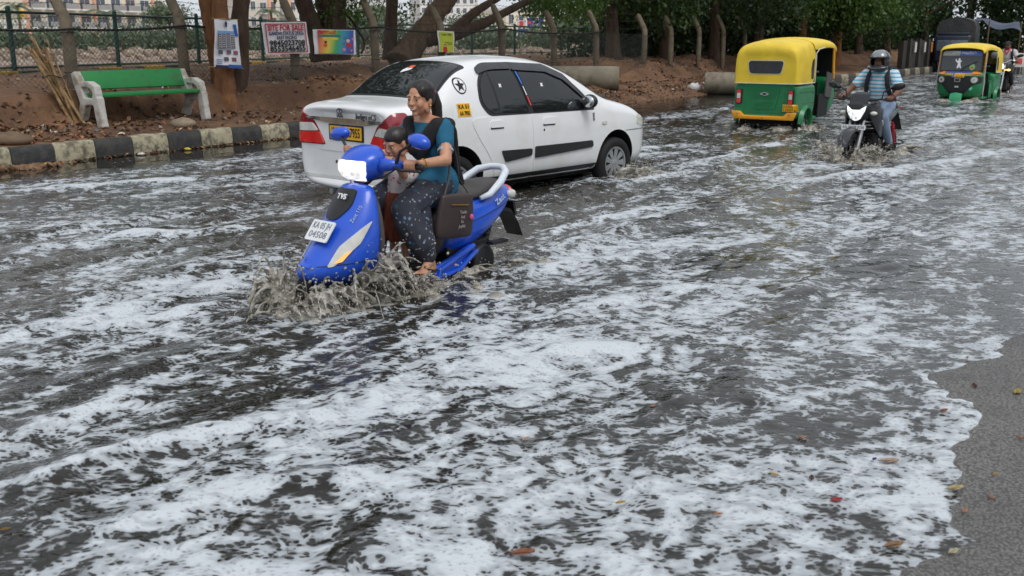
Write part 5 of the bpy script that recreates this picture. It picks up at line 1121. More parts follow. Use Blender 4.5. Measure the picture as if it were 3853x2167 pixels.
# side windows with black surround, pillar tape, weather shields
rw = RP([(0.460, 0.940), (1.000, 0.920), (0.885, 1.355), (0.580, 1.365), (0.400, 1.235), (0.360, 1.055)], [0.06, 0.02, 0.02, 0.08, 0.12, 0.1]); fw = RP([(1.075, 0.920), (1.980, 0.910), (1.860, 1.085), (1.620, 1.255), (1.400, 1.345), (0.960, 1.360)], [0.02, 0.03, 0.05, 0.10, 0.10, 0.02])
sur = RP([(0.430, 0.910), (2.060, 0.895), (1.920, 1.075), (1.660, 1.285), (1.400, 1.380), (0.560, 1.392), (0.370, 1.255), (0.325, 1.035)], [0.06, 0.03, 0.05, 0.10, 0.10, 0.10, 0.12, 0.1])
for sd in (-1, 1):
    on_side(sur, 0.003, M_TRIMB, 'window_surround', car, (sd,), 0.006)
    for poly, nm in ((rw, 'window'), (fw, 'window')):
        w = on_side(poly, 0.008, M_TINT, nm, car, (sd,))[0]
    on_side([(0.580, 0.930), (0.605, 0.930), (0.555, 1.355), (0.535, 1.355)], 0.010, M_TRIMB, 'window_bar', car, (sd,))
    on_side(RP([(0.400, 1.300), (0.580, 1.340), (0.900, 1.340), (0.885, 1.400), (0.550, 1.400), (0.420, 1.355)], [0.03, 0.08, 0.01, 0.01, 0.08, 0.02]), 0.024, pm('smoked_weather_shield', C(52, 54, 58), 0.3), 'weather_shield', car, (sd,), 0.02)
    on_side([(0.905, 1.330), (1.380, 1.300), (1.620, 1.217), (1.880, 1.025), (1.900, 1.040), (1.660, 1.270), (1.400, 1.375), (0.895, 1.400)], 0.024, pm('smoked_weather_shield', C(52, 54, 58), 0.3), 'weather_shield', car, (sd,), 0.02)
# windscreens
rs = RP([(-0.60, 0.02), (0.60, 0.02), (0.50, 0.39), (0.40, 0.42), (-0.40, 0.42), (-0.50, 0.39)], [0.05, 0.05, 0.03, 0.05, 0.05, 0.03])
d_r = Vector((0.7, 0, -0.75)).normalized(); up_r = Vector((0.50, 0, 0.40)).normalized()
o_r = Vector((-0.225, 0, 1.095))-d_r*1.0
patch(bv, RP([(-0.64, -0.02), (0.64, -0.02), (0.545, 0.60), (-0.545, 0.60)], 0.05), o_r, (0, -1, 0), up_r, d_r, 0.003, 0.06, 0.004).build('rear_window_seal', M_TRIMB, car)
patch(bv, RP([(-0.61, 0.02), (0.61, 0.02), (0.515, 0.57), (-0.515, 0.57)], 0.06), o_r, (0, -1, 0), up_r, d_r, 0.007, 0.06).build('rear_windscreen', M_TINT, car)
d_f = Vector((-0.6, 0, -0.8)).normalized(); up_f = Vector((-0.72, 0, 0.45)).normalized(); o_f = Vector((2.30, 0, 1.08))-d_f*1.0
patch(bv, RP([(-0.62, 0.0), (0.62, 0.0), (0.52, 0.72), (-0.52, 0.72)], 0.06), o_f, (0, 1, 0), up_f, d_f, 0.006, 0.06).build('windscreen', M_TINT, car)
# boot lid outline, chrome strip, lamps, plate, badges
bl = on_rear(RP([(-0.44, 0.60), (0.44, 0.60), (0.55, 0.70), (0.57, 0.965), (-0.57, 0.965), (-0.55, 0.70)], 0.06), 0.006, M_CARW, 'boot_lid', car, 0.01)
on_rear(RP([(-0.60, 0.915), (0.60, 0.915), (0.58, 0.895), (0.30, 0.865), (-0.30, 0.865), (-0.58, 0.895)], 0.01), 0.022, M_CHROME, 'chrome_strip', bl, 0.02, 0.04)
pl = on_rear(RP([(-0.27, 0.705), (0.27, 0.705), (0.27, 0.855), (-0.27, 0.855)], 0.01), 0.014, M_TRIMB, 'number_plate', car, 0.012); on_rear(RP([(-0.25, 0.72), (0.25, 0.72), (0.25, 0.84), (-0.25, 0.84)], 0.008), 0.018, M_PLY, 'plate_face', pl)
text('KA51AA7955', 0.12, M_INK, pl, frame((bv.ray_cast(Vector((-2, 0, 0.78)), Vector((1, 0, 0)))[0].x-0.021, 0, 0.78), (0, -1, 0), (0, 0, 1)), mx=0.44, bold=0.002)
M_BADGE = M_CHROME
text('Indigo eCS', 0.075, pm('dark_chrome', C(96, 98, 102), 0.3, 0.8), bl, frame((-0.768, -0.38, 0.945), (0, -1, 0), (0, 0, 1)), mx=0.30, name='badge_lettering', ext=0.004)
text('TATA', 0.05, pm('dark_chrome', C(96, 98, 102), 0.3, 0.8), bl, frame((-0.768, 0.02, 0.94), (0, -1, 0), (0, 0, 1)), mx=0.10, name='badge_lettering', ext=0.004)
b = MB(); b.tube([(-0.768, 0.02+0.042*math.cos(a), 0.985+0.022*math.sin(a)) for a in np.linspace(0, 2*math.pi, 24)], 0.005, 6); b.tube([(-0.768, 0.02, 0.97), (-0.768, 0.02, 1.0)], 0.005, 6); b.tube([(-0.768, 0.045, 0.997), (-0.768, -0.005, 0.997)], 0.005, 6); b.build('badge', pm('dark_chrome', C(96, 98, 102), 0.3, 0.8), bl)
dk = Vector((0.75, 0.0, 0)); 
for sd in (-1, 1):
    d = Vector((0.72, -sd*0.69, 0)).normalized(); ux = Vector((-d.y, d.x, 0))*(-1); 
    o_l = Vector((-0.66, sd*0.70, 0.72))-d*1.0
    sx = -sd
    # outline in the lamp's own frame: a grows towards the outer front edge
    ax = Vector((d.y, -d.x, 0)); ax = ax if ax.dot(Vector((1, 0, 0))) > 0 else -ax
    def lamp(poly, off, mt, nm, par): return patch(bv, poly, o_l, ax, (0, 0, 1), d, off, 0.04, 0.012).build(nm, mt, par)
    L1 = lamp(RP([(-0.30, -0.07), (0.10, -0.07), (0.135, 0.04), (0.125, 0.16), (0.075, 0.27), (-0.04, 0.27), (-0.19, 0.15)], 0.03), 0.012, M_LDRED, 'tail_light', car)
    lamp(RP([(-0.285, -0.06), (0.09, -0.06), (0.12, 0.03), (-0.24, 0.05)], 0.02), 0.02, M_LRED, 'red_lens', L1); lamp(RP([(-0.225, 0.058), (0.12, 0.04), (0.115, 0.115), (-0.17, 0.135)], 0.02), 0.02, M_LCLR, 'clear_lens', L1)
# bumper line and small rear details
on_rear(RP([(-0.66, 0.33), (0.66, 0.33), (0.66, 0.36), (-0.66, 0.36)], 0.01), 0.004, pm('bumper_shade', C(196, 196, 194), 0.4), 'bumper_step', car)
b = MB(); b.tube([(-0.55, 0.25, 0.22), (-0.74, 0.25, 0.21)], 0.03, 10); b.build('exhaust_pipe', M_SILV, car)
b = MB(); b.box((1.2, 0, 0.24), (3.2, 1.2, 0.10)); b.build('underbody', M_WELL, car)
# star and plate stickers, side marker, mirrors
sx_, sz_ = 0.135, 1.205
ring = [(sx_+0.075*math.cos(a), sz_+0.075*math.sin(a)) for a in np.linspace(0, 2*math.pi, 32, endpoint=False)]; rin = [(sx_+0.064*math.cos(a), sz_+0.064*math.sin(a)) for a in np.linspace(0, 2*math.pi, 32, endpoint=False)]
for sd in (-1,):
    st1 = on_side(ring, 0.004, M_INK, 'star_sticker', car, (sd,), 0, 0.03)[0]; on_side(rin, 0.0055, M_CARW, 'sticker_disc', st1, (sd,), 0, 0.03)
    on_side([(sx_+(0.062 if k % 2 == 0 else 0.026)*math.cos(math.pi/2+k*math.pi/5), sz_+(0.062 if k % 2 == 0 else 0.026)*math.sin(math.pi/2+k*math.pi/5)) for k in range(10)], 0.0075, M_INK, 'star', st1, (sd,), 0, 0.03)
    st2 = on_side([(0.02, 0.925), (0.19, 0.925), (0.19, 1.045), (0.02, 1.045)], 0.005, M_PLY, 'plate_sticker', car, (sd,), 0, 0.05)[0]
    for tx, z in (('KA 51', 1.015), ('AA 7955', 0.955)):
        h = bv.ray_cast(Vector((0.105, -1.5, z)), Vector((0, 1, 0)))[0]; text(tx, 0.055, M_INK, st2, frame((0.105, h.y-0.009, z), (1, 0, 0), (0, 0.22, 1)), mx=0.13, bold=0.001)
    tp_ = on_side([(0.93, 1.315), (0.955, 1.315), (1.045, 0.975), (1.02, 0.975)], 0.012, M_TRIMB, 'pillar_tape', car, (sd,))[0]
    on_side([(0.932, 1.315), (0.952, 1.315), (0.985, 1.195), (0.965, 1.195)], 0.016, pm('blue_sticker', C(60, 110, 206), 0.4), 'blue_lettering', tp_, (sd,)); on_side([(0.998, 1.075), (1.018, 1.075), (1.042, 0.985), (1.022, 0.985)], 0.016, pm('red_sticker', C(206, 60, 64), 0.4), 'red_lettering', tp_, (sd,)); on_side([(0.972, 1.175), (0.986, 1.175), (1.012, 1.085), (0.998, 1.085)], 0.016, M_WHITEP, 'white_lettering', tp_, (sd,))
    on_side(RP([(2.17, 0.735), (2.25, 0.735), (2.25, 0.765), (2.17, 0.765)], 0.012), 0.012, M_LCLR, 'side_marker', car, (sd,), 0.01, 0.03)
    dec = on_side([(2.0, 0.78), (2.03, 0.78), (2.035, 0.865), (2.0, 0.865)], 0.010, pm('fender_sticker', C(120, 116, 118), 0.5, var=0.6, scale=60), 'fender_sticker', car, (sd,))
    for x, z in ((0.66, 1.19), (1.27, 1.18)): on_side([(x+0.02*math.cos(a)*(1.3 if k % 2 else 0.7), z+0.02*math.sin(a)*(1.3 if k % 2 else 0.7)) for k, a in enumerate(np.linspace(0, 6.28, 9)[:-1])], 0.012, M_WHITEP, 'window_sticker', car, (sd,), 0, 0.02)
for sd in (-1, 1):
    b = MB(); b.ell((1.86, sd*0.86, 0.995), (0.055, 0.10, 0.075), None, 16, 10); b.tube([(1.88, sd*0.74, 0.94), (1.87, sd*0.82, 0.96)], 0.03, 8); mo = b.build('mirror', M_TRIMB, car, ang=180)
    b = MB(); b.ell((1.825, sd*0.86, 0.995), (0.028, 0.085, 0.062), None, 16, 10); b.build('mirror_glass', M_CHROME, mo, ang=180)
# front end: lamps, grille
for sd in (-1, 1):
    hl = on_side(RP([(2.86, 0.70), (3.10, 0.64), (3.10, 0.70), (2.98, 0.80), (2.86, 0.80)], 0.03), 0.006, M_LCLR, 'headlight', car, (sd,), 0.008, 0.04)
patch(bv, RP([(-0.35, 0.40), (0.35, 0.40), (0.40, 0.55), (-0.40, 0.55)], 0.03), (5, 0, 0), (0, 1, 0), (0, 0, 1), (-1, 0, 0), 0.006, 0.05).build('grille', M_TRIMB, car)
on_side([(2.36, 0.64), (3.3, 0.63), (3.3, 0.636), (2.72, 0.646)], 0.003, M_SEAM, 'bumper_gap', car)
# a cap lying on the parcel shelf shows as a sticker on the rear glass
def rear_glass(poly, off, mt, nm, par): return patch(bv, poly, o_r, (0, -1, 0), up_r, d_r, off, 0.04).build(nm, mt, par)
q = rear_glass(RP([(-0.10, 0.34), (0.03, 0.39), (0.03, 0.44), (-0.02, 0.45), (-0.09, 0.39)], 0.02), 0.011, M_WHITEP, 'glass_sticker', car); rear_glass(RP([(-0.04, 0.405), (0.045, 0.43), (0.04, 0.46), (-0.03, 0.455)], 0.015), 0.014, pm('orange_sticker', C(226, 88, 40), 0.5), 'orange_lettering', q)
rear_glass(RP([(0.30, 0.05), (0.36, 0.05), (0.36, 0.085), (0.30, 0.085)], 0.01), 0.011, pm('teal_sticker', C(40, 170, 130), 0.5), 'glass_sticker', car)
e_ = on_rear([(-0.49+0.045*math.cos(a)*(1+0.2*math.sin(4*a)), 0.775+0.06*math.sin(a)) for a in np.linspace(0, 6.28, 18, endpoint=False)], 0.010, M_INK, 'emblem_sticker', car)
# ================================================================== blue scooter
M_SBLUE = pm('blue_scooter_paint', C(26, 84, 206), 0.3, var=0.06, coat=0.35, dirt=C(70, 84, 130), dirt_amt=0.35, dscale=5); M_SGREY = pm('grey_brown_plastic', C(78, 72, 68), 0.6, var=0.1, bump=0.1, bscale=80); M_SEATC = pm('dark_seat_vinyl', C(62, 58, 57), 0.55, var=0.1, bump=0.2, bscale=60)
M_SBLK = pm('black_scooter_plastic', C(26, 26, 28), 0.45, var=0.1); M_SWHITE = pm('white_grab_rail_paint', C(214, 222, 232), 0.35, var=0.03); M_ENG = pm('oily_engine_metal', C(46, 46, 48), 0.5, 0.5, var=0.3)
def lampmat(name, col, e0, e1, sc):
    k = NT(name); n = k.noise(k.obj(), sc, 2, 0.5); c = k.voro(k.obj(), sc*2.2, 'F1')
    e = k.math('ADD', e0, k.math('MULTIPLY', k.smooth(k.math('ADD', k.math('MULTIPLY', n, 0.7), k.math('MULTIPLY', c, 0.4)), 0.3, 0.75), e1-e0))
    return k.done(k.pbsdf((0.8, 0.8, 0.78), 0.08, 0, None, Emission__Color=col, Emission__Strength=e, Coat__Weight=0.8))
M_HEADL = lampmat('lit_headlamp', (1.0, 0.95, 0.88), 0.30, 1.5, 10)
SCL = 0.965; M_BADGEG = pm('silver_lettering', C(168, 186, 214), 0.4)
scooter = empty('scooter', (-0.302, 6.67, -0.075), math.pi*1.5-math.radians(42), 'blue scooter with lit headlamp ploughing through the flood towards the left', 'scooter'); scooter.scale = (SCL,)*3
wheel(scooter, (1.25, 0, 0.215), 0.218, 0.09, 0.13, M_SILV, 'wheel', 5, 0.04, 1); wheel(scooter, (0, 0, 0.215), 0.218, 0.095, 0.13, M_SILV, 'wheel', 5, 0.04, 1)
def uring(z, xf, xb, w, dz=0.0, k=0.78):
    """closed plan outline: rounded front, straight back"""
    P = [(xb, w), (xb+(xf-xb)*0.30, w*0.99), (xb+(xf-xb)*0.60, w*0.84), (xb+(xf-xb)*0.85, w*0.52), (xf, w*0.16)]
    R_ = [Vector((x, y, z+dz*(x-xb))) for x, y in P]+[Vector((x, -y, z+dz*(x-xb))) for x, y in P[::-1]]
    return R_+[Vector((xb-0.015, -w*0.4, z)), Vector((xb-0.015, w*0.4, z))]
b = MB(); b.rings([uring(0.255, 1.25, 1.02, 0.10), uring(0.30, 1.42, 1.00, 0.16), uring(0.36, 1.47, 0.985, 0.208), uring(0.44, 1.40, 0.975, 0.234), uring(0.54, 1.29, 0.97, 0.238), uring(0.64, 1.215, 0.965, 0.225), uring(0.74, 1.14, 0.955, 0.195), uring(0.82, 1.08, 0.95, 0.16), uring(0.87, 1.04, 0.945, 0.12)])
apron = b.build('front_apron', M_SBLUE, scooter, sub=2, ang=60); ba = bvh_of(apron)
b = MB(); b.rings([[Vector((0.985-k*0.0, y, z)) for y in (-w, -w*0.6, 0, w*0.6, w)]+[Vector((0.93, y*0.98, z)) for y in (w, w*0.6, 0, -w*0.6, -w)] for k, (z, w) in enumerate([(0.25, 0.15), (0.32, 0.20), (0.45, 0.232), (0.60, 0.226), (0.74, 0.19), (0.85, 0.13)])]); b.build('leg_shield', M_SGREY, scooter, sub=1, ang=60)
b = MB(); b.box((0.70, 0, 0.262), (0.58, 0.40, 0.03)); fl = b.build('floorboard', M_SGREY, scooter, bevel=0.01)
for k in range(5): b = MB(); b.box((0.70, -0.14+0.07*k, 0.281), (0.44, 0.02, 0.006)); b.build('rubber_strip', M_SBLK, fl)
for sd in (-1, 1):
    b = MB(); b.rings([[Vector((x, sd*y0, z0)), Vector((x, sd*(y0+0.045), z0+0.015)), Vector((x, sd*(y0+0.05), z1-0.02)), Vector((x, sd*(y0+0.02), z1)), Vector((x, sd*(y0-0.02), z1))] for x, y0, z0, z1 in [(0.98, 0.12, 0.20, 0.27), (0.85, 0.165, 0.17, 0.27), (0.60, 0.175, 0.15, 0.275), (0.40, 0.165, 0.17, 0.30), (0.22, 0.155, 0.22, 0.36), (0.08, 0.15, 0.30, 0.40)]]); lp_ = b.build('belly_panel', M_SBLUE, scooter, sub=1, ang=60)
    b = MB(); P = [Vector((x, sd*0.215, z)) for x, z in [(0.50, 0.205), (0.30, 0.235), (0.13, 0.34), (0.16, 0.375), (0.33, 0.315), (0.48, 0.26), (0.50, 0.205)]]; b.tube(P, 0.018, 8); b.build('step_rail', M_SBLUE, lp_)
# column under the seat and rear body
b = MB()
def oring(x, zc, hz, w, n=14, e=2.4):
    out = []
    for k in range(n):
        a = 2*math.pi*k/n; ca, sa = math.cos(a), math.sin(a); out.append(Vector((x, w*math.copysign(abs(ca)**(2/e), ca), zc+hz*math.copysign(abs(sa)**(2/e), sa))))
    return out
b.rings([oring(0.47, 0.42, 0.16, 0.11), oring(0.44, 0.47, 0.22, 0.145), oring(0.36, 0.50, 0.20, 0.155), oring(0.30, 0.54, 0.14, 0.14)]); b.build('seat_column', M_SGREY, scooter, sub=1, ang=60)
b = MB(); b.rings([oring(0.36, 0.48, 0.15, 0.13), oring(0.33, 0.485, 0.20, 0.172), oring(0.22, 0.495, 0.205, 0.192), oring(0.06, 0.52, 0.19, 0.196), oring(-0.12, 0.575, 0.15, 0.178), oring(-0.26, 0.63, 0.105, 0.142), oring(-0.34, 0.665, 0.062, 0.095), oring(-0.37, 0.68, 0.04, 0.06)]); tail = b.build('rear_body', M_SBLUE, scooter, sub=2, ang=60); bt = bvh_of(tail)
def sring(x, z0, z1, w): return [Vector((x, -w, z0)), Vector((x, w, z0)), Vector((x, w*1.02, (z0+z1)/2)), Vector((x, w*0.88, z1-0.012)), Vector((x, w*0.5, z1)), Vector((x, -w*0.5, z1)), Vector((x, -w*0.88, z1-0.012)), Vector((x, -w*1.02, (z0+z1)/2))]
b = MB(); b.rings([sring(0.50, 0.67, 0.70, 0.06), sring(0.47, 0.655, 0.73, 0.10), sring(0.36, 0.655, 0.745, 0.135), sring(0.18, 0.66, 0.745, 0.155), sring(0.04, 0.665, 0.745, 0.155), sring(-0.02, 0.67, 0.775, 0.15), sring(-0.14, 0.685, 0.785, 0.14), sring(-0.24, 0.70, 0.785, 0.11), sring(-0.28, 0.72, 0.77, 0.07)]); b.build('seat', M_SEATC, scooter, sub=2, ang=70)
b = MB(); P = [(0.04, 0.165, 0.68), (-0.04, 0.178, 0.70), (-0.16, 0.172, 0.775), (-0.25, 0.135, 0.83), (-0.31, 0.06, 0.85), (-0.32, 0, 0.852)]; P = P+[(x, -y, z) for x, y, z in P[-2::-1]]; b.tube(P, [0.016, 0.022, 0.026, 0.026, 0.024, 0.023, 0.024, 0.026, 0.026, 0.022, 0.016], 10); b.build('grab_rail', M_SWHITE, scooter, ang=180)
b = MB(); b.ell((-0.375, 0, 0.675), (0.035, 0.085, 0.045), None, 14, 8); tl = b.build('tail_light', M_LRED, scooter, ang=180)
for sd in (-1, 1): b = MB(); b.ell((-0.335, sd*0.105, 0.665), (0.05, 0.03, 0.032), None, 12, 8); b.build('indicator', M_LCLR, scooter, ang=180)
b = MB(); b.rings([[Vector((x, -w, z)), Vector((x, w, z)), Vector((x-0.02, w, z-0.03)), Vector((x-0.02, -w, z-0.03))] for x, z, w in [(-0.26, 0.58, 0.08), (-0.36, 0.55, 0.085), (-0.43, 0.46, 0.085), (-0.48, 0.36, 0.08)]]); b.build('rear_mudguard', M_SBLK, scooter)
b = MB(); b.box((-0.41, 0, 0.55), (0.02, 0.16, 0.11), (0, 0.25, 0)); b.build('rear_plate', M_SBLK, scooter)
b = MB(); b.box((0.14, 0.06, 0.30), (0.40, 0.16, 0.18)); b.lathe([(0.001, -0.05), (0.10, -0.05), (0.12, 0), (0.10, 0.06), (0.001, 0.06)], (0.02, 0.13, 0.25), 'Y', 20); b.build('engine', M_ENG, scooter, bevel=0.02)
b = MB(); b.tube([(0.30, -0.12, 0.22), (0.05, -0.15, 0.22), (-0.30, -0.15, 0.30)], [0.03, 0.045, 0.05], 12); b.build('exhaust_pipe', M_ENG, scooter)
b = MB(); b.tube([(-0.12, 0.10, 0.48), (-0.02, 0.11, 0.24)], 0.022, 8); b.tube([Vector((-0.12+0.1*t+0.03*math.cos(t*50), 0.10+0.03*math.sin(t*50), 0.52-0.26*t)) for t in np.linspace(0, 1, 60)], 0.006, 5); b.build('shock_absorber', M_ENG, scooter)
for sd in (1, -1): b = MB(); b.tube([(-0.06, sd*0.14, 0.36), (-0.04, sd*0.24, 0.37)], 0.012, 6); b.box((-0.05, sd*0.24, 0.375), (0.16, 0.06, 0.02)); b.build('pillion_footrest', M_SBLK, scooter)
# front fork and mudguard
b = MB(); b.tube([(1.02, 0, 0.85), (1.20, 0.075, 0.38), (1.25, 0.075, 0.215)], 0.022, 8); b.tube([(1.20, -0.075, 0.38), (1.25, -0.075, 0.215)], 0.022, 8); b.build('fork', M_SBLK, scooter)
b = MB(); b.rings([[Vector((1.25+r_*math.cos(a), y, 0.215+r_*math.sin(a))) for y, r_ in ((-0.06, 0.235), (-0.055, 0.255), (0, 0.268), (0.055, 0.255), (0.06, 0.235))] for a in np.linspace(math.radians(48), math.radians(165), 12)], closed=False, cap=False); b.build('front_mudguard', M_SBLUE, scooter)
# handlebar cowl with headlamp
b = MB(); b.rings([[Vector((0.895+dx, y, z)) for dx, y, z in sec] for sec in [
    [(q*0.11, 0.085*math.cos(a), 0.875+q*0.01) for a, q in [(k*math.pi/5, math.sin(k*math.pi/5)) for k in range(10)]],
    [(0.03+q*0.145, 0.14*math.cos(a), 0.92) for a, q in [(k*math.pi/5, math.sin(k*math.pi/5)) for k in range(10)]],
    [(0.03+q*0.16, 0.165*math.cos(a), 0.98-q*0.01) for a, q in [(k*math.pi/5, math.sin(k*math.pi/5)) for k in range(10)]],
    [(0.02+q*0.135, 0.17*math.cos(a), 1.03) for a, q in [(k*math.pi/5, math.sin(k*math.pi/5)) for k in range(10)]],
    [(0.0+q*0.085, 0.13*math.cos(a), 1.075) for a, q in [(k*math.pi/5, math.sin(k*math.pi/5)) for k in range(10)]],
    [(-0.02+q*0.035, 0.075*math.cos(a), 1.10) for a, q in [(k*math.pi/5, math.sin(k*math.pi/5)) for k in range(10)]]]]); cowl = b.build('handlebar_cowl', M_SBLUE, scooter, sub=2, ang=180); bc = bvh_of(cowl)
hd = Vector((-1, 0, 0.12)).normalized()
patch(bc, RP([(-0.125, 0.055), (-0.115, -0.02), (-0.05, -0.085), (0.05, -0.085), (0.115, -0.02), (0.125, 0.055), (0.05, 0.062), (-0.05, 0.062)], 0.02), (2, 0, 0.955-0.12*1.0), (0, 1, 0), (0, 0, 1), hd, 0.014, 0.03, 0.012).build('headlamp', M_HEADL, cowl, ang=180)
b = MB(); b.rings([oring(0.97, 0.87, 0.03, 0.07, 10), oring(0.92, 0.89, 0.05, 0.08, 10), oring(0.86, 0.92, 0.04, 0.06, 10)]); b.build('steering_neck', M_SBLK, scooter, sub=1)
for sd in (-1, 1):
    b = MB(); b.tube([(0.90, sd*0.12, 0.985), (0.84, sd*0.20, 0.985), (0.80, sd*0.24, 0.98)], [0.05, 0.035, 0.024], 12); b.build('switch_housing', M_SBLUE if True else M_SBLK, scooter, ang=180)
    b = MB(); b.tube([(0.81, sd*0.22, 0.98), (0.765, sd*0.355, 0.972)], 0.019, 10); b.ell((0.762, sd*0.362, 0.972), 0.022, nu=10, nv=6); gr = b.build('grip', M_SBLK, scooter)
    b = MB(); b.tube([(0.86, sd*0.21, 0.975), (0.855, sd*0.28, 0.955), (0.815, sd*0.39, 0.955)], [0.010, 0.009, 0.008], 8); b.ell((0.813, sd*0.395, 0.955), 0.012, nu=8, nv=6); b.build('brake_lever', M_SBLK, gr)
    mx, my, mz = 0.80, sd*0.385, 1.135
    b = MB(); b.tube([(0.85, sd*0.23, 1.0), (0.845, sd*0.26, 1.07), (0.82, sd*0.33, 1.115)], [0.012, 0.010, 0.010], 8); st_o = b.build('mirror_stem', M_SBLK, scooter)
    b = MB(); b.rings([[Vector((mx+dx, my+sd*y*k, mz+z*k)) for y, z in [(math.cos(a)*0.085*(1.15 if math.cos(a) < 0 else 1), math.sin(a)*0.048-0.012*math.cos(a)) for a in np.linspace(0, 2*math.pi, 14, endpoint=False)]] for dx, k in ((-0.022, 0.94), (-0.015, 1.0), (0.012, 0.92), (0.035, 0.6), (0.042, 0.2))]); mo = b.build('mirror', M_SBLUE, scooter, ang=70)
    b = MB(); b.rings([[Vector((mx-0.024, my+sd*y*0.85, mz+z*0.85)) for y, z in [(math.cos(a)*0.085*(1.15 if math.cos(a) < 0 else 1), math.sin(a)*0.048-0.012*math.cos(a)) for a in np.linspace(0, 2*math.pi, 14, endpoint=False)]] for _ in (0,)]+[[Vector((mx-0.025, my, mz))]*14], cap=False); b.build('mirror_glass', M_CHROME, mo)
    # long indicator lens on the apron
    d = Vector((-0.55, -sd*0.84, 0)).normalized(); ax = Vector((-0.84, sd*0.55, 0)).normalized()
    o_ = Vector((1.17, sd*0.17, 0.50))-d*1.0
    lens = patch(ba, RP([(-0.165, -0.095), (-0.12, -0.09), (0.05, 0.035), (0.135, 0.165), (0.06, 0.12), (-0.08, 0.02)], 0.02), o_, -ax if False else Vector((-abs(ax.x), ax.y if ax.x < 0 else -ax.y, 0)), (0, 0, 1), d, 0.008, 0.03, 0.01).build('indicator', M_LCLR, apron, ang=180)
    patch(ba, RP([(-0.12, -0.075), (-0.07, -0.065), (0.0, 0.0), (-0.05, -0.02)], 0.01), o_, Vector((-abs(ax.x), ax.y if ax.x < 0 else -ax.y, 0)), (0, 0, 1), d, 0.013, 0.03).build('amber_bulb', emit('amber_glow', (1.0, 0.42, 0.10), 0.7, (0.9, 0.4, 0.1)), lens, ang=180)
# black centre trim with maker's mark, number plate, side lettering
dF = Vector((-1, 0, 0)); patch(ba, RP([(-0.085, 0.84), (-0.10, 0.74), (-0.05, 0.665), (0.05, 0.665), (0.10, 0.74), (0.085, 0.84)], 0.03), (3, 0, 0), (0, 1, 0), (0, 0, 1), dF, 0.010, 0.03, 0.012).build('centre_trim', M_SBLK, apron)
text('TVS', 0.05, M_WHITEP, apron, frame((1.115, 0.02, 0.80), (0, 1, 0), (-0.55, 0, 0.83)), mx=0.085, ext=0.003, bold=0.001)
pf = bpy.data.objects.new('number_plate', None); COL.objects.link(pf); pf.parent = scooter
b = MB(); Mp = frame((1.275, 0, 0.605), (0, 1, 0), (-0.62, 0, 0.80)); b.prism(RP([(-0.105, -0.07), (0.105, -0.07), (0.105, 0.07), (-0.105, 0.07)], 0.012), -0.004, 0.004, Mp); b.build('plate', M_PLW, pf, ang=30)
for tx, dy in (('KA 05 JH', 0.032), ('04508', -0.030)): text(tx, 0.062, pm('grey_plate_print', C(110, 116, 128), 0.5), pf, Mp @ Matrix.Translation((0, dy, 0.0055)), mx=0.165)
b = MB(); b.tube([(1.22, 0, 0.57), (1.27, 0, 0.60)], 0.012, 6); b.build('bracket', M_SBLK, pf)
def side_txt(body, bvx, x, z, ang, size, mx, par):
    h = bvx.ray_cast(Vector((x, 1.5, z)), Vector((0, -1, 0))); n_ = h[1]; u = Vector((-math.cos(ang), 0, math.sin(ang))); u = (u-n_*u.dot(n_)).normalized(); return text(body, size, M_BADGEG, par, frame(h[0]+n_*0.006, u, n_.cross(u)), mx=mx, ext=0.002, bold=0.001)
side_txt('Zest', bt, -0.17, 0.645, 0.42, 0.055, 0.13, tail); 
n_ = None
h = ba.ray_cast(Vector((1.6, 1.2, 0.70)), Vector((-0.42, -0.90, 0)).normalized()); nn = h[1]; u = Vector((-0.42, 0.1, 0.62)); u = (u-nn*u.dot(nn)).normalized(); text('Zest 110', 0.034, M_BADGEG, apron, frame(h[0]+nn*0.006, u, nn.cross(u)), mx=0.12, ext=0.002)

for zz, w0 in ((0.52, 0.2),):
    for sd in (-1, 1):
        P = []
        for t in np.linspace(0, 1, 12):
            h = ba.ray_cast(Vector((1.02+0.36*t, sd*2, 0.43-0.02*t)), Vector((0, -sd, 0)))
            if h[0] is not None: P.append(h[0]+Vector((0, sd*0.0005, 0)))
        b = MB(); b.tube(P, 0.0028, 5); b.build('panel_gap', M_SBLK, apron)
        P = []
        for t in np.linspace(0, 1, 12):
            h = bt.ray_cast(Vector((0.30-0.58*t, sd*2, 0.50+0.12*t)), Vector((0, -sd, 0)))
            if h[0] is not None: P.append(h[0]+Vector((0, sd*0.0005, 0)))
        b = MB(); b.tube(P, 0.0028, 5); b.build('panel_gap', M_SBLK, tail)
b = MB(); b.rings([[Vector((x, y*w, z)) for y, z in ((-1, z0), (1, z0), (1, z1), (-1, z1))] for x, w, z0, z1 in [(1.16, 0.10, 0.18, 0.28), (0.98, 0.14, 0.15, 0.26), (0.5, 0.15, 0.14, 0.25), (0.1, 0.12, 0.16, 0.30)]]); b.build('under_tray', M_SBLK, scooter)
for sd in (1, -1): b = MB(); b.tube([(0.83, sd*0.22, 0.965), (0.90, sd*0.18, 0.92), (0.96, sd*0.08, 0.88), (1.0, sd*0.03, 0.86)], 0.005, 5); b.build('brake_cable', M_SBLK, scooter)
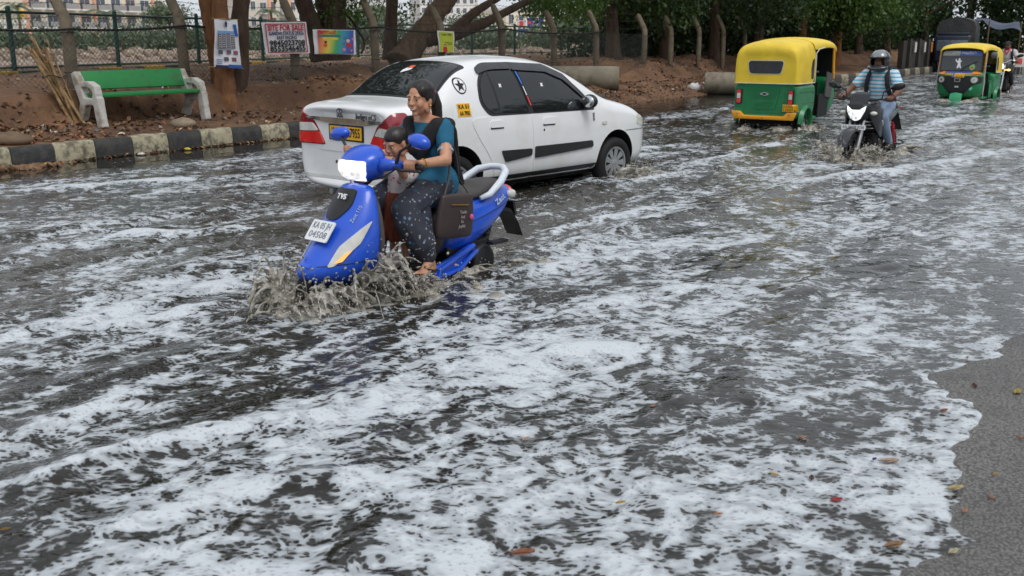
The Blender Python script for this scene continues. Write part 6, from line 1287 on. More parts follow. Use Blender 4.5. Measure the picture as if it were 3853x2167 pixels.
# ================================================================== auto rickshaws
M_AGRN = pm('green_rickshaw_paint', C(16, 122, 70), 0.38, var=0.08, coat=0.2, dirt=C(60, 110, 84), dirt_amt=0.3, dscale=3); M_AYEL = pm('yellow_rickshaw_hood', C(232, 200, 52), 0.55, var=0.07, scale=3, bump=0.4, bscale=5, bdist=0.03, dirt=C(206, 176, 62), dirt_amt=0.4, dscale=2); M_AORG = pm('orange_rickshaw_paint', C(240, 164, 30), 0.4, var=0.06)
M_ABLK = pm('black_rickshaw_plastic', C(28, 29, 31), 0.5, var=0.1); M_ADRK = pm('dark_cabin_vinyl', C(20, 20, 22), 0.7, var=0.2); M_AWIN = pm('hood_window_sheet', C(52, 55, 60), 0.18, var=0.2); M_PIPING = pm('white_piping', C(214, 212, 200), 0.5)
M_ASEAM = pm('dark_green_gap', C(8, 62, 36), 0.5)
def mat_grille():
    k = NT('perforated_green_grille'); v = k.obj(); m = k.n('Mapping', Vector=v, Scale=(1, 1, 1.6)).outputs[0]; c = k.smooth(k.voro(m, 42, 'F1', 0, 0.0), 0.24, 0.34)
    return k.done(k.pbsdf(k.mix(c, (0.004, 0.02, 0.012), C(16, 116, 66)), 0.4, 0, k.bump(c, 0.6, 0.006)))
M_GRILLE = mat_grille()
def rickshaw(loc, rz, label, front):
    a_ = empty('auto_rickshaw', loc, rz, label, 'auto rickshaw', 'auto rickshaws on the flooded road')
    # tub
    def tub(x, w, z0, z1): return [Vector((x, y*w, z)) for y, z in [(-0.80, z0), (-0.94, z0+0.03), (-1.0, z0+0.2), (-1.0, z1-0.12), (-0.985, z1), (-0.5, z1+0.012), (0.5, z1+0.012), (0.985, z1), (1.0, z1-0.12), (1.0, z0+0.2), (0.94, z0+0.03), (0.80, z0)]]
    b = MB(); b.rings([tub(-0.50, 0.57, 0.34, 0.90), tub(-0.525, 0.60, 0.30, 0.93), tub(-0.50, 0.63, 0.29, 0.94), tub(-0.30, 0.645, 0.29, 0.945), tub(0.25, 0.645, 0.29, 0.945), tub(0.52, 0.64, 0.29, 0.93), tub(0.58, 0.63, 0.29, 0.90)]); tb = b.build('rear_tub', M_AGRN, a_, sub=2, ang=60); bvt = bvh_of(tb)
    b = MB(); b.box((1.05, 0, 0.285), (1.1, 1.16, 0.05)); b.build('floor_pan', M_AGRN, a_, bevel=0.01)
    # hood
    def hood(x, w, zb, zt, k=1.0): return [Vector((x, -w, zb)), Vector((x, -w*1.0, zb+(zt-zb)*0.35)), Vector((x, -w*0.985, zb+(zt-zb)*0.68)), Vector((x, -w*0.91, zb+(zt-zb)*0.91)), Vector((x, -w*0.52, zt-0.02)), Vector((x, 0, zt)), Vector((x, w*0.52, zt-0.02)), Vector((x, w*0.91, zb+(zt-zb)*0.91)), Vector((x, w*0.985, zb+(zt-zb)*0.68)), Vector((x, w, zb+(zt-zb)*0.35)), Vector((x, w, zb))]
    H = [hood(-0.53, 0.55, 0.945, 1.42), hood(-0.55, 0.61, 0.94, 1.53), hood(-0.51, 0.638, 0.935, 1.62), hood(-0.38, 0.645, 0.935, 1.67), hood(-0.12, 0.648, 0.935, 1.70), hood(0.18, 0.648, 0.935, 1.725), hood(0.42, 0.645, 0.935, 1.735)]
    b = MB(); n = 11; b.rings(H, closed=False, cap=False)
    for j in range(n//2): b.f.append((j, j+1, n-2-j, n-1-j) if j < n//2-1 else (j, j+1, n-1-j)); b.m.append(0)
    hd_ = b.build('hood', M_AYEL, a_, sub=2, ang=180); bvh_h = bvh_of(hd_)
    def roof(x, w, ze, zt): return [Vector((x, y*w, z)) for y, z in [(-0.97, ze-0.06), (-0.975, ze), (-0.90, ze+(zt-ze)*0.55), (-0.52, zt-0.02), (0, zt), (0.52, zt-0.02), (0.90, ze+(zt-ze)*0.55), (0.975, ze), (0.97, ze-0.06)]]
    b = MB(); b.rings([roof(0.36, 0.655, 1.58, 1.74), roof(0.46, 0.66, 1.575, 1.745), roof(0.8, 0.655, 1.60, 1.755), roof(1.25, 0.65, 1.62, 1.755), roof(1.62, 0.64, 1.60, 1.735), roof(1.84, 0.62, 1.55, 1.69), roof(1.92, 0.60, 1.52, 1.63)], closed=False, cap=False); rf = b.build('roof_canopy', M_AYEL, a_, sub=2, ang=180)
    md = rf.modifiers.new('s', 'SOLIDIFY'); md.thickness = 0.02; bake(rf)
    b = MB(); b.box((0.9, 0, 1.55), (1.8, 1.14, 0.02)); b.build('roof_lining', M_ADRK, a_)
    b = MB(); P = [Vector((-0.56, y, 0.938)) for y in (0.0, -0.4, -0.58)]+[Vector((-0.50, -0.64, 0.936)), Vector((-0.2, -0.655, 0.936)), Vector((0.42, -0.655, 0.936))]; b.tube([Vector((p.x, -p.y, p.z)) for p in P[:0:-1]]+P, 0.008, 6); b.build('piping', M_PIPING, hd_)
    for sd in (-1, 1):
        b = MB(); b.tube([(0.425, sd*0.652, 0.94), (0.43, sd*0.65, 1.25), (0.46, sd*0.635, 1.46), (0.60, sd*0.64, 1.53), (0.95, sd*0.64, 1.56)], 0.010, 6); b.build('piping', M_PIPING, hd_)
        wn_ = patch(bvh_h, RP([(0.20, 1.02), (0.34, 1.0), (0.36, 1.38), (0.24, 1.34), (0.18, 1.2)], 0.03), (0, sd*2, 0), (1, 0, 0), (0, 0, 1), (0, -sd, 0), 0.006, 0.05).build('side_window', M_AWIN, hd_)
    # rear window, rear details
    patch(bvh_h, RP([(-0.33, 1.10), (0.31, 1.10), (0.36, 1.30), (0.33, 1.345), (-0.33, 1.345), (-0.37, 1.30)], [0.06]*6), (-2, 0, 0), (0, -1, 0), (0, 0, 1), (1, 0, 0), 0.006, 0.05).build('rear_window_rim', M_PIPING, hd_)
    patch(bvh_h, RP([(-0.32, 1.112), (0.30, 1.112), (0.345, 1.298), (0.32, 1.333), (-0.32, 1.333), (-0.355, 1.298)], [0.06]*6), (-2, 0, 0), (0, -1, 0), (0, 0, 1), (1, 0, 0), 0.010, 0.05).build('rear_window', M_AWIN, hd_)
    def rr(poly, off, mt, nm, par, skirt=0.0, step=0.05): return patch(bvt, poly, (-2, 0, 0), (0, -1, 0), (0, 0, 1), (1, 0, 0), off, step, skirt).build(nm, mt, par)
    dr = rr(RP([(-0.40, 0.42), (0.40, 0.42), (0.40, 0.92), (-0.40, 0.92)], 0.02), 0.007, M_AGRN, 'engine_door', tb, 0.009)
    rr(RP([(-0.25, 0.49), (0.22, 0.49), (0.31, 0.90), (-0.31, 0.90)], 0.05), 0.022, M_AGRN, 'grille_frame', dr, 0.016); rr(RP([(-0.24, 0.66), (0.22, 0.66), (0.275, 0.87), (-0.275, 0.87)], 0.03), 0.026, M_GRILLE, 'grille', dr); rr(RP([(-0.19, 0.525), (0.165, 0.525), (0.185, 0.61), (-0.21, 0.61)], 0.02), 0.026, M_GRILLE, 'grille', dr)
    em = rr(RP([(-0.10, 0.755), (-0.03, 0.725), (0.03, 0.725), (0.10, 0.755), (0.03, 0.785), (-0.03, 0.785)], 0.02), 0.034, M_CHROME, 'emblem', dr, 0.01, 0.03); rr(RP([(-0.06, 0.755), (0, 0.735), (0.06, 0.755), (0, 0.775)], 0.015), 0.040, M_ABLK, 'emblem_centre', em, 0, 0.03)
    for sd in (-1, 1):
        tl_ = rr(RP([(sd*0.52-0.055, 0.57), (sd*0.52+0.055, 0.57), (sd*0.52+0.06, 0.83), (sd*0.52-0.05, 0.83)], 0.02), 0.030, M_ABLK, 'tail_light', tb, 0.028, 0.04)
        rr(RP([(sd*0.52-0.042, 0.585), (sd*0.52+0.042, 0.585), (sd*0.52+0.046, 0.82), (sd*0.52-0.038, 0.82)], 0.02), 0.038, M_LRED, 'red_lens', tl_, 0.006, 0.04); rr(RP([(sd*0.52-0.036, 0.67), (sd*0.52+0.036, 0.67), (sd*0.52+0.038, 0.76), (sd*0.52-0.034, 0.76)], 0.01), 0.043, M_LCLR, 'clear_lens', tl_, 0, 0.04)
    b = MB(); P = [(-0.60, 0.30), (0.60, 0.30), (0.655, 0.44), (0.47, 0.44), (0.40, 0.37), (-0.40, 0.37), (-0.47, 0.44), (-0.655, 0.44)]; b.prism(P, -0.01, 0.045, frame((-0.52, 0, 0), (0, -1, 0), (0, 0, 1))); bm_ = b.build('bumper', M_AORG, a_, bevel=0.012)
    for y in (-0.52, 0, 0.52): b = MB(); b.lathe([(0.001, -0.585), (0.012, -0.585), (0.014, -0.55)], (0, y, 0.40 if y else 0.335), 'X', 10); b.build('bolt', M_SILV, bm_)
    if not front:
        pl_ = rr([(0.385, 0.455), (0.625, 0.455), (0.625, 0.58), (0.385, 0.58)], 0.05, M_PLY, 'number_plate', a_, 0.01)
        for tx, z in (('KA03A', 0.545), ('L0033', 0.487)): text(tx, 0.065, M_INK, pl_, frame((-0.592, -0.505, z), (0, -1, 0), (0, 0, 1)), mx=0.19)
    # wheels, mudguards, underside
    for sd in (-1, 1):
        wheel(a_, (0, sd*0.57, 0.205), 0.21, 0.11, 0.115, M_SILV, 'wheel', 4, 0.05, sd)
        b = MB(); b.rings([[Vector((0.0+r_*math.cos(q), sd*y, 0.23+r_*math.sin(q))) for y, r_ in ((0.60, 0.27), (0.69, 0.265), (0.705, 0.275), (0.70, 0.30), (0.62, 0.335))] for q in np.linspace(math.radians(-8), math.radians(180), 14)], closed=True, cap=True); b.build('wheel_arch', M_AGRN, a_)
        b = MB(); b.lathe([(0.001, -0.05), (0.25, -0.05), (0.25, 0.05), (0.001, 0.05)], (0, sd*0.46, 0.23), 'Y', 24); b.build('wheel_well', M_WELL, a_)
        for z_, x0, x1 in ((0.80, -0.35, 0.40), (0.60, -0.2, 0.5)):
            b = MB(); b.tube([(x0, sd*0.648, z_), (x1-0.08, sd*0.648, z_-0.01), (x1, sd*0.645, z_-0.05)], 0.007, 6); b.build('pressed_rib', M_AGRN, tb)
    wheel(a_, (1.95, 0, 0.205), 0.21, 0.11, 0.115, M_SILV, 'wheel', 4, 0.05, -1)
    b = MB(); b.box((0.1, 0, 0.25), (1.0, 0.8, 0.14)); b.build('engine', M_WELL, a_)
    # cabin
    b = MB(); b.box((0.30, 0, 0.62), (0.45, 1.1, 0.14)); b.box((0.10, 0, 0.92), (0.12, 1.1, 0.5), (0, -0.15, 0)); b.build('passenger_seat', M_ADRK, a_, bevel=0.03)
    b = MB(); b.box((1.12, 0, 0.62), (0.32, 0.7, 0.12)); b.box((0.94, 0, 0.86), (0.08, 0.9, 0.5)); b.build('driver_seat', M_ADRK, a_, bevel=0.03)
    b = MB(); b.tube([(0.90, -0.56, 1.12), (0.90, 0.56, 1.12)], 0.014, 8); b.build('grab_bar', M_SILV, a_)
    b = MB(); b.box((0.92, 0, 0.62), (0.03, 1.12, 0.62)); b.build('partition', M_ADRK, a_)
    # front cowl
    def cowl(x, w, z0, z1): return [Vector((x, y*w, z)) for y, z in [(-0.62, z0), (-0.88, z0+0.06), (-1.0, z0+(z1-z0)*0.4), (-0.99, z0+(z1-z0)*0.8), (-0.94, z1), (-0.4, z1+0.01), (0.4, z1+0.01), (0.94, z1), (0.99, z0+(z1-z0)*0.8), (1.0, z0+(z1-z0)*0.4), (0.88, z0+0.06), (0.62, z0)]]
    b = MB(); b.rings([cowl(1.50, 0.62, 0.27, 0.99), cowl(1.56, 0.63, 0.26, 1.0), cowl(1.80, 0.625, 0.26, 1.0), cowl(1.95, 0.595, 0.29, 0.985), cowl(2.06, 0.52, 0.34, 0.96), cowl(2.12, 0.38, 0.42, 0.92), cowl(2.13, 0.22, 0.50, 0.88)]); cw = b.build('front_cowl', M_AGRN, a_, sub=2, ang=60); bvc = bvh_of(cw)
    def ff(poly, off, mt, nm, par, skirt=0.0, step=0.05): return patch(bvc, poly, (4, 0, 0), (0, 1, 0), (0, 0, 1), (-1, 0, 0), off, step, skirt).build(nm, mt, par)
    ff([(-0.60, 0.905), (0.60, 0.905), (0.60, 0.985), (-0.60, 0.985)], 0.006, M_AORG, 'orange_band', cw); ff([(-0.40, 0.955), (0.36, 0.955), (0.40, 0.99), (-0.44, 0.99)], 0.010, pm('blue_band_paint', C(52, 78, 156), 0.4), 'blue_band', cw)
    ff(RP([(-0.60, 0.87), (-0.25, 0.89), (-0.12, 0.85), (0.12, 0.85), (0.25, 0.89), (0.60, 0.87), (0.60, 0.70), (0.42, 0.66), (0.30, 0.52), (0.20, 0.42), (-0.20, 0.42), (-0.30, 0.52), (-0.42, 0.66), (-0.60, 0.70)], 0.03), 0.012, M_ABLK, 'front_mask', cw, 0.012)
    for sd in (-1, 1):
        hl_ = ff([(sd*0.43+0.085*math.cos(q), 0.785+0.085*math.sin(q)) for q in np.linspace(0, 6.28, 22, endpoint=False)], 0.03, M_SILV, 'headlight', cw, 0.03, 0.04); ff([(sd*0.43+0.068*math.cos(q), 0.785+0.068*math.sin(q)) for q in np.linspace(0, 6.28, 20, endpoint=False)], 0.036, M_LCLR, 'lens', hl_, 0, 0.04); ff([(sd*0.43+0.03*math.cos(q), 0.785+0.03*math.sin(q)) for q in np.linspace(0, 6.28, 12, endpoint=False)], 0.041, M_CHROME, 'bulb', hl_, 0, 0.03)
        ind = ff(RP([(sd*0.46-0.10, 0.925), (sd*0.46+0.10, 0.925), (sd*0.46+0.10, 0.985), (sd*0.46-0.10, 0.985)], 0.015), 0.03, M_LAMB, 'indicator', cw, 0.025, 0.04)
        b = MB(); b.tube([(1.74, sd*0.60, 0.97), (1.66, sd*0.60, 1.58)], 0.028, 8); b.build('pillar', M_AORG, a_)
        if front: b = MB(); b.tube([(1.80, sd*0.635, 0.34), (1.80, sd*0.64, 0.70), (1.78, sd*0.63, 0.97), (1.68, sd*0.625, 1.50)], 0.012, 6); b.build('striped_edge', pm('white_reflector_tape', C(206, 204, 196), 0.5, var=0.4, scale=40), a_)
    lg = ff(RP([(-0.07, 0.73), (0.07, 0.73), (0.085, 0.82), (-0.085, 0.82)], 0.015), 0.02, M_CHROME, 'badge', cw, 0.01, 0.04); ff(RP([(-0.055, 0.742), (0.055, 0.742), (0.068, 0.808), (-0.068, 0.808)], 0.012), 0.026, M_ABLK, 'badge_centre', lg)
    text('RE', 0.055, M_WHITEP, lg, frame((2.165, 0, 0.60), (0, 1, 0), (0, 0, 1)), mx=0.10, bold=0.002)
    ff([(0.36, 0.50), (0.42, 0.57), (0.36, 0.64), (0.30, 0.57)], 0.008, pm('mint_sticker', C(120, 206, 170), 0.5), 'diamond_sticker', cw)
    b = MB(); b.rings([[Vector((1.97+r_*math.cos(q), y, 0.20+r_*math.sin(q))) for y, r_ in ((-0.17, 0.235), (-0.15, 0.275), (0, 0.30), (0.15, 0.275), (0.17, 0.235))] for q in np.linspace(math.radians(2), math.radians(140), 10)], closed=False, cap=False); b.build('front_mudguard', pm('light_green_mudguard', C(52, 150, 104), 0.4, var=0.08), a_)
    # windscreen
    up = Vector((-0.20, 0, 0.98)).normalized(); Mw = frame((1.90, 0, 0.99), (0, 1, 0), up)
    b = MB(); b.prism(RP([(-0.575, 0.0), (0.575, 0.0), (0.56, 0.52), (0.50, 0.60), (-0.50, 0.60), (-0.56, 0.52)], 0.05), -0.012, 0.0, Mw); ws = b.build('windscreen_frame', M_ABLK, a_)
    b = MB(); b.prism(RP([(-0.54, 0.035), (0.54, 0.035), (0.525, 0.50), (0.47, 0.57), (-0.47, 0.57), (-0.525, 0.50)], 0.05), 0.0005, 0.006, Mw); b.build('windscreen', pm('windscreen_glass', (0.05, 0.055, 0.06), 0.06, var=0.1), ws)
    if front:
        b = MB(); b.prism(RP([(-0.53, 0.43), (0.53, 0.43), (0.525, 0.50), (0.47, 0.57), (-0.47, 0.57), (-0.525, 0.50)], 0.03), 0.0065, 0.009, Mw); vs = b.build('sun_strip', pm('blue_sun_strip', C(70, 104, 190), 0.4), ws)
        b = MB(); b.prism([(-0.53, 0.43), (-0.08, 0.43), (-0.05, 0.57), (-0.47, 0.57), (-0.525, 0.50)], 0.0095, 0.011, Mw); b.build('grey_strip', pm('grey_sun_strip', C(176, 178, 172), 0.4), vs)
        text('ಶ್ರೀ ಆಂಜನೇಯ', 0.10, M_WHITEP, vs, Mw @ Matrix.Translation((0.05, 0.50, 0.014)), mx=0.62, bold=0.002)
        # white figure sticker, plain outline
        fg = [(-0.06, 0.05), (0.0, 0.06), (0.02, 0.11), (0.05, 0.06), (0.10, 0.05), (0.06, 0.14), (0.05, 0.20), (0.09, 0.25), (0.06, 0.27), (0.03, 0.25), (0.035, 0.30), (0.0, 0.33), (-0.03, 0.30), (-0.025, 0.26), (-0.07, 0.25), (-0.09, 0.30), (-0.13, 0.30), (-0.12, 0.25), (-0.07, 0.21), (-0.03, 0.19), (-0.04, 0.13)]
        b = MB(); b.prism([(x*0.8-0.07, y+0.04) for x, y in fg], 0.0065, 0.008, Mw); b.build('figure_sticker', M_WHITEP, ws, smooth=False)
        b = MB(); b.prism([(0.30+0.075*math.cos(q), 0.13+0.085*math.sin(q)) for q in np.linspace(0, 6.28, 16, endpoint=False)], 0.0065, 0.0075, Mw); tg = b.build('round_sticker', pm('green_sticker', C(112, 186, 110), 0.5), ws, smooth=False); b = MB(); b.prism([(0.26, 0.09), (0.34, 0.09), (0.35, 0.13), (0.25, 0.13)], 0.008, 0.009, Mw); b.build('sticker_band', pm('red_sticker', C(206, 60, 64), 0.4), tg, smooth=False)
        b = MB(); b.tube([Mw @ Vector((-0.03, -0.02, 0.02)), Mw @ Vector((0.10, 0.12, 0.025)), Mw @ Vector((0.40, 0.27, 0.02))], [0.010, 0.009, 0.006], 6); b.tube([Mw @ Vector((0.12, 0.13, 0.018)), Mw @ Vector((0.42, 0.275, 0.014))], 0.009, 6); b.build('wiper', M_ABLK, ws)
        pl_ = ff(RP([(-0.15, 0.845), (0.17, 0.845), (0.17, 0.945), (-0.15, 0.945)], 0.01), 0.028, M_PLY, 'number_plate', a_, 0.01, 0.05); ff([(-0.145, 0.85), (-0.08, 0.85), (-0.08, 0.94), (-0.145, 0.94)], 0.033, pm('blue_plate_band', C(70, 110, 180), 0.5), 'plate_band', pl_)
        for tx, z in (('KA 04', 0.917), ('AB 2109', 0.872)): text(tx, 0.05, M_INK, pl_, frame((2.165, 0.045, z), (0, 1, 0), (0, 0, 1)), mx=0.20)
        b = MB(); b.tube([(1.78, 0.64, 1.10), (1.80, 0.72, 1.16), (1.78, 0.80, 1.36)], 0.008, 6); ms = b.build('mirror_stem', M_ABLK, a_); b = MB(); b.lathe([(0.001, -0.012), (0.085, -0.012), (0.09, 0), (0.07, 0.02), (0.001, 0.03)], (1.77, 0.82, 1.43), 'X', 20); b.build('mirror', pm('grey_mirror_shell', C(96, 98, 100), 0.4), ms)
        b = MB(); b.box((0.75, 0.60, 0.48), (0.35, 0.03, 0.42)); b.build('side_panel', M_AGRN, a_, bevel=0.01)
        b = MB(); b.tube([(1.0, 0.60, 0.72), (0.62, 0.60, 0.72), (0.60, 0.60, 0.60)], 0.012, 6); b.build('door_rail', M_AGRN, a_)
        # driver, dim behind the glass
    else:
        b = MB(); b.box((1.42, -0.62, 0.86), (0.42, 0.02, 0.46), (0, 0.12, 0.02)); b.build('side_flap', pm('grey_canvas_flap', C(82, 78, 78), 0.8), a_)
        b = MB(); b.box((1.15, -0.60, 0.50), (0.6, 0.02, 0.42)); b.build('side_curtain', M_ADRK, a_)
    return a_
auto_r = rickshaw((4.58, 17.7, -0.02), RZ+math.radians(0), 'yellow and green auto rickshaw driving away, rear plate KA03A L0033', False)
auto_f = rickshaw((12.28, 27.0, -0.11), RZ+math.pi-math.radians(2), 'yellow and green auto rickshaw coming on behind the helmeted rider', True)
auto_r.scale = (0.9, 0.88, 0.95); auto_f.scale = (0.9, 0.88, 0.93)
blob_cloth = MB(); blob_cloth.ell((0.62, -0.42, 0.86), (0.16, 0.12, 0.10), None, 12, 8); o = blob_cloth.build('cloth_bundle', pm('white_cotton', C(206, 206, 212), 0.85), auto_r, ang=180)
# ================================================================== motorcycles
M_BGREY = pm('gunmetal_bike_paint', C(52, 54, 58), 0.3, 0.3, var=0.1, coat=0.4); M_BBLK = pm('black_bike_plastic', C(24, 25, 27), 0.45, var=0.1); M_BRED = pm('red_spring', C(176, 30, 44), 0.4); M_BTAIL = pm('grey_tail_paint', C(98, 102, 108), 0.35, 0.2, var=0.06, coat=0.3)
M_LED = lampmat('lit_bike_headlamp', (0.96, 0.98, 1.0), 0.12, 1.1, 14); M_WARM = emit('lit_round_headlamp', (1.0, 0.95, 0.85), 3.5); M_AMB_ON = emit('lit_amber_indicator', (1.0, 0.50, 0.14), 3.0, (0.9, 0.5, 0.1))
def motorbike(loc, rz, label, classic=False):
    k = empty('motorcycle', loc, rz, label, 'motorcycle', 'motorcycles on the flooded road'); pt = M_BBLK if classic else M_BGREY
    wheel(k, (1.34, 0, 0.30), 0.305, 0.10, 0.215, M_BBLK if not classic else M_SILV, 'wheel', 5 if not classic else 12, 0.05, 1, 0.02); wheel(k, (0, 0, 0.30), 0.305, 0.13, 0.215, M_BBLK if not classic else M_SILV, 'wheel', 5 if not classic else 12, 0.05, 1, 0.02)
    for sd in (-1, 1):
        b = MB(); b.tube([(1.02, sd*0.09, 0.98), (1.22, sd*0.09, 0.56)], 0.021, 10); b.tube([(1.20, sd*0.09, 0.60), (1.34, sd*0.09, 0.30)], 0.028, 10); b.build('fork_leg', M_SILV, k)
    b = MB(); b.rings([[Vector((1.34+r_*math.cos(q), y, 0.30+r_*math.sin(q))) for y, r_ in ((-0.075, 0.31), (-0.07, 0.345), (0, 0.362), (0.07, 0.345), (0.075, 0.31))] for q in np.linspace(math.radians(20), math.radians(160), 12)], closed=False, cap=False); b.build('front_mudguard', pt, k)
    # tank, seat, tail
    def ring(x, z0, z1, w, e=3.0): return oring(x, (z0+z1)/2, (z1-z0)/2, w, 14, e)
    b = MB(); b.rings([ring(1.02, 0.80, 0.94, 0.07), ring(0.98, 0.74, 1.0, 0.13), ring(0.86, 0.70, 1.04, 0.165), ring(0.70, 0.70, 1.03, 0.155), ring(0.58, 0.72, 0.94, 0.11), ring(0.54, 0.76, 0.88, 0.08)]); tk = b.build('fuel_tank', pt, k, sub=2, ang=180); bvk = bvh_of(tk)
    b = MB(); b.rings([sring(0.58, 0.76, 0.84, 0.09), sring(0.45, 0.76, 0.82, 0.12), sring(0.22, 0.78, 0.84, 0.13), sring(0.10, 0.80, 0.89, 0.12), sring(-0.12, 0.84, 0.92, 0.10), sring(-0.20, 0.86, 0.91, 0.06)]); b.build('seat', M_SEATC, k, sub=2, ang=70)
    b = MB(); b.rings([ring(0.50, 0.58, 0.76, 0.10), ring(0.30, 0.62, 0.79, 0.135), ring(0.05, 0.70, 0.84, 0.13), ring(-0.20, 0.78, 0.89, 0.09), ring(-0.34, 0.83, 0.90, 0.05)]); b.build('tail_cowl', M_BTAIL if not classic else pt, k, sub=2, ang=180)
    b = MB(); b.tube([(0.02, 0.13, 0.86), (-0.18, 0.14, 0.93), (-0.30, 0.0, 0.95), (-0.18, -0.14, 0.93), (0.02, -0.13, 0.86)], 0.013, 8); b.build('grab_rail', M_BTAIL, k, ang=180)
    b = MB(); b.ell((-0.36, 0, 0.84), (0.04, 0.06, 0.03), None, 12, 8); b.build('tail_light', M_LRED, k)
    b = MB(); b.box((0.66, 0, 0.42), (0.42, 0.30, 0.30)); b.lathe([(0.001, -0.19), (0.11, -0.19), (0.13, -0.15), (0.13, 0.15), (0.11, 0.19), (0.001, 0.19)], (0.60, 0, 0.36), 'Y', 20); eng = b.build('engine', M_ENG if not classic else M_ENG, k, bevel=0.02)
    for q in range(5): b = MB(); b.box((0.80, 0, 0.50+0.045*q), (0.24, 0.24, 0.014)); b.build('cooling_fin', M_ENG, eng)
    b = MB(); b.tube([(0.98, 0, 0.90), (0.92, 0, 0.45), (0.70, 0, 0.26), (0.40, 0, 0.30), (0.35, 0, 0.70)], 0.024, 8); b.tube([(0.36, 0.09, 0.34), (0, 0.10, 0.30)], 0.025, 8); b.tube([(0.36, -0.09, 0.34), (0, -0.10, 0.30)], 0.025, 8); b.build('frame', M_BBLK, k)
    b = MB(); b.tube([(0.86, -0.12, 0.42), (0.80, -0.17, 0.24), (0.45, -0.18, 0.22), (0.12, -0.19, 0.34), (-0.22, -0.19, 0.46)], [0.02, 0.022, 0.03, 0.05, 0.055], 12); b.build('exhaust_pipe', M_ENG if not classic else M_CHROME, k)
    for sd in (1, -1):
        b = MB(); b.tube([(0.06, sd*0.13, 0.34), (0.16, sd*0.13, 0.66)], 0.018, 8); b.tube([Vector((0.06+0.1*t+0.028*math.cos(t*56), sd*0.13+0.028*math.sin(t*56), 0.36+0.28*t)) for t in np.linspace(0, 1, 72)], 0.008, 5); b.build('rear_spring', M_BRED if not classic else M_CHROME, k)
        b = MB(); b.tube([(0.50, sd*0.12, 0.30), (0.50, sd*0.27, 0.31)], 0.014, 8); b.build('footrest', M_BBLK, k)
        b = MB(); b.tube([(0.16, sd*0.14, 0.36), (0.10, sd*0.24, 0.36), (-0.06, sd*0.24, 0.37), (-0.10, sd*0.14, 0.40)], 0.010, 6); b.build('pillion_step', M_BBLK, k)
        if not classic:
            b = MB(); b.rings([[Vector((x, sd*y, z)), Vector((x, sd*(y+0.02), z)), Vector((x, sd*(y+0.02), z1)), Vector((x, sd*y, z1))] for x, y, z, z1 in [(1.14, 0.12, 0.84, 0.95), (1.04, 0.21, 0.62, 0.95), (0.88, 0.235, 0.46, 0.92), (0.70, 0.19, 0.52, 0.84), (0.60, 0.15, 0.64, 0.76)]]); sh = b.build('tank_shroud', M_BGREY, k, sub=1, ang=60); bvs = bvh_of(sh)
            em_ = [(0.77, 0.69), (0.82, 0.75), (0.87, 0.80), (0.85, 0.74), (0.90, 0.74), (0.84, 0.68), (0.86, 0.655)]
            patch(bvs, em_, (0, sd*2, 0), (1, 0, 0), (0, 0, 1), (0, -sd, 0), 0.004, 0.03).build('wing_emblem', M_WHITEP, sh)
        # bar, grip, lever, mirror, indicator
        hz = 1.02 if not classic else 1.06
        b = MB(); b.tube([(1.02, 0, hz-0.03), (1.02, sd*0.10, hz-0.02), (0.97, sd*0.22, hz+(0.0 if not classic else 0.05)), (0.90, sd*0.38, hz)], 0.014, 8); hb = b.build('handlebar', M_BBLK if not classic else M_CHROME, k)
        b = MB(); b.tube([(0.945, sd*0.27, hz+0.003), (0.90, sd*0.385, hz)], 0.020, 10); b.build('grip', M_BBLK, hb); b = MB(); b.tube([(0.99, sd*0.24, hz), (1.01, sd*0.30, hz-0.01), (0.97, sd*0.43, hz-0.01)], 0.008, 6); b.build('lever', M_BBLK, hb)
        b = MB(); b.tube([(0.97, sd*0.24, hz), (0.96, sd*0.26, hz+0.10), (0.94, sd*0.36, hz+0.16)], 0.009, 8); ms = b.build('mirror_stem', M_BBLK, k)
        b = MB(); b.rings([[Vector((0.93+dx, sd*(0.43+y*q), hz+0.175+z*q)) for y, z in [(-0.10, -0.03), (-0.04, 0.035), (0.05, 0.05), (0.10, 0.03), (0.09, -0.02), (0.02, -0.05), (-0.06, -0.055)]] for dx, q in ((-0.02, 0.95), (0.0, 1.0), (0.035, 0.5))]); mo = b.build('mirror', M_BBLK, ms, ang=50)
        b = MB(); b.tube([(1.10, sd*0.08, 0.84), (1.12, sd*0.17, 0.84)], 0.010, 6); b.ell((1.13, sd*0.21, 0.84), (0.035, 0.05, 0.028), None, 12, 8); b.build('indicator', (M_AMB_ON if (classic and sd > 0) else M_LCLR), k, ang=180)
    b = MB(); b.rings([[Vector((-0.24, -0.06, 0.78)), Vector((-0.24, 0.06, 0.78)), Vector((-0.26, 0.06, 0.77)), Vector((-0.26, -0.06, 0.77))], [Vector((-0.42, -0.07, 0.52)), Vector((-0.42, 0.07, 0.52)), Vector((-0.44, 0.07, 0.51)), Vector((-0.44, -0.07, 0.51))]]); b.build('rear_mudguard', M_BBLK, k)
    # headlamp
    if classic:
        b = MB(); b.lathe([(0.001, 1.02), (0.05, 1.03), (0.09, 1.08), (0.095, 1.15), (0.085, 1.16)], (0, 0, 0.93), 'X', 24); hl = b.build('headlight', M_CHROME, k); b = MB(); b.lathe([(0.001, 1.175), (0.05, 1.172), (0.085, 1.155)], (0, 0, 0.93), 'X', 24); b.build('lens', M_WARM, hl)
        b = MB(); b.box((1.13, 0, 0.74), (0.01, 0.20, 0.08)); b.build('number_plate', M_PLW, k)
    else:
        def hr(x, pts): return [Vector((x+dx, y, z)) for dx, y, z in pts]
        out = [(0, -0.10, 0.74), (0, -0.135, 0.83), (0, -0.15, 0.92), (0, -0.11, 0.97), (0, 0, 0.985), (0, 0.11, 0.97), (0, 0.15, 0.92), (0, 0.135, 0.83), (0, 0.10, 0.74), (0, 0, 0.715)]
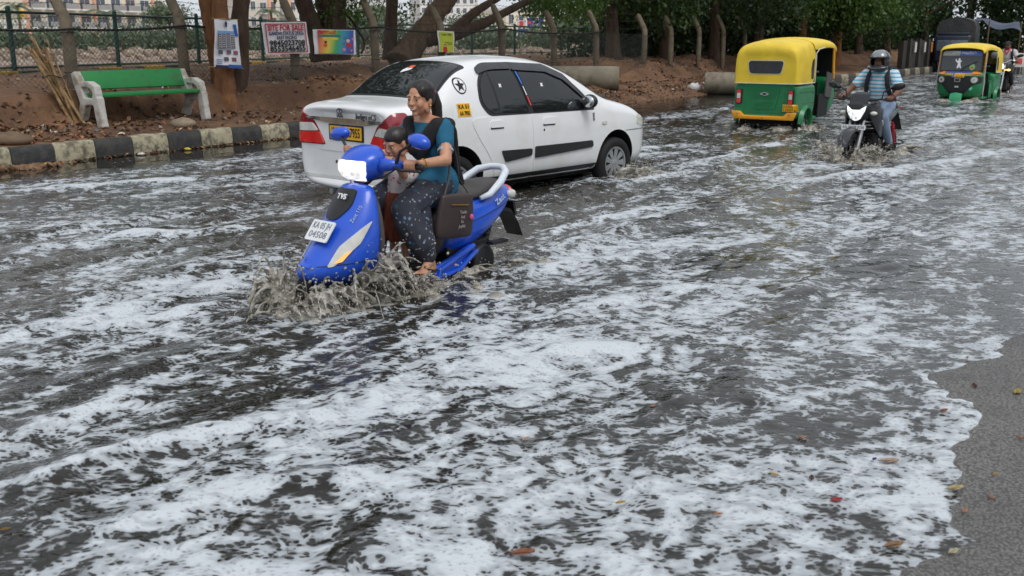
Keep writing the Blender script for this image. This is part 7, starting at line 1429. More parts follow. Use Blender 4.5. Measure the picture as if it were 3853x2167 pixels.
        sc_ = lambda f, dx: [(dx, y*f*1.18, 0.85+(z-0.85)*f*1.1) for _, y, z in out]
        b = MB(); b.rings([hr(1.04, sc_(0.85, 0)), hr(1.09, sc_(1.0, 0)), hr(1.17, sc_(0.97, 0)), hr(1.215, sc_(0.78, 0)), hr(1.235, sc_(0.45, 0))]); hl = b.build('headlight_cowl', M_BBLK, k, sub=2, ang=180); bvl = bvh_of(hl)
        patch(bvl, RP([(-0.13, 0.94), (-0.115, 0.86), (-0.065, 0.765), (0, 0.735), (0.065, 0.765), (0.115, 0.86), (0.13, 0.94), (0.05, 0.885), (-0.05, 0.885)], 0.015), (3, 0, 0), (0, 1, 0), (0, 0, 1), (-1, 0, 0), 0.008, 0.03, 0.01).build('headlamp', M_LED, hl, ang=180)
        b = MB(); b.rings([[Vector((x, y*w, z)) for y in (-1, -0.6, 0, 0.6, 1)]+[Vector((x-0.012, y*w, z-0.004)) for y in (1, 0.6, 0, -0.6, -1)] for x, w, z in [(1.20, 0.10, 0.945), (1.15, 0.125, 1.0), (1.08, 0.12, 1.075), (1.03, 0.09, 1.115)]]); b.build('visor', pm('smoked_visor', C(34, 36, 40), 0.15), k, ang=60)
        pf_ = bpy.data.objects.new('number_plate', None); COL.objects.link(pf_); pf_.parent = k; Mp = frame((1.265, 0, 0.655), (0, 1, 0), (-0.12, 0, 1))
        b = MB(); b.prism(RP([(-0.165, -0.032), (0.165, -0.032), (0.165, 0.032), (-0.165, 0.032)], 0.008), -0.003, 0.003, Mp); b.build('plate', M_PLW, pf_, ang=30); text('KA 04KM 9330', 0.05, M_INK, pf_, Mp @ Matrix.Translation((0, 0, 0.005)), mx=0.29); b = MB(); b.tube([(1.22, 0, 0.70), (1.255, 0, 0.66)], 0.01, 6); b.build('bracket', M_BBLK, pf_)
    b = MB(); b.box((1.10, 0, 0.98), (0.07, 0.16, 0.05)); b.build('instrument_pod', M_BBLK, k, bevel=0.01)
    return k
BK = (5.15, 13.82, -0.115); BKH = 40.0; BKS = 0.95
bike1 = motorbike(BK, math.pi*1.5-math.radians(BKH), 'dark grey motorcycle with lit headlamp and white plate KA 04KM 9330'); bike1.scale = (BKS,)*3
BK2 = (14.55, 29.9, -0.08); BK2H = 36.0
bike2 = motorbike(BK2, math.pi*1.5-math.radians(BK2H), 'black classic motorcycle with round lit headlamp behind the oncoming rickshaw', True)
# ================================================================== people
def mat_skin(name, col):
    k = NT(name); v = k.obj(); n = k.noise(v, 18, 3, 0.6); c = k.mix(k.smooth(n, 0.3, 0.7), tuple(x*0.9 for x in col), tuple(min(1, x*1.08) for x in col))
    return k.done(k.pbsdf(c, 0.48, 0, k.bump(k.noise(v, 160, 2, 0.5), 0.08, 0.002), Subsurface__Weight=0.08, Subsurface__Radius=(0.01, 0.004, 0.002), Subsurface__Scale=0.5))
M_SKINF = mat_skin('warm_brown_skin', C(196, 144, 114)); M_SKINC = mat_skin('light_brown_skin', C(182, 132, 104)); M_SKIND = mat_skin('dark_brown_skin', C(118, 80, 62))
def mat_hair():
    k = NT('black_hair'); v = k.n('Mapping', Vector=k.obj(), Scale=(1, 1, 0.2)).outputs[0]; n = k.noise(v, 90, 3, 0.6)
    return k.done(k.pbsdf(k.mix(n, (0.004, 0.003, 0.003), (0.022, 0.016, 0.013)), 0.38, 0, k.bump(n, 0.6, 0.004)))
M_HAIR = mat_hair(); M_EYEW = pm('eye_white', C(226, 222, 216), 0.2); M_IRIS = pm('dark_iris', (0.01, 0.006, 0.004), 0.1); M_LIP = pm('lips', C(166, 98, 88), 0.4); M_TEETH = pm('teeth', C(236, 232, 222), 0.25); M_GOLD = pm('gold', C(206, 160, 70), 0.25, 1.0)
def cloth(name, col, **kw): return pm(name, col, 0.85, var=0.14, scale=7, bump=0.45, bscale=14, bdist=0.012, **kw)
def HM(c, yaw=0.0, pitch=0.0, roll=0.0, s=1.0): return Matrix.Translation(c) @ Euler((roll, pitch, yaw)).to_matrix().to_4x4() @ Matrix.Diagonal((s, s, s, 1))
def put_head(mb, M, slim=1.0):
    """skull, face, ears; local x forward, y left, z up, about 0.235 tall"""
    def E_(c, r): 
        t = MB(); t.ell(c, r, None, 18, 12); mb.add([M @ Vector(p) for p in t.v], t.f)
    def C_(a, b, r0, r1):
        t = MB(); t.caps(a, b, r0, r1); mb.add([M @ Vector(p) for p in t.v], t.f)
    E_((-0.012, 0, 0.028), (0.096, 0.076*slim, 0.090)); E_((0.030, 0, -0.02), (0.058, 0.062*slim, 0.088)); E_((0.030, 0, -0.062), (0.048, 0.046*slim, 0.046)); E_((0.066, 0, -0.093), (0.020, 0.023, 0.018))
    C_((0.086, 0, 0.016), (0.104, 0, -0.026), 0.0075, 0.0105); 
    for s in (-1, 1): E_((0.096, s*0.011, -0.030), (0.011, 0.009, 0.008)); E_((0.074, s*0.030, 0.022), (0.016, 0.024, 0.010)); E_((0.0735, s*0.031, 0.0055), (0.0125, 0.0165, 0.0050)); E_((0.0725, s*0.031, -0.0105), (0.0105, 0.015, 0.0035)); E_((0.058, s*0.038, -0.030), (0.024, 0.021, 0.032)); E_((-0.006, s*0.079*slim, -0.012), (0.019, 0.008, 0.031)); E_((0.0, s*0.060, -0.055), (0.030, 0.012, 0.04))
    E_((0.084, 0, -0.058), (0.014, 0.026, 0.016))
def face_bits(M, par, smile=True, lip=M_LIP, brow=M_HAIR, moust=False, big=1.0, bw=1.0):
    for s in (-1, 1):
        b = MB(); b.ell((0.0735, s*0.031, -0.003), (0.0105, 0.0140, 0.0050*big), None, 12, 8); b.v = [tuple(M @ Vector(p)) for p in b.v]; e = b.build('eye', M_EYEW, par, ang=180)
        b = MB(); b.ell((0.0822, s*0.031+0.002, -0.003), (0.0035, 0.0062, 0.0054*big), None, 10, 6); b.v = [tuple(M @ Vector(p)) for p in b.v]; b.build('iris', M_IRIS, e, ang=180)
        b = MB(); b.tube([M @ Vector(p) for p in [(0.087, s*0.013, 0.0205), (0.0895, s*0.028, 0.0255), (0.080, s*0.044, 0.0235), (0.068, s*0.054, 0.0155)]], [0.0016*bw, 0.0024*bw, 0.0020*bw, 0.0008*bw], 6); b.build('eyebrow', brow, par, ang=180)
        if bw > 0.5: b = MB(); b.tube([M @ Vector(p) for p in [(0.080, s*0.017, 0.000), (0.0855, s*0.030, 0.0035), (0.077, s*0.046, -0.001)]], [0.0008, 0.0016, 0.0010], 6); b.build('eyelash', brow, par, ang=180)
    if smile:
        b = MB(); b.ell((0.0925, 0, -0.0612), (0.0062, 0.019, 0.0040), None, 14, 8); b.v = [tuple(M @ Vector(p)) for p in b.v]; b.build('teeth', M_TEETH, par, ang=180)
        w = 0.026; up = -0.0560; lo = -0.0675
    else: w = 0.021; up = -0.057; lo = -0.066
    b = MB(); b.tube([M @ Vector(p) for p in [(0.078, -w, (up+lo)/2+0.004), (0.094, -w*0.5, up), (0.0985, 0, up-0.001), (0.094, w*0.5, up), (0.078, w, (up+lo)/2+0.004)]], [0.0012, 0.0028, 0.0031, 0.0028, 0.0012], 6); b.tube([M @ Vector(p) for p in [(0.078, -w, (up+lo)/2+0.004), (0.092, -w*0.5, lo), (0.0960, 0, lo-0.002), (0.092, w*0.5, lo), (0.078, w, (up+lo)/2+0.004)]], [0.0012, 0.0034, 0.0042, 0.0034, 0.0012], 6); b.build('lips', lip, par, ang=180)
    if moust: b = MB(); b.tube([M @ Vector(p) for p in [(0.078, -0.032, -0.060), (0.095, -0.015, -0.047), (0.101, 0, -0.045), (0.095, 0.015, -0.047), (0.078, 0.032, -0.060)]], [0.004, 0.008, 0.008, 0.008, 0.004], 8); b.build('moustache', brow, par, ang=180)
def grip_hand(mb, c, a, f, wrist, s=1.0):
    """five fingers closed round a bar: c centre, a along the bar (towards the little finger), f forward"""
    c, a, f, w = Vector(c), Vector(a).normalized(), Vector(f).normalized(), Vector(wrist); u = f.cross(a); u = u if u.z > 0 else -u
    for i, (o, L) in enumerate(((-0.034, 0.92), (-0.0115, 1.0), (0.0115, 0.97), (0.033, 0.82))):
        o *= s; k0 = c+a*o+(u*0.034+f*0.010)*s; k1 = c+a*o+(u*0.020+f*(0.040*L))*s; k2 = c+a*o*0.95+(u*-0.014+f*(0.036*L))*s; k3 = c+a*o*0.92+(u*-0.030+f*0.006)*s
        mb.chain([w.lerp(k0, 0.25)+a*o*0.3, k0], [0.017*s, 0.0125*s]); mb.chain([k0, k1, k2, k3], [0.0112*s, 0.0095*s, 0.0088*s, 0.0078*s])
    t0 = w.lerp(c, 0.35)-a*0.026*s+u*0.006*s; t1 = c-a*0.048*s-f*0.022*s-u*0.004*s; t2 = c-a*0.040*s-f*0.004*s-u*0.026*s; mb.chain([t0, t1, t2], [0.0145*s, 0.0105*s, 0.0085*s])
def foot(mb, ank, toe, s=1.0):
    ank, toe = Vector(ank), Vector(toe); d = Vector((toe.x-ank.x, toe.y-ank.y, 0)).normalized(); sd = Vector((-d.y, d.x, 0)); h = Vector((ank.x, ank.y, toe.z+0.004))-d*0.03*s
    mb.chain([ank, h], [0.036*s, 0.030*s]); mb.chain([ank+d*0.03*s-Vector((0, 0, 0.01)), toe-d*0.07*s+Vector((0, 0, 0.012))], [0.033*s, 0.026*s]); mb.chain([h, toe-d*0.05*s], [0.028*s, 0.025*s])
    for i, o in enumerate((-0.030, -0.012, 0.004, 0.018, 0.031)):
        L = (0.052, 0.046, 0.040, 0.034, 0.026)[i]; mb.chain([toe-d*0.065*s+sd*o*0.9*s, toe-d*(0.052-L)*s+sd*o*s], [0.013*s, (0.0115 if i == 0 else 0.0085)*s])
def limbs(mb, J, sd, r, s=1.0):
    mb.chain([J['sh'+sd], J['el'+sd], J['wr'+sd]], [r[0]*s, r[1]*s, r[2]*s])

# ---------------------------------------------------------------- woman on the scooter (same frame as the scooter)
SLOC, SROT = scooter.location.copy(), scooter.rotation_euler.copy()
def person(label, loc, rot, scale):
    o = empty('person', loc, 0, label, 'person', None, rot); o.scale = (scale,)*3; return o
woman = person('woman in teal tunic and black shawl riding the blue scooter, smiling', SLOC, tuple(SROT), SCL)
J = dict(pel=(0.30, 0, 0.83), ch=(0.345, 0, 1.10), nk=(0.375, 0, 1.235), hd=(0.425, 0, 1.362), shL=(0.36, 0.158, 1.185), shR=(0.36, -0.158, 1.185), elL=(0.465, 0.272, 0.985), elR=(0.465, -0.272, 0.985), wrL=(0.712, 0.292, 0.985), wrR=(0.712, -0.292, 0.985))
HW = HM(J['hd'], 0.16, 0.06, 0.0, 0.98)
b = MB(); put_head(b, HW, 0.96)
b.chain([(0.362, 0, 1.19), (0.385, 0, 1.26), (0.405, 0, 1.32)], [0.052, 0.041, 0.043]); b.chain([J['pel'], (0.32, 0, 0.97), J['ch'], (0.36, 0, 1.18)], [0.11, 0.095, 0.10, 0.07]); b.chain([J['shL'], (0.36, 0, 1.20), J['shR']], [0.052, 0.06, 0.052])
for sd in 'LR':
    limbs(b, J, sd, (0.048, 0.038, 0.026)); y = 1 if sd == 'L' else -1
    grip_hand(b, (0.785, y*0.298, 0.978), (-0.3, y, 0), (1, 0.3*y, 0), J['wr'+sd], 0.95)
    b.chain([(0.33, y*0.09, 0.82), (0.72, y*0.15, 0.70), (0.615, y*0.240, 0.38)], [0.075, 0.05, 0.034]); foot(b, (0.600, y*0.248, 0.345), (0.745, y*0.300, 0.292), 0.95)
body_w = remesh(b, 'body', M_SKINF, woman, 0.0058, 3)
face_bits(HW, woman, True)
# hair swept back into a ponytail
b = MB()
def HE(c, r): t = MB(); t.ell(c, r, None, 18, 12); b.add([HW @ Vector(p) for p in t.v], t.f)
HE((-0.022, 0, 0.046), (0.098, 0.082, 0.083)); HE((-0.045, 0, 0.01), (0.072, 0.078, 0.085)); HE((0.018, 0.050, 0.050), (0.050, 0.030, 0.045)); HE((0.018, -0.050, 0.050), (0.050, 0.030, 0.045)); HE((-0.015, 0.070, 0.018), (0.045, 0.014, 0.045)); HE((-0.015, -0.070, 0.018), (0.045, 0.014, 0.045))
b.chain([HW @ Vector(p) for p in [(-0.100, 0, 0.03), (-0.135, 0.008, 0.01), (-0.150, 0.015, -0.06), (-0.150, 0.02, -0.13), (-0.140, 0.022, -0.20), (-0.125, 0.022, -0.26)]], [0.030, 0.034, 0.040, 0.036, 0.028, 0.010]); remesh(b, 'hair', M_HAIR, woman, 0.0065, 3)
b = MB(); b.tube([HW @ Vector((-0.112+0.004*math.cos(q), 0.036*math.cos(q), 0.032+0.036*math.sin(q))) for q in np.linspace(0, 6.28, 16)], 0.010, 6); b.build('hair_band', pm('pink_hair_band', C(206, 84, 130), 0.6), woman)
for s in (-1, 1): b = MB(); b.ell(HW @ Vector((0.0, s*0.082, -0.044)), 0.0085, None, 10, 6); b.build('earring', M_GOLD, woman)
b = MB(); b.tube([Vector(J['wrL'])+Vector((-0.03, 0.030*math.cos(q), 0.030*math.sin(q))) for q in np.linspace(0, 6.3, 18)], 0.0035, 6); b.build('bangle', M_GOLD, woman)
# teal tunic with short sleeves
M_TEAL = cloth('teal_cotton', C(22, 92, 122)); M_SHAWL = cloth('black_shawl_cotton', C(24, 24, 27))
b = MB(); b.chain([(0.355, 0, 1.165), (0.35, 0, 1.11), (0.325, 0, 0.98), (0.305, 0, 0.86), (0.31, 0, 0.80)], [0.082, 0.110, 0.094, 0.120, 0.132]); b.chain([(0.36, 0.155, 1.178), (0.358, 0, 1.165), (0.36, -0.155, 1.178)], [0.062, 0.075, 0.062])
b.ell((0.425, 0.055, 1.08), (0.06, 0.06, 0.06)); b.ell((0.425, -0.055, 1.08), (0.06, 0.06, 0.06)); b.ell((0.345, 0.09, 1.06), (0.10, 0.06, 0.12)); b.ell((0.345, -0.09, 1.06), (0.10, 0.06, 0.12))
for y in (1, -1): b.chain([(0.36, y*0.158, 1.183), (0.405, y*0.205, 1.085)], [0.062, 0.060]); b.chain([(0.32, y*0.07, 0.83), (0.50, y*0.115, 0.775)], [0.115, 0.105]); b.chain([(0.30, y*0.06, 0.80), (0.42, y*0.12, 0.73)], [0.12, 0.08])
tun = remesh(b, 'tunic', M_TEAL, woman, 0.009, 4)
for y in (1, -1): b = MB(); d = (Vector((0.405, y*0.205, 1.085))-Vector((0.36, y*0.158, 1.183))).normalized(); c0 = Vector((0.409, y*0.210, 1.076))+d*0.045; e1 = d.orthogonal().normalized(); e2 = d.cross(e1); b.rings([[c0+d*h+(e1*math.cos(q)+e2*math.sin(q))*0.052 for q in np.linspace(0, 6.28, 20, endpoint=False)] for h in (-0.012, 0.008)], cap=False); b.build('sleeve_trim', pm('patterned_sleeve_trim', C(150, 164, 176), 0.8, var=0.6, scale=60), tun)
# shawl
b = MB(); b.chain([(0.335, 0.17, 1.20), (0.405, 0.13, 1.20), (0.455, 0.075, 1.11), (0.475, 0.02, 1.035), (0.475, -0.02, 1.035), (0.455, -0.075, 1.11), (0.405, -0.13, 1.20), (0.335, -0.17, 1.20)], [0.045, 0.048, 0.046, 0.044, 0.044, 0.046, 0.048, 0.045])
b.chain([(0.405, 0.15, 1.18), (0.45, 0.10, 1.08), (0.465, 0.04, 1.0)], [0.036, 0.036, 0.034])
for y in (1, -1): b.chain([(0.335, y*0.17, 1.195), (0.285, y*0.155, 1.15), (0.245, y*0.135, 1.02), (0.225, y*0.13, 0.90), (0.19, y*0.14, 0.80)], [0.036, 0.030, 0.026, 0.026, 0.020])
for y in (0.07, 0.0, -0.07): b.chain([(0.255, y, 1.12), (0.225, y, 1.0), (0.20, y, 0.88), (0.17, y, 0.80)], [0.030, 0.026, 0.026, 0.02])
remesh(b, 'shawl', M_SHAWL, woman, 0.009, 4)
# loose printed trousers
def mat_print(name, base, spots, sc=26, thr=0.25):
    k = NT(name); v = k.obj(); w = k.n('VectorMath', _operation='MULTIPLY_ADD', i0=k.n('TexNoise', Vector=v, Scale=9.0).outputs['Color'], i1=(0.05, 0.05, 0.05), i2=v).outputs[0]; c = k.mix(k.smooth(k.noise(v, 5, 3), 0.35, 0.65), tuple(x*0.7 for x in base), base)
    for i, (col, s_) in enumerate(spots):
        d = k.voro(k.n('Mapping', Vector=w, Location=(i*3.1, i*1.7, i*0.9)).outputs[0], sc*s_, 'F1'); c = k.mix(k.smooth(k.math('ADD', d, k.math('MULTIPLY', k.noise(v, 120, 2), 0.25)), thr+0.14, thr+0.04), c, col)
    return k.done(k.pbsdf(c, 0.85, 0, k.bump(k.noise(v, 13, 3, 0.6), 0.5, 0.014)))
M_TROU = mat_print('dark_floral_trousers', C(56, 58, 70), [(C(104, 130, 152), 0.75), (C(30, 82, 104), 0.62), (C(150, 158, 170), 1.2)], 25, 0.22)
b = MB()
for y in (1, -1): b.chain([(0.36, y*0.10, 0.80), (0.56, y*0.135, 0.755), (0.725, y*0.158, 0.69), (0.715, y*0.185, 0.60), (0.655, y*0.225, 0.48), (0.618, y*0.242, 0.385)], [0.10, 0.105, 0.090, 0.095, 0.098, 0.062]); b.chain([(0.60, y*0.15, 0.70), (0.60, y*0.20, 0.50)], [0.075, 0.07])
remesh(b, 'trousers', M_TROU, woman, 0.009, 4)
for y in (1, -1):
    d = (Vector((0.745, y*0.300, 0))-Vector((0.600, y*0.248, 0))).normalized(); b = MB(); P = [Vector((0.600, y*0.248, 0.272))-d*0.06, Vector((0.645, y*0.264, 0.270)), Vector((0.745, y*0.300, 0.268))+d*0.012]; b.tube(P, [0.034, 0.040, 0.036], 12, flat=0.3); so = b.build('sandal', pm('black_sandal', C(28, 26, 26), 0.6), woman)
    sdv = Vector((-d.y, d.x, 0)); t = Vector((0.745, y*0.300, 0.300))-d*0.035; b = MB()
    for q in (1, -1): b.tube([t, t-d*0.03+sdv*q*0.02+Vector((0, 0, 0.012)), t-d*0.085+sdv*q*0.038-Vector((0, 0, 0.008))], 0.0055, 6)
    b.build('thong_strap', pm('black_sandal', C(28, 26, 26), 0.6), so)
# handbag
M_BAG = pm('dark_brown_bag_leather', C(58, 46, 46), 0.5, var=0.12, bump=0.2, bscale=50)
bag = empty('handbag', SLOC, 0, 'dark brown shoulder bag with handwritten words hanging at the woman\'s hip', 'handbag', None, tuple(SROT)); bag.scale = (SCL,)*3
Mb = frame((0.405, 0.285, 0.635), (-1, 0.04, -0.06), (-0.04, 0.10, 1))
b = MB(); b.rings([[Mb @ Vector((x, y, z)) for x, z in [(-w, -t), (0, -t*1.25), (w, -t), (w*1.03, 0), (w, t), (0, t*1.4), (-w, t), (-w*1.03, 0)]] for y, w, t in [(-0.165, 0.130, 0.012), (-0.155, 0.155, 0.034), (-0.08, 0.158, 0.042), (0.04, 0.145, 0.036), (0.12, 0.132, 0.026), (0.135, 0.120, 0.012)]]); bb = b.build('bag_body', M_BAG, bag, sub=2, ang=180); bvb = bvh_of(bb)
b = MB(); b.tube([Mb @ Vector((-0.08, 0.07, 0.045)), Mb @ Vector((0, 0.067, 0.048)), Mb @ Vector((0.07, 0.062, 0.046))], 0.004, 6); b.build('zip', M_GOLD, bag)
for tx, dy, mx in (('Thanks', 0.02, 0.06), ('And', -0.012, 0.034), ('Is', -0.042, 0.02), ('Joyful', -0.074, 0.056)): text(tx, 0.030, pm('faded_bag_print', C(168, 160, 156), 0.6), bag, Mb @ Matrix.Translation((0.02, dy, 0.058)), mx=mx)
b = MB(); b.ell(Mb @ Vector((0.11, -0.02, 0.045)), (0.018, 0.012, 0.02), None, 10, 6); b.build('pink_charm', pm('pink_hair_band', C(206, 84, 130), 0.6), bag)
for q in (-1, 1): b = MB(); b.tube([Mb @ Vector((q*0.11, 0.12, 0)), Vector((0.39-q*0.05, 0.262, 0.85)), Vector((0.37-q*0.03, 0.245, 0.98)), Vector((0.355-q*0.012, 0.20, 1.12)), Vector((0.355, 0.16, 1.245))], 0.008, 8, flat=0.5); b.build('strap', M_BAG, bag)

# ---------------------------------------------------------------- child standing on the footboard
child = person('small child in brown skirt standing between the woman and the handlebar', SLOC, tuple(SROT), SCL)
HC = HM((0.655, 0.01, 1.09), 0.02, 0.30, 0.0, 0.86)
b = MB(); put_head(b, HC, 1.02); b.chain([(0.615, 0.015, 0.93), (0.63, 0.018, 1.0)], [0.042, 0.040]); b.chain([(0.60, 0, 0.68), (0.605, 0, 0.80), (0.612, 0.01, 0.90)], [0.075, 0.075, 0.07])
for y in (1, -1):
    sh, el, wr = (0.615, y*0.088+0.01, 0.915), (0.70, y*0.135, 0.90), (0.79, y*0.155 if y > 0 else -0.19, 0.985)
    b.chain([sh, el, wr], [0.036, 0.029, 0.021]); 
    if y > 0: grip_hand(b, (0.845, 0.165, 1.005), (-0.3, 1, 0), (1, 0.3, 0), wr, 0.68)
    else: grip_hand(b, (0.848, -0.235, 1.045), (0.05, -0.3, 1), (1, -0.2, 0.1), (0.80, -0.20, 1.02), 0.68)
    b.chain([(0.60, y*0.05, 0.64), (0.63, y*0.055, 0.47), (0.645, y*0.060, 0.33)], [0.05, 0.036, 0.025]); foot(b, (0.645, y*0.06, 0.325), (0.735, y*0.075, 0.295), 0.66)
remesh(b, 'body', M_SKINC, child, 0.0055, 3); face_bits(HC, child, False, big=1.05, bw=0.4)
b = MB()
def HE2(c, r): t = MB(); t.ell(c, r, None, 18, 12); b.add([HC @ Vector(p) for p in t.v], t.f)
HE2((-0.016, 0, 0.044), (0.099, 0.081, 0.082)); HE2((-0.04, 0, 0.008), (0.072, 0.077, 0.08)); HE2((0.0, 0.045, 0.04), (0.055, 0.037, 0.055)); HE2((0.0, -0.045, 0.04), (0.055, 0.037, 0.055)); remesh(b, 'hair', M_HAIR, child, 0.0065, 3)
M_FLOW = mat_print('white_floral_blouse', C(226, 216, 214), [(C(196, 96, 112), 0.8), (C(120, 96, 92), 1.1)], 30, 0.27)
b = MB(); b.chain([(0.612, 0.01, 0.885), (0.606, 0.0, 0.80), (0.60, 0, 0.72)], [0.088, 0.094, 0.098]); b.chain([(0.612, 0.09, 0.905), (0.612, -0.08, 0.905)], [0.056, 0.056])
for y in (1, -1): b.chain([(0.615, y*0.092+0.01, 0.912), (0.66, y*0.12, 0.90)], [0.058, 0.056])
remesh(b, 'blouse', M_FLOW, child, 0.008, 3)
b = MB(); n = 36
b.rings([[Vector((0.60+dx+(r_+0.012*f*math.sin(q*9+k))*math.cos(q), (r_*1.05+0.012*f*math.sin(q*9+k))*math.sin(q), z)) for q in [2*math.pi*i/n for i in range(n)]] for k, (z, r_, dx, f) in enumerate([(0.775, 0.100, 0, 0.2), (0.74, 0.112, 0, 0.5), (0.65, 0.124, 0.005, 1.0), (0.56, 0.134, 0.01, 1.2), (0.47, 0.140, 0.015, 1.4), (0.465, 0.132, 0.015, 1.4), (0.60, 0.11, 0.01, 1.0)])], cap=False); b.build('skirt', cloth('rust_brown_cotton', C(116, 54, 36)), child, ang=180)
for y in (1, -1): b = MB(); b.chain([(0.635, y*0.06, 0.305), (0.68, y*0.066, 0.300), (0.745, y*0.078, 0.297)], [0.032, 0.032, 0.024]); sh_ = remesh(b, 'shoe', pm('black_shoe', C(30, 28, 28), 0.5), child, 0.006, 2)

# ---------------------------------------------------------------- helmeted rider
BR = tuple(bike1.rotation_euler); rider = person('man in striped blue and white shirt and grey helmet riding the grey motorcycle', BK, BR, BKS)
def mat_stripes(name, a, b_, period, duty=0.5, off=0.0):
    k = NT(name); v = k.obj(); z = k.n('SeparateXYZ', Vector=v).outputs[2]; z = k.math('ADD', z, k.math('MULTIPLY', k.noise(v, 4, 2), 0.02)); f = k.math('FRACT', k.math('MULTIPLY', k.math('ADD', z, off), 1/period)); c = k.mix(k.smooth(f, duty-0.03, duty+0.03), a, b_)
    return k.done(k.pbsdf(c, 0.85, 0, k.bump(k.noise(v, 12, 3), 0.5, 0.014)))
HR = HM((0.475, 0, 1.50), -0.10, 0.06, 0, 1.0); b = MB(); put_head(b, HR, 1.0); b.chain([(0.43, 0, 1.34), (0.46, 0, 1.44)], [0.062, 0.058]); b.chain([(0.32, 0, 0.92), (0.36, 0, 1.10), (0.41, 0, 1.28)], [0.13, 0.125, 0.12])
for y in (1, -1):
    sh, el, wr = (0.43, y*0.19, 1.335), (0.585, y*0.345, 1.13), (0.835, y*0.335, 1.045); b.chain([sh, el, wr], [0.062, 0.045, 0.030]); grip_hand(b, (0.915, y*0.335, 1.022), (-0.3, y, 0), (1, 0.3*y, 0), wr, 1.05)
    b.chain([(0.34, y*0.10, 0.90), (0.80, y*0.21, 0.80), (0.48, y*0.215, 0.42)], [0.09, 0.06, 0.042])
remesh(b, 'body', M_SKIND, rider, 0.007, 3); face_bits(HR, rider, False, pm('brown_lips', C(104, 62, 54), 0.5), M_HAIR, True)
b = MB(); t = MB(); t.ell((0.052, 0, -0.088), (0.045, 0.042, 0.024), None, 14, 8); b.add([HR @ Vector(p) for p in t.v], t.f); b.build('beard', M_HAIR, rider, ang=180)
M_TEE = mat_stripes('blue_striped_jersey', C(96, 176, 206), C(212, 216, 220), 0.052, 0.45)
b = MB(); b.chain([(0.42, 0, 1.30), (0.395, 0, 1.20), (0.35, 0, 1.05), (0.325, 0, 0.93)], [0.12, 0.148, 0.150, 0.150]); b.chain([(0.43, 0.18, 1.330), (0.425, 0, 1.335), (0.43, -0.18, 1.330)], [0.078, 0.09, 0.078]); b.ell((0.42, 0.09, 1.20), (0.10, 0.09, 0.13)); b.ell((0.42, -0.09, 1.20), (0.10, 0.09, 0.13))
for y in (1, -1): b.chain([(0.43, y*0.19, 1.332), (0.525, y*0.285, 1.205)], [0.078, 0.072])
remesh(b, 'shirt', M_TEE, rider, 0.010, 4)
M_JEAN = cloth('pale_blue_denim', C(136, 156, 182)); b = MB()
for y in (1, -1): b.chain([(0.33, y*0.10, 0.90), (0.58, y*0.165, 0.86), (0.80, y*0.212, 0.79), (0.66, y*0.216, 0.61), (0.50, y*0.216, 0.42)], [0.115, 0.098, 0.080, 0.068, 0.058])
b.chain([(0.30, 0.05, 0.91), (0.30, -0.05, 0.91)], [0.13, 0.13]); remesh(b, 'jeans', M_JEAN, rider, 0.010, 4)
for y in (1, -1): b = MB(); b.chain([(0.46, y*0.22, 0.36), (0.54, y*0.23, 0.355), (0.66, y*0.245, 0.345)], [0.046, 0.046, 0.036]); b.chain([(0.47, y*0.22, 0.42), (0.46, y*0.22, 0.36)], [0.045, 0.045]); remesh(b, 'shoe', pm('dark_shoe', C(40, 38, 36), 0.6), rider, 0.009, 2)
# helmet: shell with face opening, raised visor, chin guard
def shell(mb, M, rx, ry, rz, az0, az1, el0, el1, hole=None, n=40, m=26, sc=1.0):
    V = []; F = []
    for i in range(m+1):
        el = el0+(el1-el0)*i/m
        for j in range(n+1):
            az = az0+(az1-az0)*j/n; V.append(M @ Vector((rx*math.cos(el)*math.cos(az), ry*math.cos(el)*math.sin(az), rz*math.sin(el))))
    for i in range(m):
        for j in range(n):
            el = el0+(el1-el0)*(i+0.5)/m; az = az0+(az1-az0)*(j+0.5)/n
            if hole and hole(az, el): continue
            a = i*(n+1)+j; F.append((a, a+1, a+n+2, a+n+1))
    mb.add(V, F)
M_HELM = pm('dark_grey_helmet', C(48, 50, 54), 0.22, var=0.08, coat=0.5); M_VIS = pm('grey_visor', C(128, 134, 140), 0.08, var=0.06, coat=0.5)
HH = HR @ Matrix.Translation((0.0, 0, 0.008)) @ Matrix.Diagonal((1.07, 1.07, 1.07, 1))
b = MB(); shell(b, HH, 0.150, 0.128, 0.150, -math.pi, math.pi, -1.02, math.pi/2, lambda az, el: abs(az) < 0.98 and -0.33 < el < 0.42); hm = b.build('helmet', M_HELM, rider, fix=False, ang=180); md = hm.modifiers.new('s', 'SOLIDIFY'); md.thickness = 0.018; md.offset = -1; bake(hm); hm.data.shade_smooth()
b = MB(); shell(b, HH, 0.160, 0.137, 0.160, -1.15, 1.15, 0.42, 1.12, None, 24, 12); vz = b.build('visor', M_VIS, hm, fix=False, ang=180); md = vz.modifiers.new('s', 'SOLIDIFY'); md.thickness = 0.004; bake(vz)
b = MB(); b.tube([HH @ Vector((0.158*math.cos(q), 0.135*math.sin(q), -0.062-0.02*math.cos(q))) for q in np.linspace(-1.2, 1.2, 14)], [0.02]+[0.026]*12+[0.02], 8); b.build('chin_guard', M_HELM, hm, ang=180)
b = MB(); b.tube([HH @ Vector((0.163*math.cos(q)*0.93, 0.139*math.sin(q), 0.058)) for q in np.linspace(-1.1, 1.1, 14)], 0.012, 8); b.build('visor_edge', M_BBLK, hm, ang=180)
text('STK', 0.028, M_WHITEP, hm, HH @ frame((0.156, 0, 0.060), (0, 1, 0), (-0.2, 0, 1)), mx=0.05)
b = MB(); b.chain([HR @ Vector((0.03, 0.06, -0.10)), HR @ Vector((0.04, 0, -0.135)), HR @ Vector((0.03, -0.06, -0.10))], [0.01, 0.014, 0.01]); b.build('chin_strap', M_BBLK, hm)
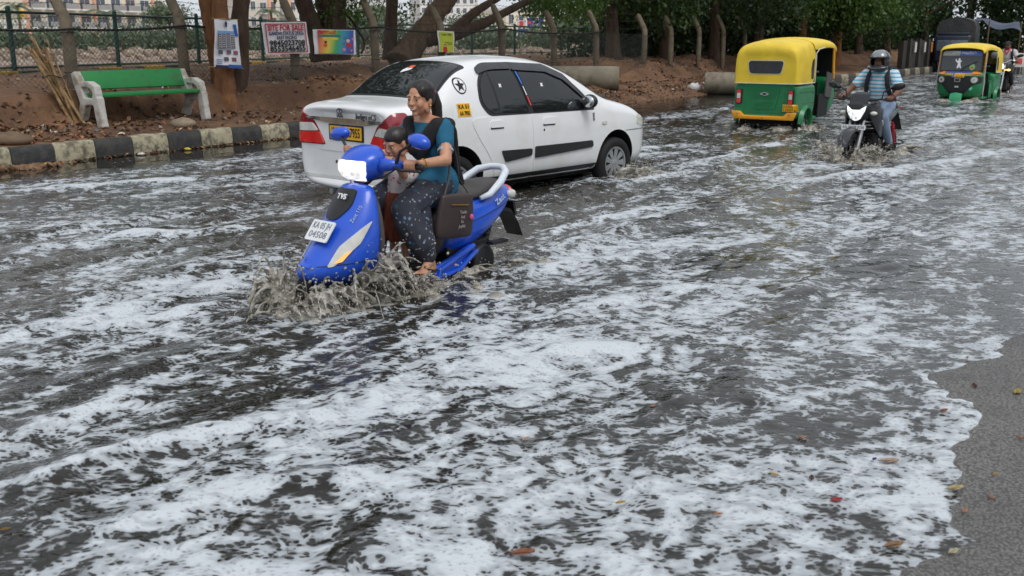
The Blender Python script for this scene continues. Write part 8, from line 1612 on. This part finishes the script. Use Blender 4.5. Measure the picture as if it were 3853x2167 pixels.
b = MB(); b.tube([(0.838, 0.335+0.034*math.cos(q), 1.047+0.034*math.sin(q)) for q in np.linspace(0, 6.3, 16)], 0.005, 6); b.build('wrist_thread', pm('red_thread', C(150, 30, 40), 0.8), rider)
pack = empty('backpack', BK, 0, 'black backpack worn by the helmeted rider', 'backpack', None, BR); pack.scale = (BKS,)*3
b = MB(); b.chain([(0.16, 0, 1.22), (0.13, 0, 1.0)], [0.13, 0.14]); b.ell((0.14, 0, 1.1), (0.12, 0.16, 0.24)); remesh(b, 'bag_body', M_SHAWL, pack, 0.012, 4)
for y in (1, -1): b = MB(); b.tube([(0.22, y*0.12, 1.37), (0.33, y*0.125, 1.425), (0.45, y*0.125, 1.415), (0.535, y*0.128, 1.31), (0.545, y*0.145, 1.19), (0.48, y*0.165, 1.08), (0.36, y*0.165, 1.0), (0.2, y*0.14, 0.98)], 0.032, 10, flat=0.35); b.build('strap', pm('black_webbing', C(34, 35, 40), 0.8), pack, ang=180)

# ---------------------------------------------------------------- far rider with cap
B2R = tuple(bike2.rotation_euler); far_r = person('man in grey striped shirt with red collar and black cap on the far motorcycle', BK2, B2R, 1.0)
HF = HM((0.475, 0, 1.50), 0.0, 0.05, 0, 1.0); b = MB(); put_head(b, HF); b.chain([(0.43, 0, 1.34), (0.46, 0, 1.44)], [0.062, 0.058]); b.chain([(0.32, 0, 0.92), (0.36, 0, 1.10), (0.41, 0, 1.28)], [0.13, 0.125, 0.12])
for y in (1, -1):
    sh, el, wr = (0.43, y*0.19, 1.335), (0.56, y*0.33, 1.13), (0.82, y*0.345, 1.085); b.chain([sh, el, wr], [0.06, 0.045, 0.030]); grip_hand(b, (0.905, y*0.345, 1.062), (-0.3, y, 0), (1, 0.3*y, 0), wr, 1.05); b.chain([(0.34, y*0.10, 0.90), (0.80, y*0.21, 0.80), (0.48, y*0.215, 0.42)], [0.09, 0.06, 0.042]); foot(b, (0.47, y*0.22, 0.37), (0.64, y*0.24, 0.335), 1.05)
remesh(b, 'body', M_SKIND, far_r, 0.011, 3); face_bits(HF, far_r, False, pm('brown_lips', C(104, 62, 54), 0.5), M_HAIR, True)
b = MB(); t = MB(); t.ell((-0.012, 0, 0.062), (0.104, 0.085, 0.072), None, 16, 10); t.chain([(0.07, -0.03, 0.058), (0.15, 0, 0.048), (0.07, 0.03, 0.058)], [0.022, 0.014, 0.022]); t.ell((0.11, 0, 0.05), (0.06, 0.06, 0.010), None, 14, 6); b.add([HF @ Vector(p) for p in t.v], t.f); remesh(b, 'cap', pm('black_cap_cloth', C(36, 38, 40), 0.8), far_r, 0.008, 2)
b = MB(); b.chain([(0.42, 0, 1.30), (0.395, 0, 1.20), (0.35, 0, 1.05), (0.325, 0, 0.93)], [0.12, 0.148, 0.150, 0.150]); b.chain([(0.43, 0.18, 1.330), (0.425, 0, 1.335), (0.43, -0.18, 1.330)], [0.078, 0.09, 0.078])
for y in (1, -1): b.chain([(0.43, y*0.19, 1.332), (0.52, y*0.28, 1.20)], [0.078, 0.072])
remesh(b, 'shirt', mat_stripes('grey_striped_polo', C(196, 190, 192), C(168, 160, 164), 0.09, 0.8), far_r, 0.012, 3)
b = MB(); b.tube([(0.44, 0.07, 1.42), (0.52, 0.05, 1.37), (0.565, 0.0, 1.27), (0.52, -0.05, 1.37), (0.44, -0.07, 1.42)], 0.024, 8); b.build('collar', pm('red_collar_cloth', C(196, 60, 74), 0.8), far_r, ang=180)
b = MB()
for y in (1, -1): b.chain([(0.33, y*0.10, 0.90), (0.58, y*0.165, 0.86), (0.80, y*0.212, 0.79), (0.66, y*0.216, 0.61), (0.50, y*0.216, 0.44)], [0.115, 0.098, 0.080, 0.068, 0.058])
b.chain([(0.30, 0.05, 0.91), (0.30, -0.05, 0.91)], [0.13, 0.13]); remesh(b, 'trousers', cloth('charcoal_trousers', C(62, 60, 64)), far_r, 0.012, 3)
pk2 = empty('backpack', BK2, 0, 'dark backpack strap over the cap wearing rider\'s shoulder', 'backpack', None, B2R); b = MB(); b.chain([(0.16, 0, 1.22), (0.13, 0, 1.0)], [0.12, 0.13]); remesh(b, 'bag_body', M_SHAWL, pk2, 0.015, 3)
for y in (1, -1): b = MB(); b.tube([(0.22, y*0.13, 1.37), (0.33, y*0.14, 1.425), (0.45, y*0.14, 1.415), (0.535, y*0.14, 1.31), (0.545, y*0.15, 1.19), (0.36, y*0.165, 1.0)], 0.03, 8, flat=0.35); b.build('strap', pm('black_webbing', C(34, 35, 40), 0.8), pk2, ang=180)
# driver of the oncoming rickshaw, dim behind the windscreen
AFL, AFR = auto_f.location.copy(), tuple(auto_f.rotation_euler); drv = person('driver in the dim cab of the oncoming rickshaw, partly seen through its side opening', AFL, AFR, 0.92)
HD = HM((1.22, 0, 1.28), 0.2, 0, 0, 0.95); b = MB(); put_head(b, HD); b.chain([(1.18, 0, 1.12), (1.2, 0, 1.22)], [0.06, 0.055]); b.chain([(1.12, 0, 0.76), (1.15, 0, 1.05)], [0.13, 0.12])
for y in (1, -1): b.chain([(1.17, y*0.18, 1.08), (1.32, y*0.28, 0.92), (1.52, y*0.24, 0.95)], [0.055, 0.042, 0.03]); grip_hand(b, (1.58, y*0.24, 0.94), (0, y, 0), (1, 0, 0), (1.52, y*0.24, 0.95)); b.chain([(1.14, y*0.09, 0.74), (1.45, y*0.16, 0.70), (1.48, y*0.16, 0.38)], [0.085, 0.06, 0.042])
remesh(b, 'body', M_SKIND, drv, 0.012, 3)
b = MB(); b.chain([(1.12, 0, 0.76), (1.15, 0, 1.06)], [0.145, 0.135]); b.chain([(1.17, 0.18, 1.08), (1.17, -0.18, 1.08)], [0.07, 0.07])
for y in (1, -1): b.chain([(1.17, y*0.18, 1.08), (1.25, y*0.24, 0.99)], [0.07, 0.065])
remesh(b, 'shirt', cloth('khaki_driver_shirt', C(124, 108, 84)), drv, 0.014, 3); b = MB(); t = MB(); t.ell((-0.016, 0, 0.044), (0.099, 0.081, 0.082), None, 14, 9); b.add([HD @ Vector(p) for p in t.v], t.f); b.build('hair', M_HAIR, drv, ang=180)
# ================================================================== splashes and drifting debris
def mat_splash():
    k = NT('murky_splashing_water'); v = k.geo(); n = k.noise(v, 14, 4, 0.6); n2 = k.noise(v, 60, 3, 0.6)
    c = k.mix(k.smooth(n, 0.35, 0.65), C(122, 117, 106), C(180, 176, 166)); c = k.mix(k.math('MULTIPLY', k.smooth(n2, 0.55, 0.7), 0.6), c, C(222, 220, 214))
    p = k.pbsdf(c, 0.16, 0, k.bump(n2, 0.5, 0.006), IOR=1.33, Specular__IOR__Level=0.6, Transmission__Weight=0.0)
    return k.done(p)
M_SPL = mat_splash()
def splash(label, o, hd, lines, n, up, out, fwd, seed, r0=0.017, voxel=0.012, drops=150, T=(0.25, 1.0)):
    """lines: list of (x0, y0, x1, y1, side) in a frame whose +x is the travel direction hd; thrown up and outwards as strands and drops"""
    rb = random.Random(seed); x = Vector((hd[0], hd[1], 0)).normalized(); y = Vector((-x.y, x.x, 0)); o = Vector(o); root = empty('splash', o, 0, label, 'splash'); b = MB(); dr = MB()
    W = lambda p: x*p[0]+y*p[1]+Vector((0, 0, p[2]))
    for (x0, y0, x1, y1, sd, kk) in lines:
        for i in range(int(n*kk)):
            t = rb.random(); env = (0.35+0.75*math.sin(math.pi*min(1, t*0.9+0.12)))*(0.7+0.5*mnoise.noise(Vector((t*5, seed, sd)))); p = Vector((x0+(x1-x0)*t+rb.gauss(0, 0.02), y0+(y1-y0)*t+rb.gauss(0, 0.012), -0.03))
            vz = up*env*rb.uniform(0.45, 1.1); vo = out*rb.uniform(0.25, 1.2)*sd; vf = fwd*rb.uniform(0.1, 1.1)+rb.gauss(0, 0.28); tt = 2*vz/9.8; a0 = 0.0 if rb.random() < 0.75 else rb.uniform(0.1, 0.4); a1 = rb.uniform(max(T[0], a0+0.15), T[1])
            P = []; rr = []; m = 9; ph = rb.uniform(0, 6)
            for q in range(m):
                s = (a0+(a1-a0)*q/(m-1))*tt; w = 0.018*math.sin(ph+q*0.9)*(q/m); P.append(W((p.x+vf*s+w, p.y+vo*s+w*0.6, p.z+vz*s-4.9*s*s))); k_ = q/(m-1); rr.append(r0*(1.15-0.75*k_)*(0.75+0.5*rb.random())*(1.5 if q == 0 else 1))
            rr[-1] *= rb.uniform(0.5, 1.3); b.tube(P, rr, 6)
            for _ in range(max(0, int(drops/n*2) if rb.random() < 0.5 else 0)):
                s = rb.uniform(0.15, 1.05)*tt*1.05; c = W((p.x+vf*s*1.1+rb.gauss(0, 0.05), p.y+vo*s*1.15+rb.gauss(0, 0.05), p.z+vz*1.12*s-4.9*s*s+rb.gauss(0, 0.025)+0.03))
                if c.z < 0: continue
                q = rb.choice((0.003, 0.004, 0.004, 0.006, 0.008)); dr.ell(c, (q, q, q*rb.uniform(0.9, 1.8)), (rb.random(), rb.random(), 0), 6, 4)
        for i in range(int(n*kk*0.5)):
            t = rb.random(); q = rb.uniform(0.018, 0.045); b.ell(W((x0+(x1-x0)*t+rb.gauss(0, 0.04), y0+(y1-y0)*t+sd*abs(rb.gauss(0, out*0.10)), -0.012)), (q*1.6, q*1.3, q*0.8), (0, 0, rb.random()*3), 8, 6)
    w = remesh(b, 'water_sheet', M_SPL, root, voxel, 4); w['kind'] = 'stuff'
    d = dr.build('droplets', M_SPL, root, fix=False, ang=180); d['kind'] = 'stuff'
    return root
h_s = (-math.sin(math.radians(42)), -math.cos(math.radians(42))); fw = scooter.matrix_basis @ Vector((1.25, 0, 0))
splash('brown sheet of water thrown up by the scooter front wheel', (fw.x, fw.y, WATER), h_s, [(0.34, 0.05, -0.80, 0.18, 1, 1.0), (0.32, -0.05, -0.30, -0.10, -0.55, 0.5), (0.30, -0.08, 0.33, 0.10, 0.15, 0.3)], 560, 2.75, 1.35, 0.5, 3, 0.0118, 0.0085, 900)
rw_ = scooter.matrix_basis @ Vector((0.1, 0, 0)); splash('churned water trailing from the scooter rear wheel', (rw_.x, rw_.y, WATER), h_s, [(0.6, 0.20, -0.75, 0.10, 1, 1.0), (0.1, -0.08, -0.6, -0.10, -1, 0.6)], 200, 1.3, 0.95, -0.7, 4, 0.014, 0.011, 200)
h_c = (math.sin(math.radians(43.5)), math.cos(math.radians(43.5))); cf = car.matrix_basis @ Vector((2.45, -0.72, 0)); cr_ = car.matrix_basis @ Vector((0, -0.72, 0)); cl_ = car.matrix_basis @ Vector((2.45, 0.7, 0))
splash('grey water spraying from the car front wheel', (cf.x, cf.y, WATER), h_c, [(0.42, -0.06, -0.35, -0.12, -1, 1.0), (0.40, 0.0, 0.46, -0.1, -0.2, 0.3)], 400, 2.0, 1.7, 0.9, 5, 0.012, 0.0115, 400)
splash('low churned water beside the car rear wheel', (cr_.x, cr_.y, WATER), h_c, [(0.5, -0.05, -0.5, -0.1, -1, 1.0)], 80, 0.9, 1.1, -0.2, 6, 0.018, 0.015, 60)
h_a = (RD.x, RD.y); al = auto_r.matrix_basis @ Vector((0, 0.57, 0)); ar = auto_r.matrix_basis @ Vector((0, -0.57, 0))
splash('foamy wash curling from the left rear wheel of the near rickshaw', (al.x, al.y, WATER), h_a, [(0.3, 0.05, -0.55, 0.08, 1, 1.0), (0.1, -0.05, -0.6, -0.1, -1, 0.6)], 220, 1.9, 1.2, -1.4, 7, 0.019, 0.017, 160)
splash('foamy wash curling from the right rear wheel of the near rickshaw', (ar.x, ar.y, WATER), h_a, [(0.5, -0.05, -0.5, -0.08, -1, 1.0), (0.0, 0.05, -0.6, 0.1, 1, 0.6)], 240, 1.85, 1.5, -1.2, 8, 0.019, 0.017, 160)
h_b = (-math.sin(math.radians(BKH)), -math.cos(math.radians(BKH))); bf = bike1.matrix_basis @ Vector((1.34, 0, 0)); br_ = bike1.matrix_basis @ Vector((0, 0, 0))
splash('spray and flying drops thrown up by the motorcycle front wheel', (bf.x, bf.y, WATER), h_b, [(0.32, 0.05, -0.5, 0.1, 1, 1.0), (0.32, -0.05, -0.5, -0.1, -1, 0.9), (0.32, -0.06, 0.36, 0.06, 0.1, 0.4)], 480, 2.5, 1.4, 0.5, 9, 0.0125, 0.0115, 1000)
splash('rolling wash behind the motorcycle rear wheel', (br_.x, br_.y, WATER), h_b, [(0.3, 0.08, -0.6, 0.12, 1, 1.0), (0.3, -0.08, -0.4, -0.1, -1, 0.5)], 220, 1.7, 1.4, -0.8, 10, 0.018, 0.015, 150)
h_f = (-RD.x, -RD.y); af = auto_f.matrix_basis @ Vector((1.95, 0, 0)); splash('bow wave pushed ahead of the oncoming rickshaw', (af.x, af.y, WATER), h_f, [(0.25, 0.08, -0.4, 0.45, 1, 1.0), (0.25, -0.08, -0.4, -0.45, -1, 1.0)], 200, 1.5, 1.4, 0.7, 11, 0.024, 0.022, 90)
b2f = bike2.matrix_basis @ Vector((1.34, 0, 0)); splash('small splash under the far motorcycle', (b2f.x, b2f.y, WATER), h_f, [(0.3, 0.05, -0.5, 0.1, 1, 1.0), (0.3, -0.05, -0.5, -0.1, -1, 1.0)], 60, 1.3, 0.9, 0.4, 12, 0.024, 0.022, 40)

# ---- leaves and scraps drifting on the water and lying on the wet asphalt
def leaf(px, py, L, rgb, rz, label, curl=0.25, name='leaf', cat='leaf', wid=0.5, z=None):
    p = gnd(px, py, WATER+0.012); s, t = st(p.x, p.y); zz = max(float(road_z(np.array([s]), np.array([t]))[0]), WATER+0.006)
    b = MB(); nx, ny = 8, 4; V = []; L *= 0.62; rgb = tuple(int(c*0.8) for c in rgb)
    for i in range(nx+1):
        u = i/nx; w = wid*L*math.sin(math.pi*(0.04+0.92*u))**0.75*0.5
        for j in range(ny+1):
            v = j/ny*2-1; V.append((L*(u-0.5), w*v+0.02*L*math.sin(u*9+v*4), L*curl*(0.35*abs(v)**1.5*(0.5+u)+0.5*(u-0.5)**2+0.06*math.sin(u*11+v*7))))
    b.add(V, [(i*(ny+1)+j, i*(ny+1)+j+1, (i+1)*(ny+1)+j+1, (i+1)*(ny+1)+j) for i in range(nx) for j in range(ny)])
    m = pm('drift_%d_%d_%d' % tuple(rgb), C(*rgb), 0.6, var=0.3, scale=40, bump=0.3, bscale=90)
    if name == 'leaf': b.tube([(-L*0.62, 0, 0.004), (-L*0.45, 0, 0.004), (0, 0, 0.004+L*curl*0.05), (L*0.45, 0, L*curl*0.13)], 0.0022*L/0.08, 5)
    o = b.build(name, m, ang=180); md = o.modifiers.new('s', 'SOLIDIFY'); md.thickness = 0.0015; bake(o); o.location = (p.x, p.y, zz+0.004); o.rotation_euler = (0, 0, rz); tag(o, label, cat, 'drifting leaves' if name == 'leaf' else None); return o
for a in [(3364, 2051, 0.11, (150, 116, 82), 0.3, 'large tan dead leaf at the foam edge, bottom right'), (3594, 1837, 0.105, (196, 176, 128), 0.2, 'pale crumpled leaf on the wet asphalt'), (3631, 1921, 0.055, (196, 140, 104), 1.0, 'small orange leaf on the asphalt below the pale leaf'), (3731, 1870, 0.05, (186, 132, 106), 2.0, 'small pinkish leaf on the asphalt near the right edge'), (3744, 1784, 0.04, (206, 166, 60), 0.5, 'tiny yellow leaf on the asphalt'), (3828, 1474, 0.10, (186, 160, 62), 0.8, 'yellow leaf spray at the right edge'), (3054, 1797, 0.06, (96, 66, 50), 1.3, 'dark brown curled leaf in the foam'), (2914, 1784, 0.06, (212, 178, 120), 2.4, 'straw coloured leaf left of the dark curled one'), (3020, 1644, 0.055, (206, 152, 120), 0.1, 'salmon leaf floating above the straw coloured one'), (3551, 1544, 0.07, (150, 84, 56), 0.4, 'rust brown leaf in the foam tongue at right'), (3667, 1450, 0.07, (92, 48, 36), 1.5, 'dark red upright leaf near the right edge'), (3587, 2074, 0.07, (206, 196, 160), 0.6, 'pale bleached leaf right of the large tan leaf'), (3347, 1734, 0.11, (196, 164, 142), 0.0, 'wide faded leaf sunk in the foam'), (2700, 1934, 0.055, (206, 150, 116), 0.2, 'orange leaf at bottom right of centre'), (1978, 1652, 0.065, (206, 170, 150), 0.9, 'pinkish leaf floating in the open dark patch'), (2335, 1890, 0.06, (208, 172, 96), 0.3, 'yellow leaf on the dark patch right of centre'), (1967, 2080, 0.12, (150, 92, 62), 0.15, 'long brown leaf at the bottom centre'), (2456, 1527, 0.045, (206, 150, 120), 0.5, 'tiny salmon leaf in the mid foam'), (18, 1991, 0.06, (150, 112, 60), 0.2, 'ochre leaf at the lower left edge'), (3838, 1654, 0.05, (176, 110, 70), 2.2, 'rust leaf on the asphalt at the right edge'), (3640, 1345, 0.05, (196, 150, 96), 1.1, 'tan leaf at the upper right foam')]: leaf(*a)
leaf(3147, 1882, 0.07, (176, 40, 48), 0.2, 'bright red plastic wrapper floating in the foam', 0.35, 'wrapper', 'wrapper', 0.6); leaf(3290, 1727, 0.035, (40, 40, 110), 0.7, 'tiny dark blue plastic scrap in the foam', 0.4, 'plastic_scrap', 'scrap', 0.7)

bpy.data.scenes.remove(SCRATCH)
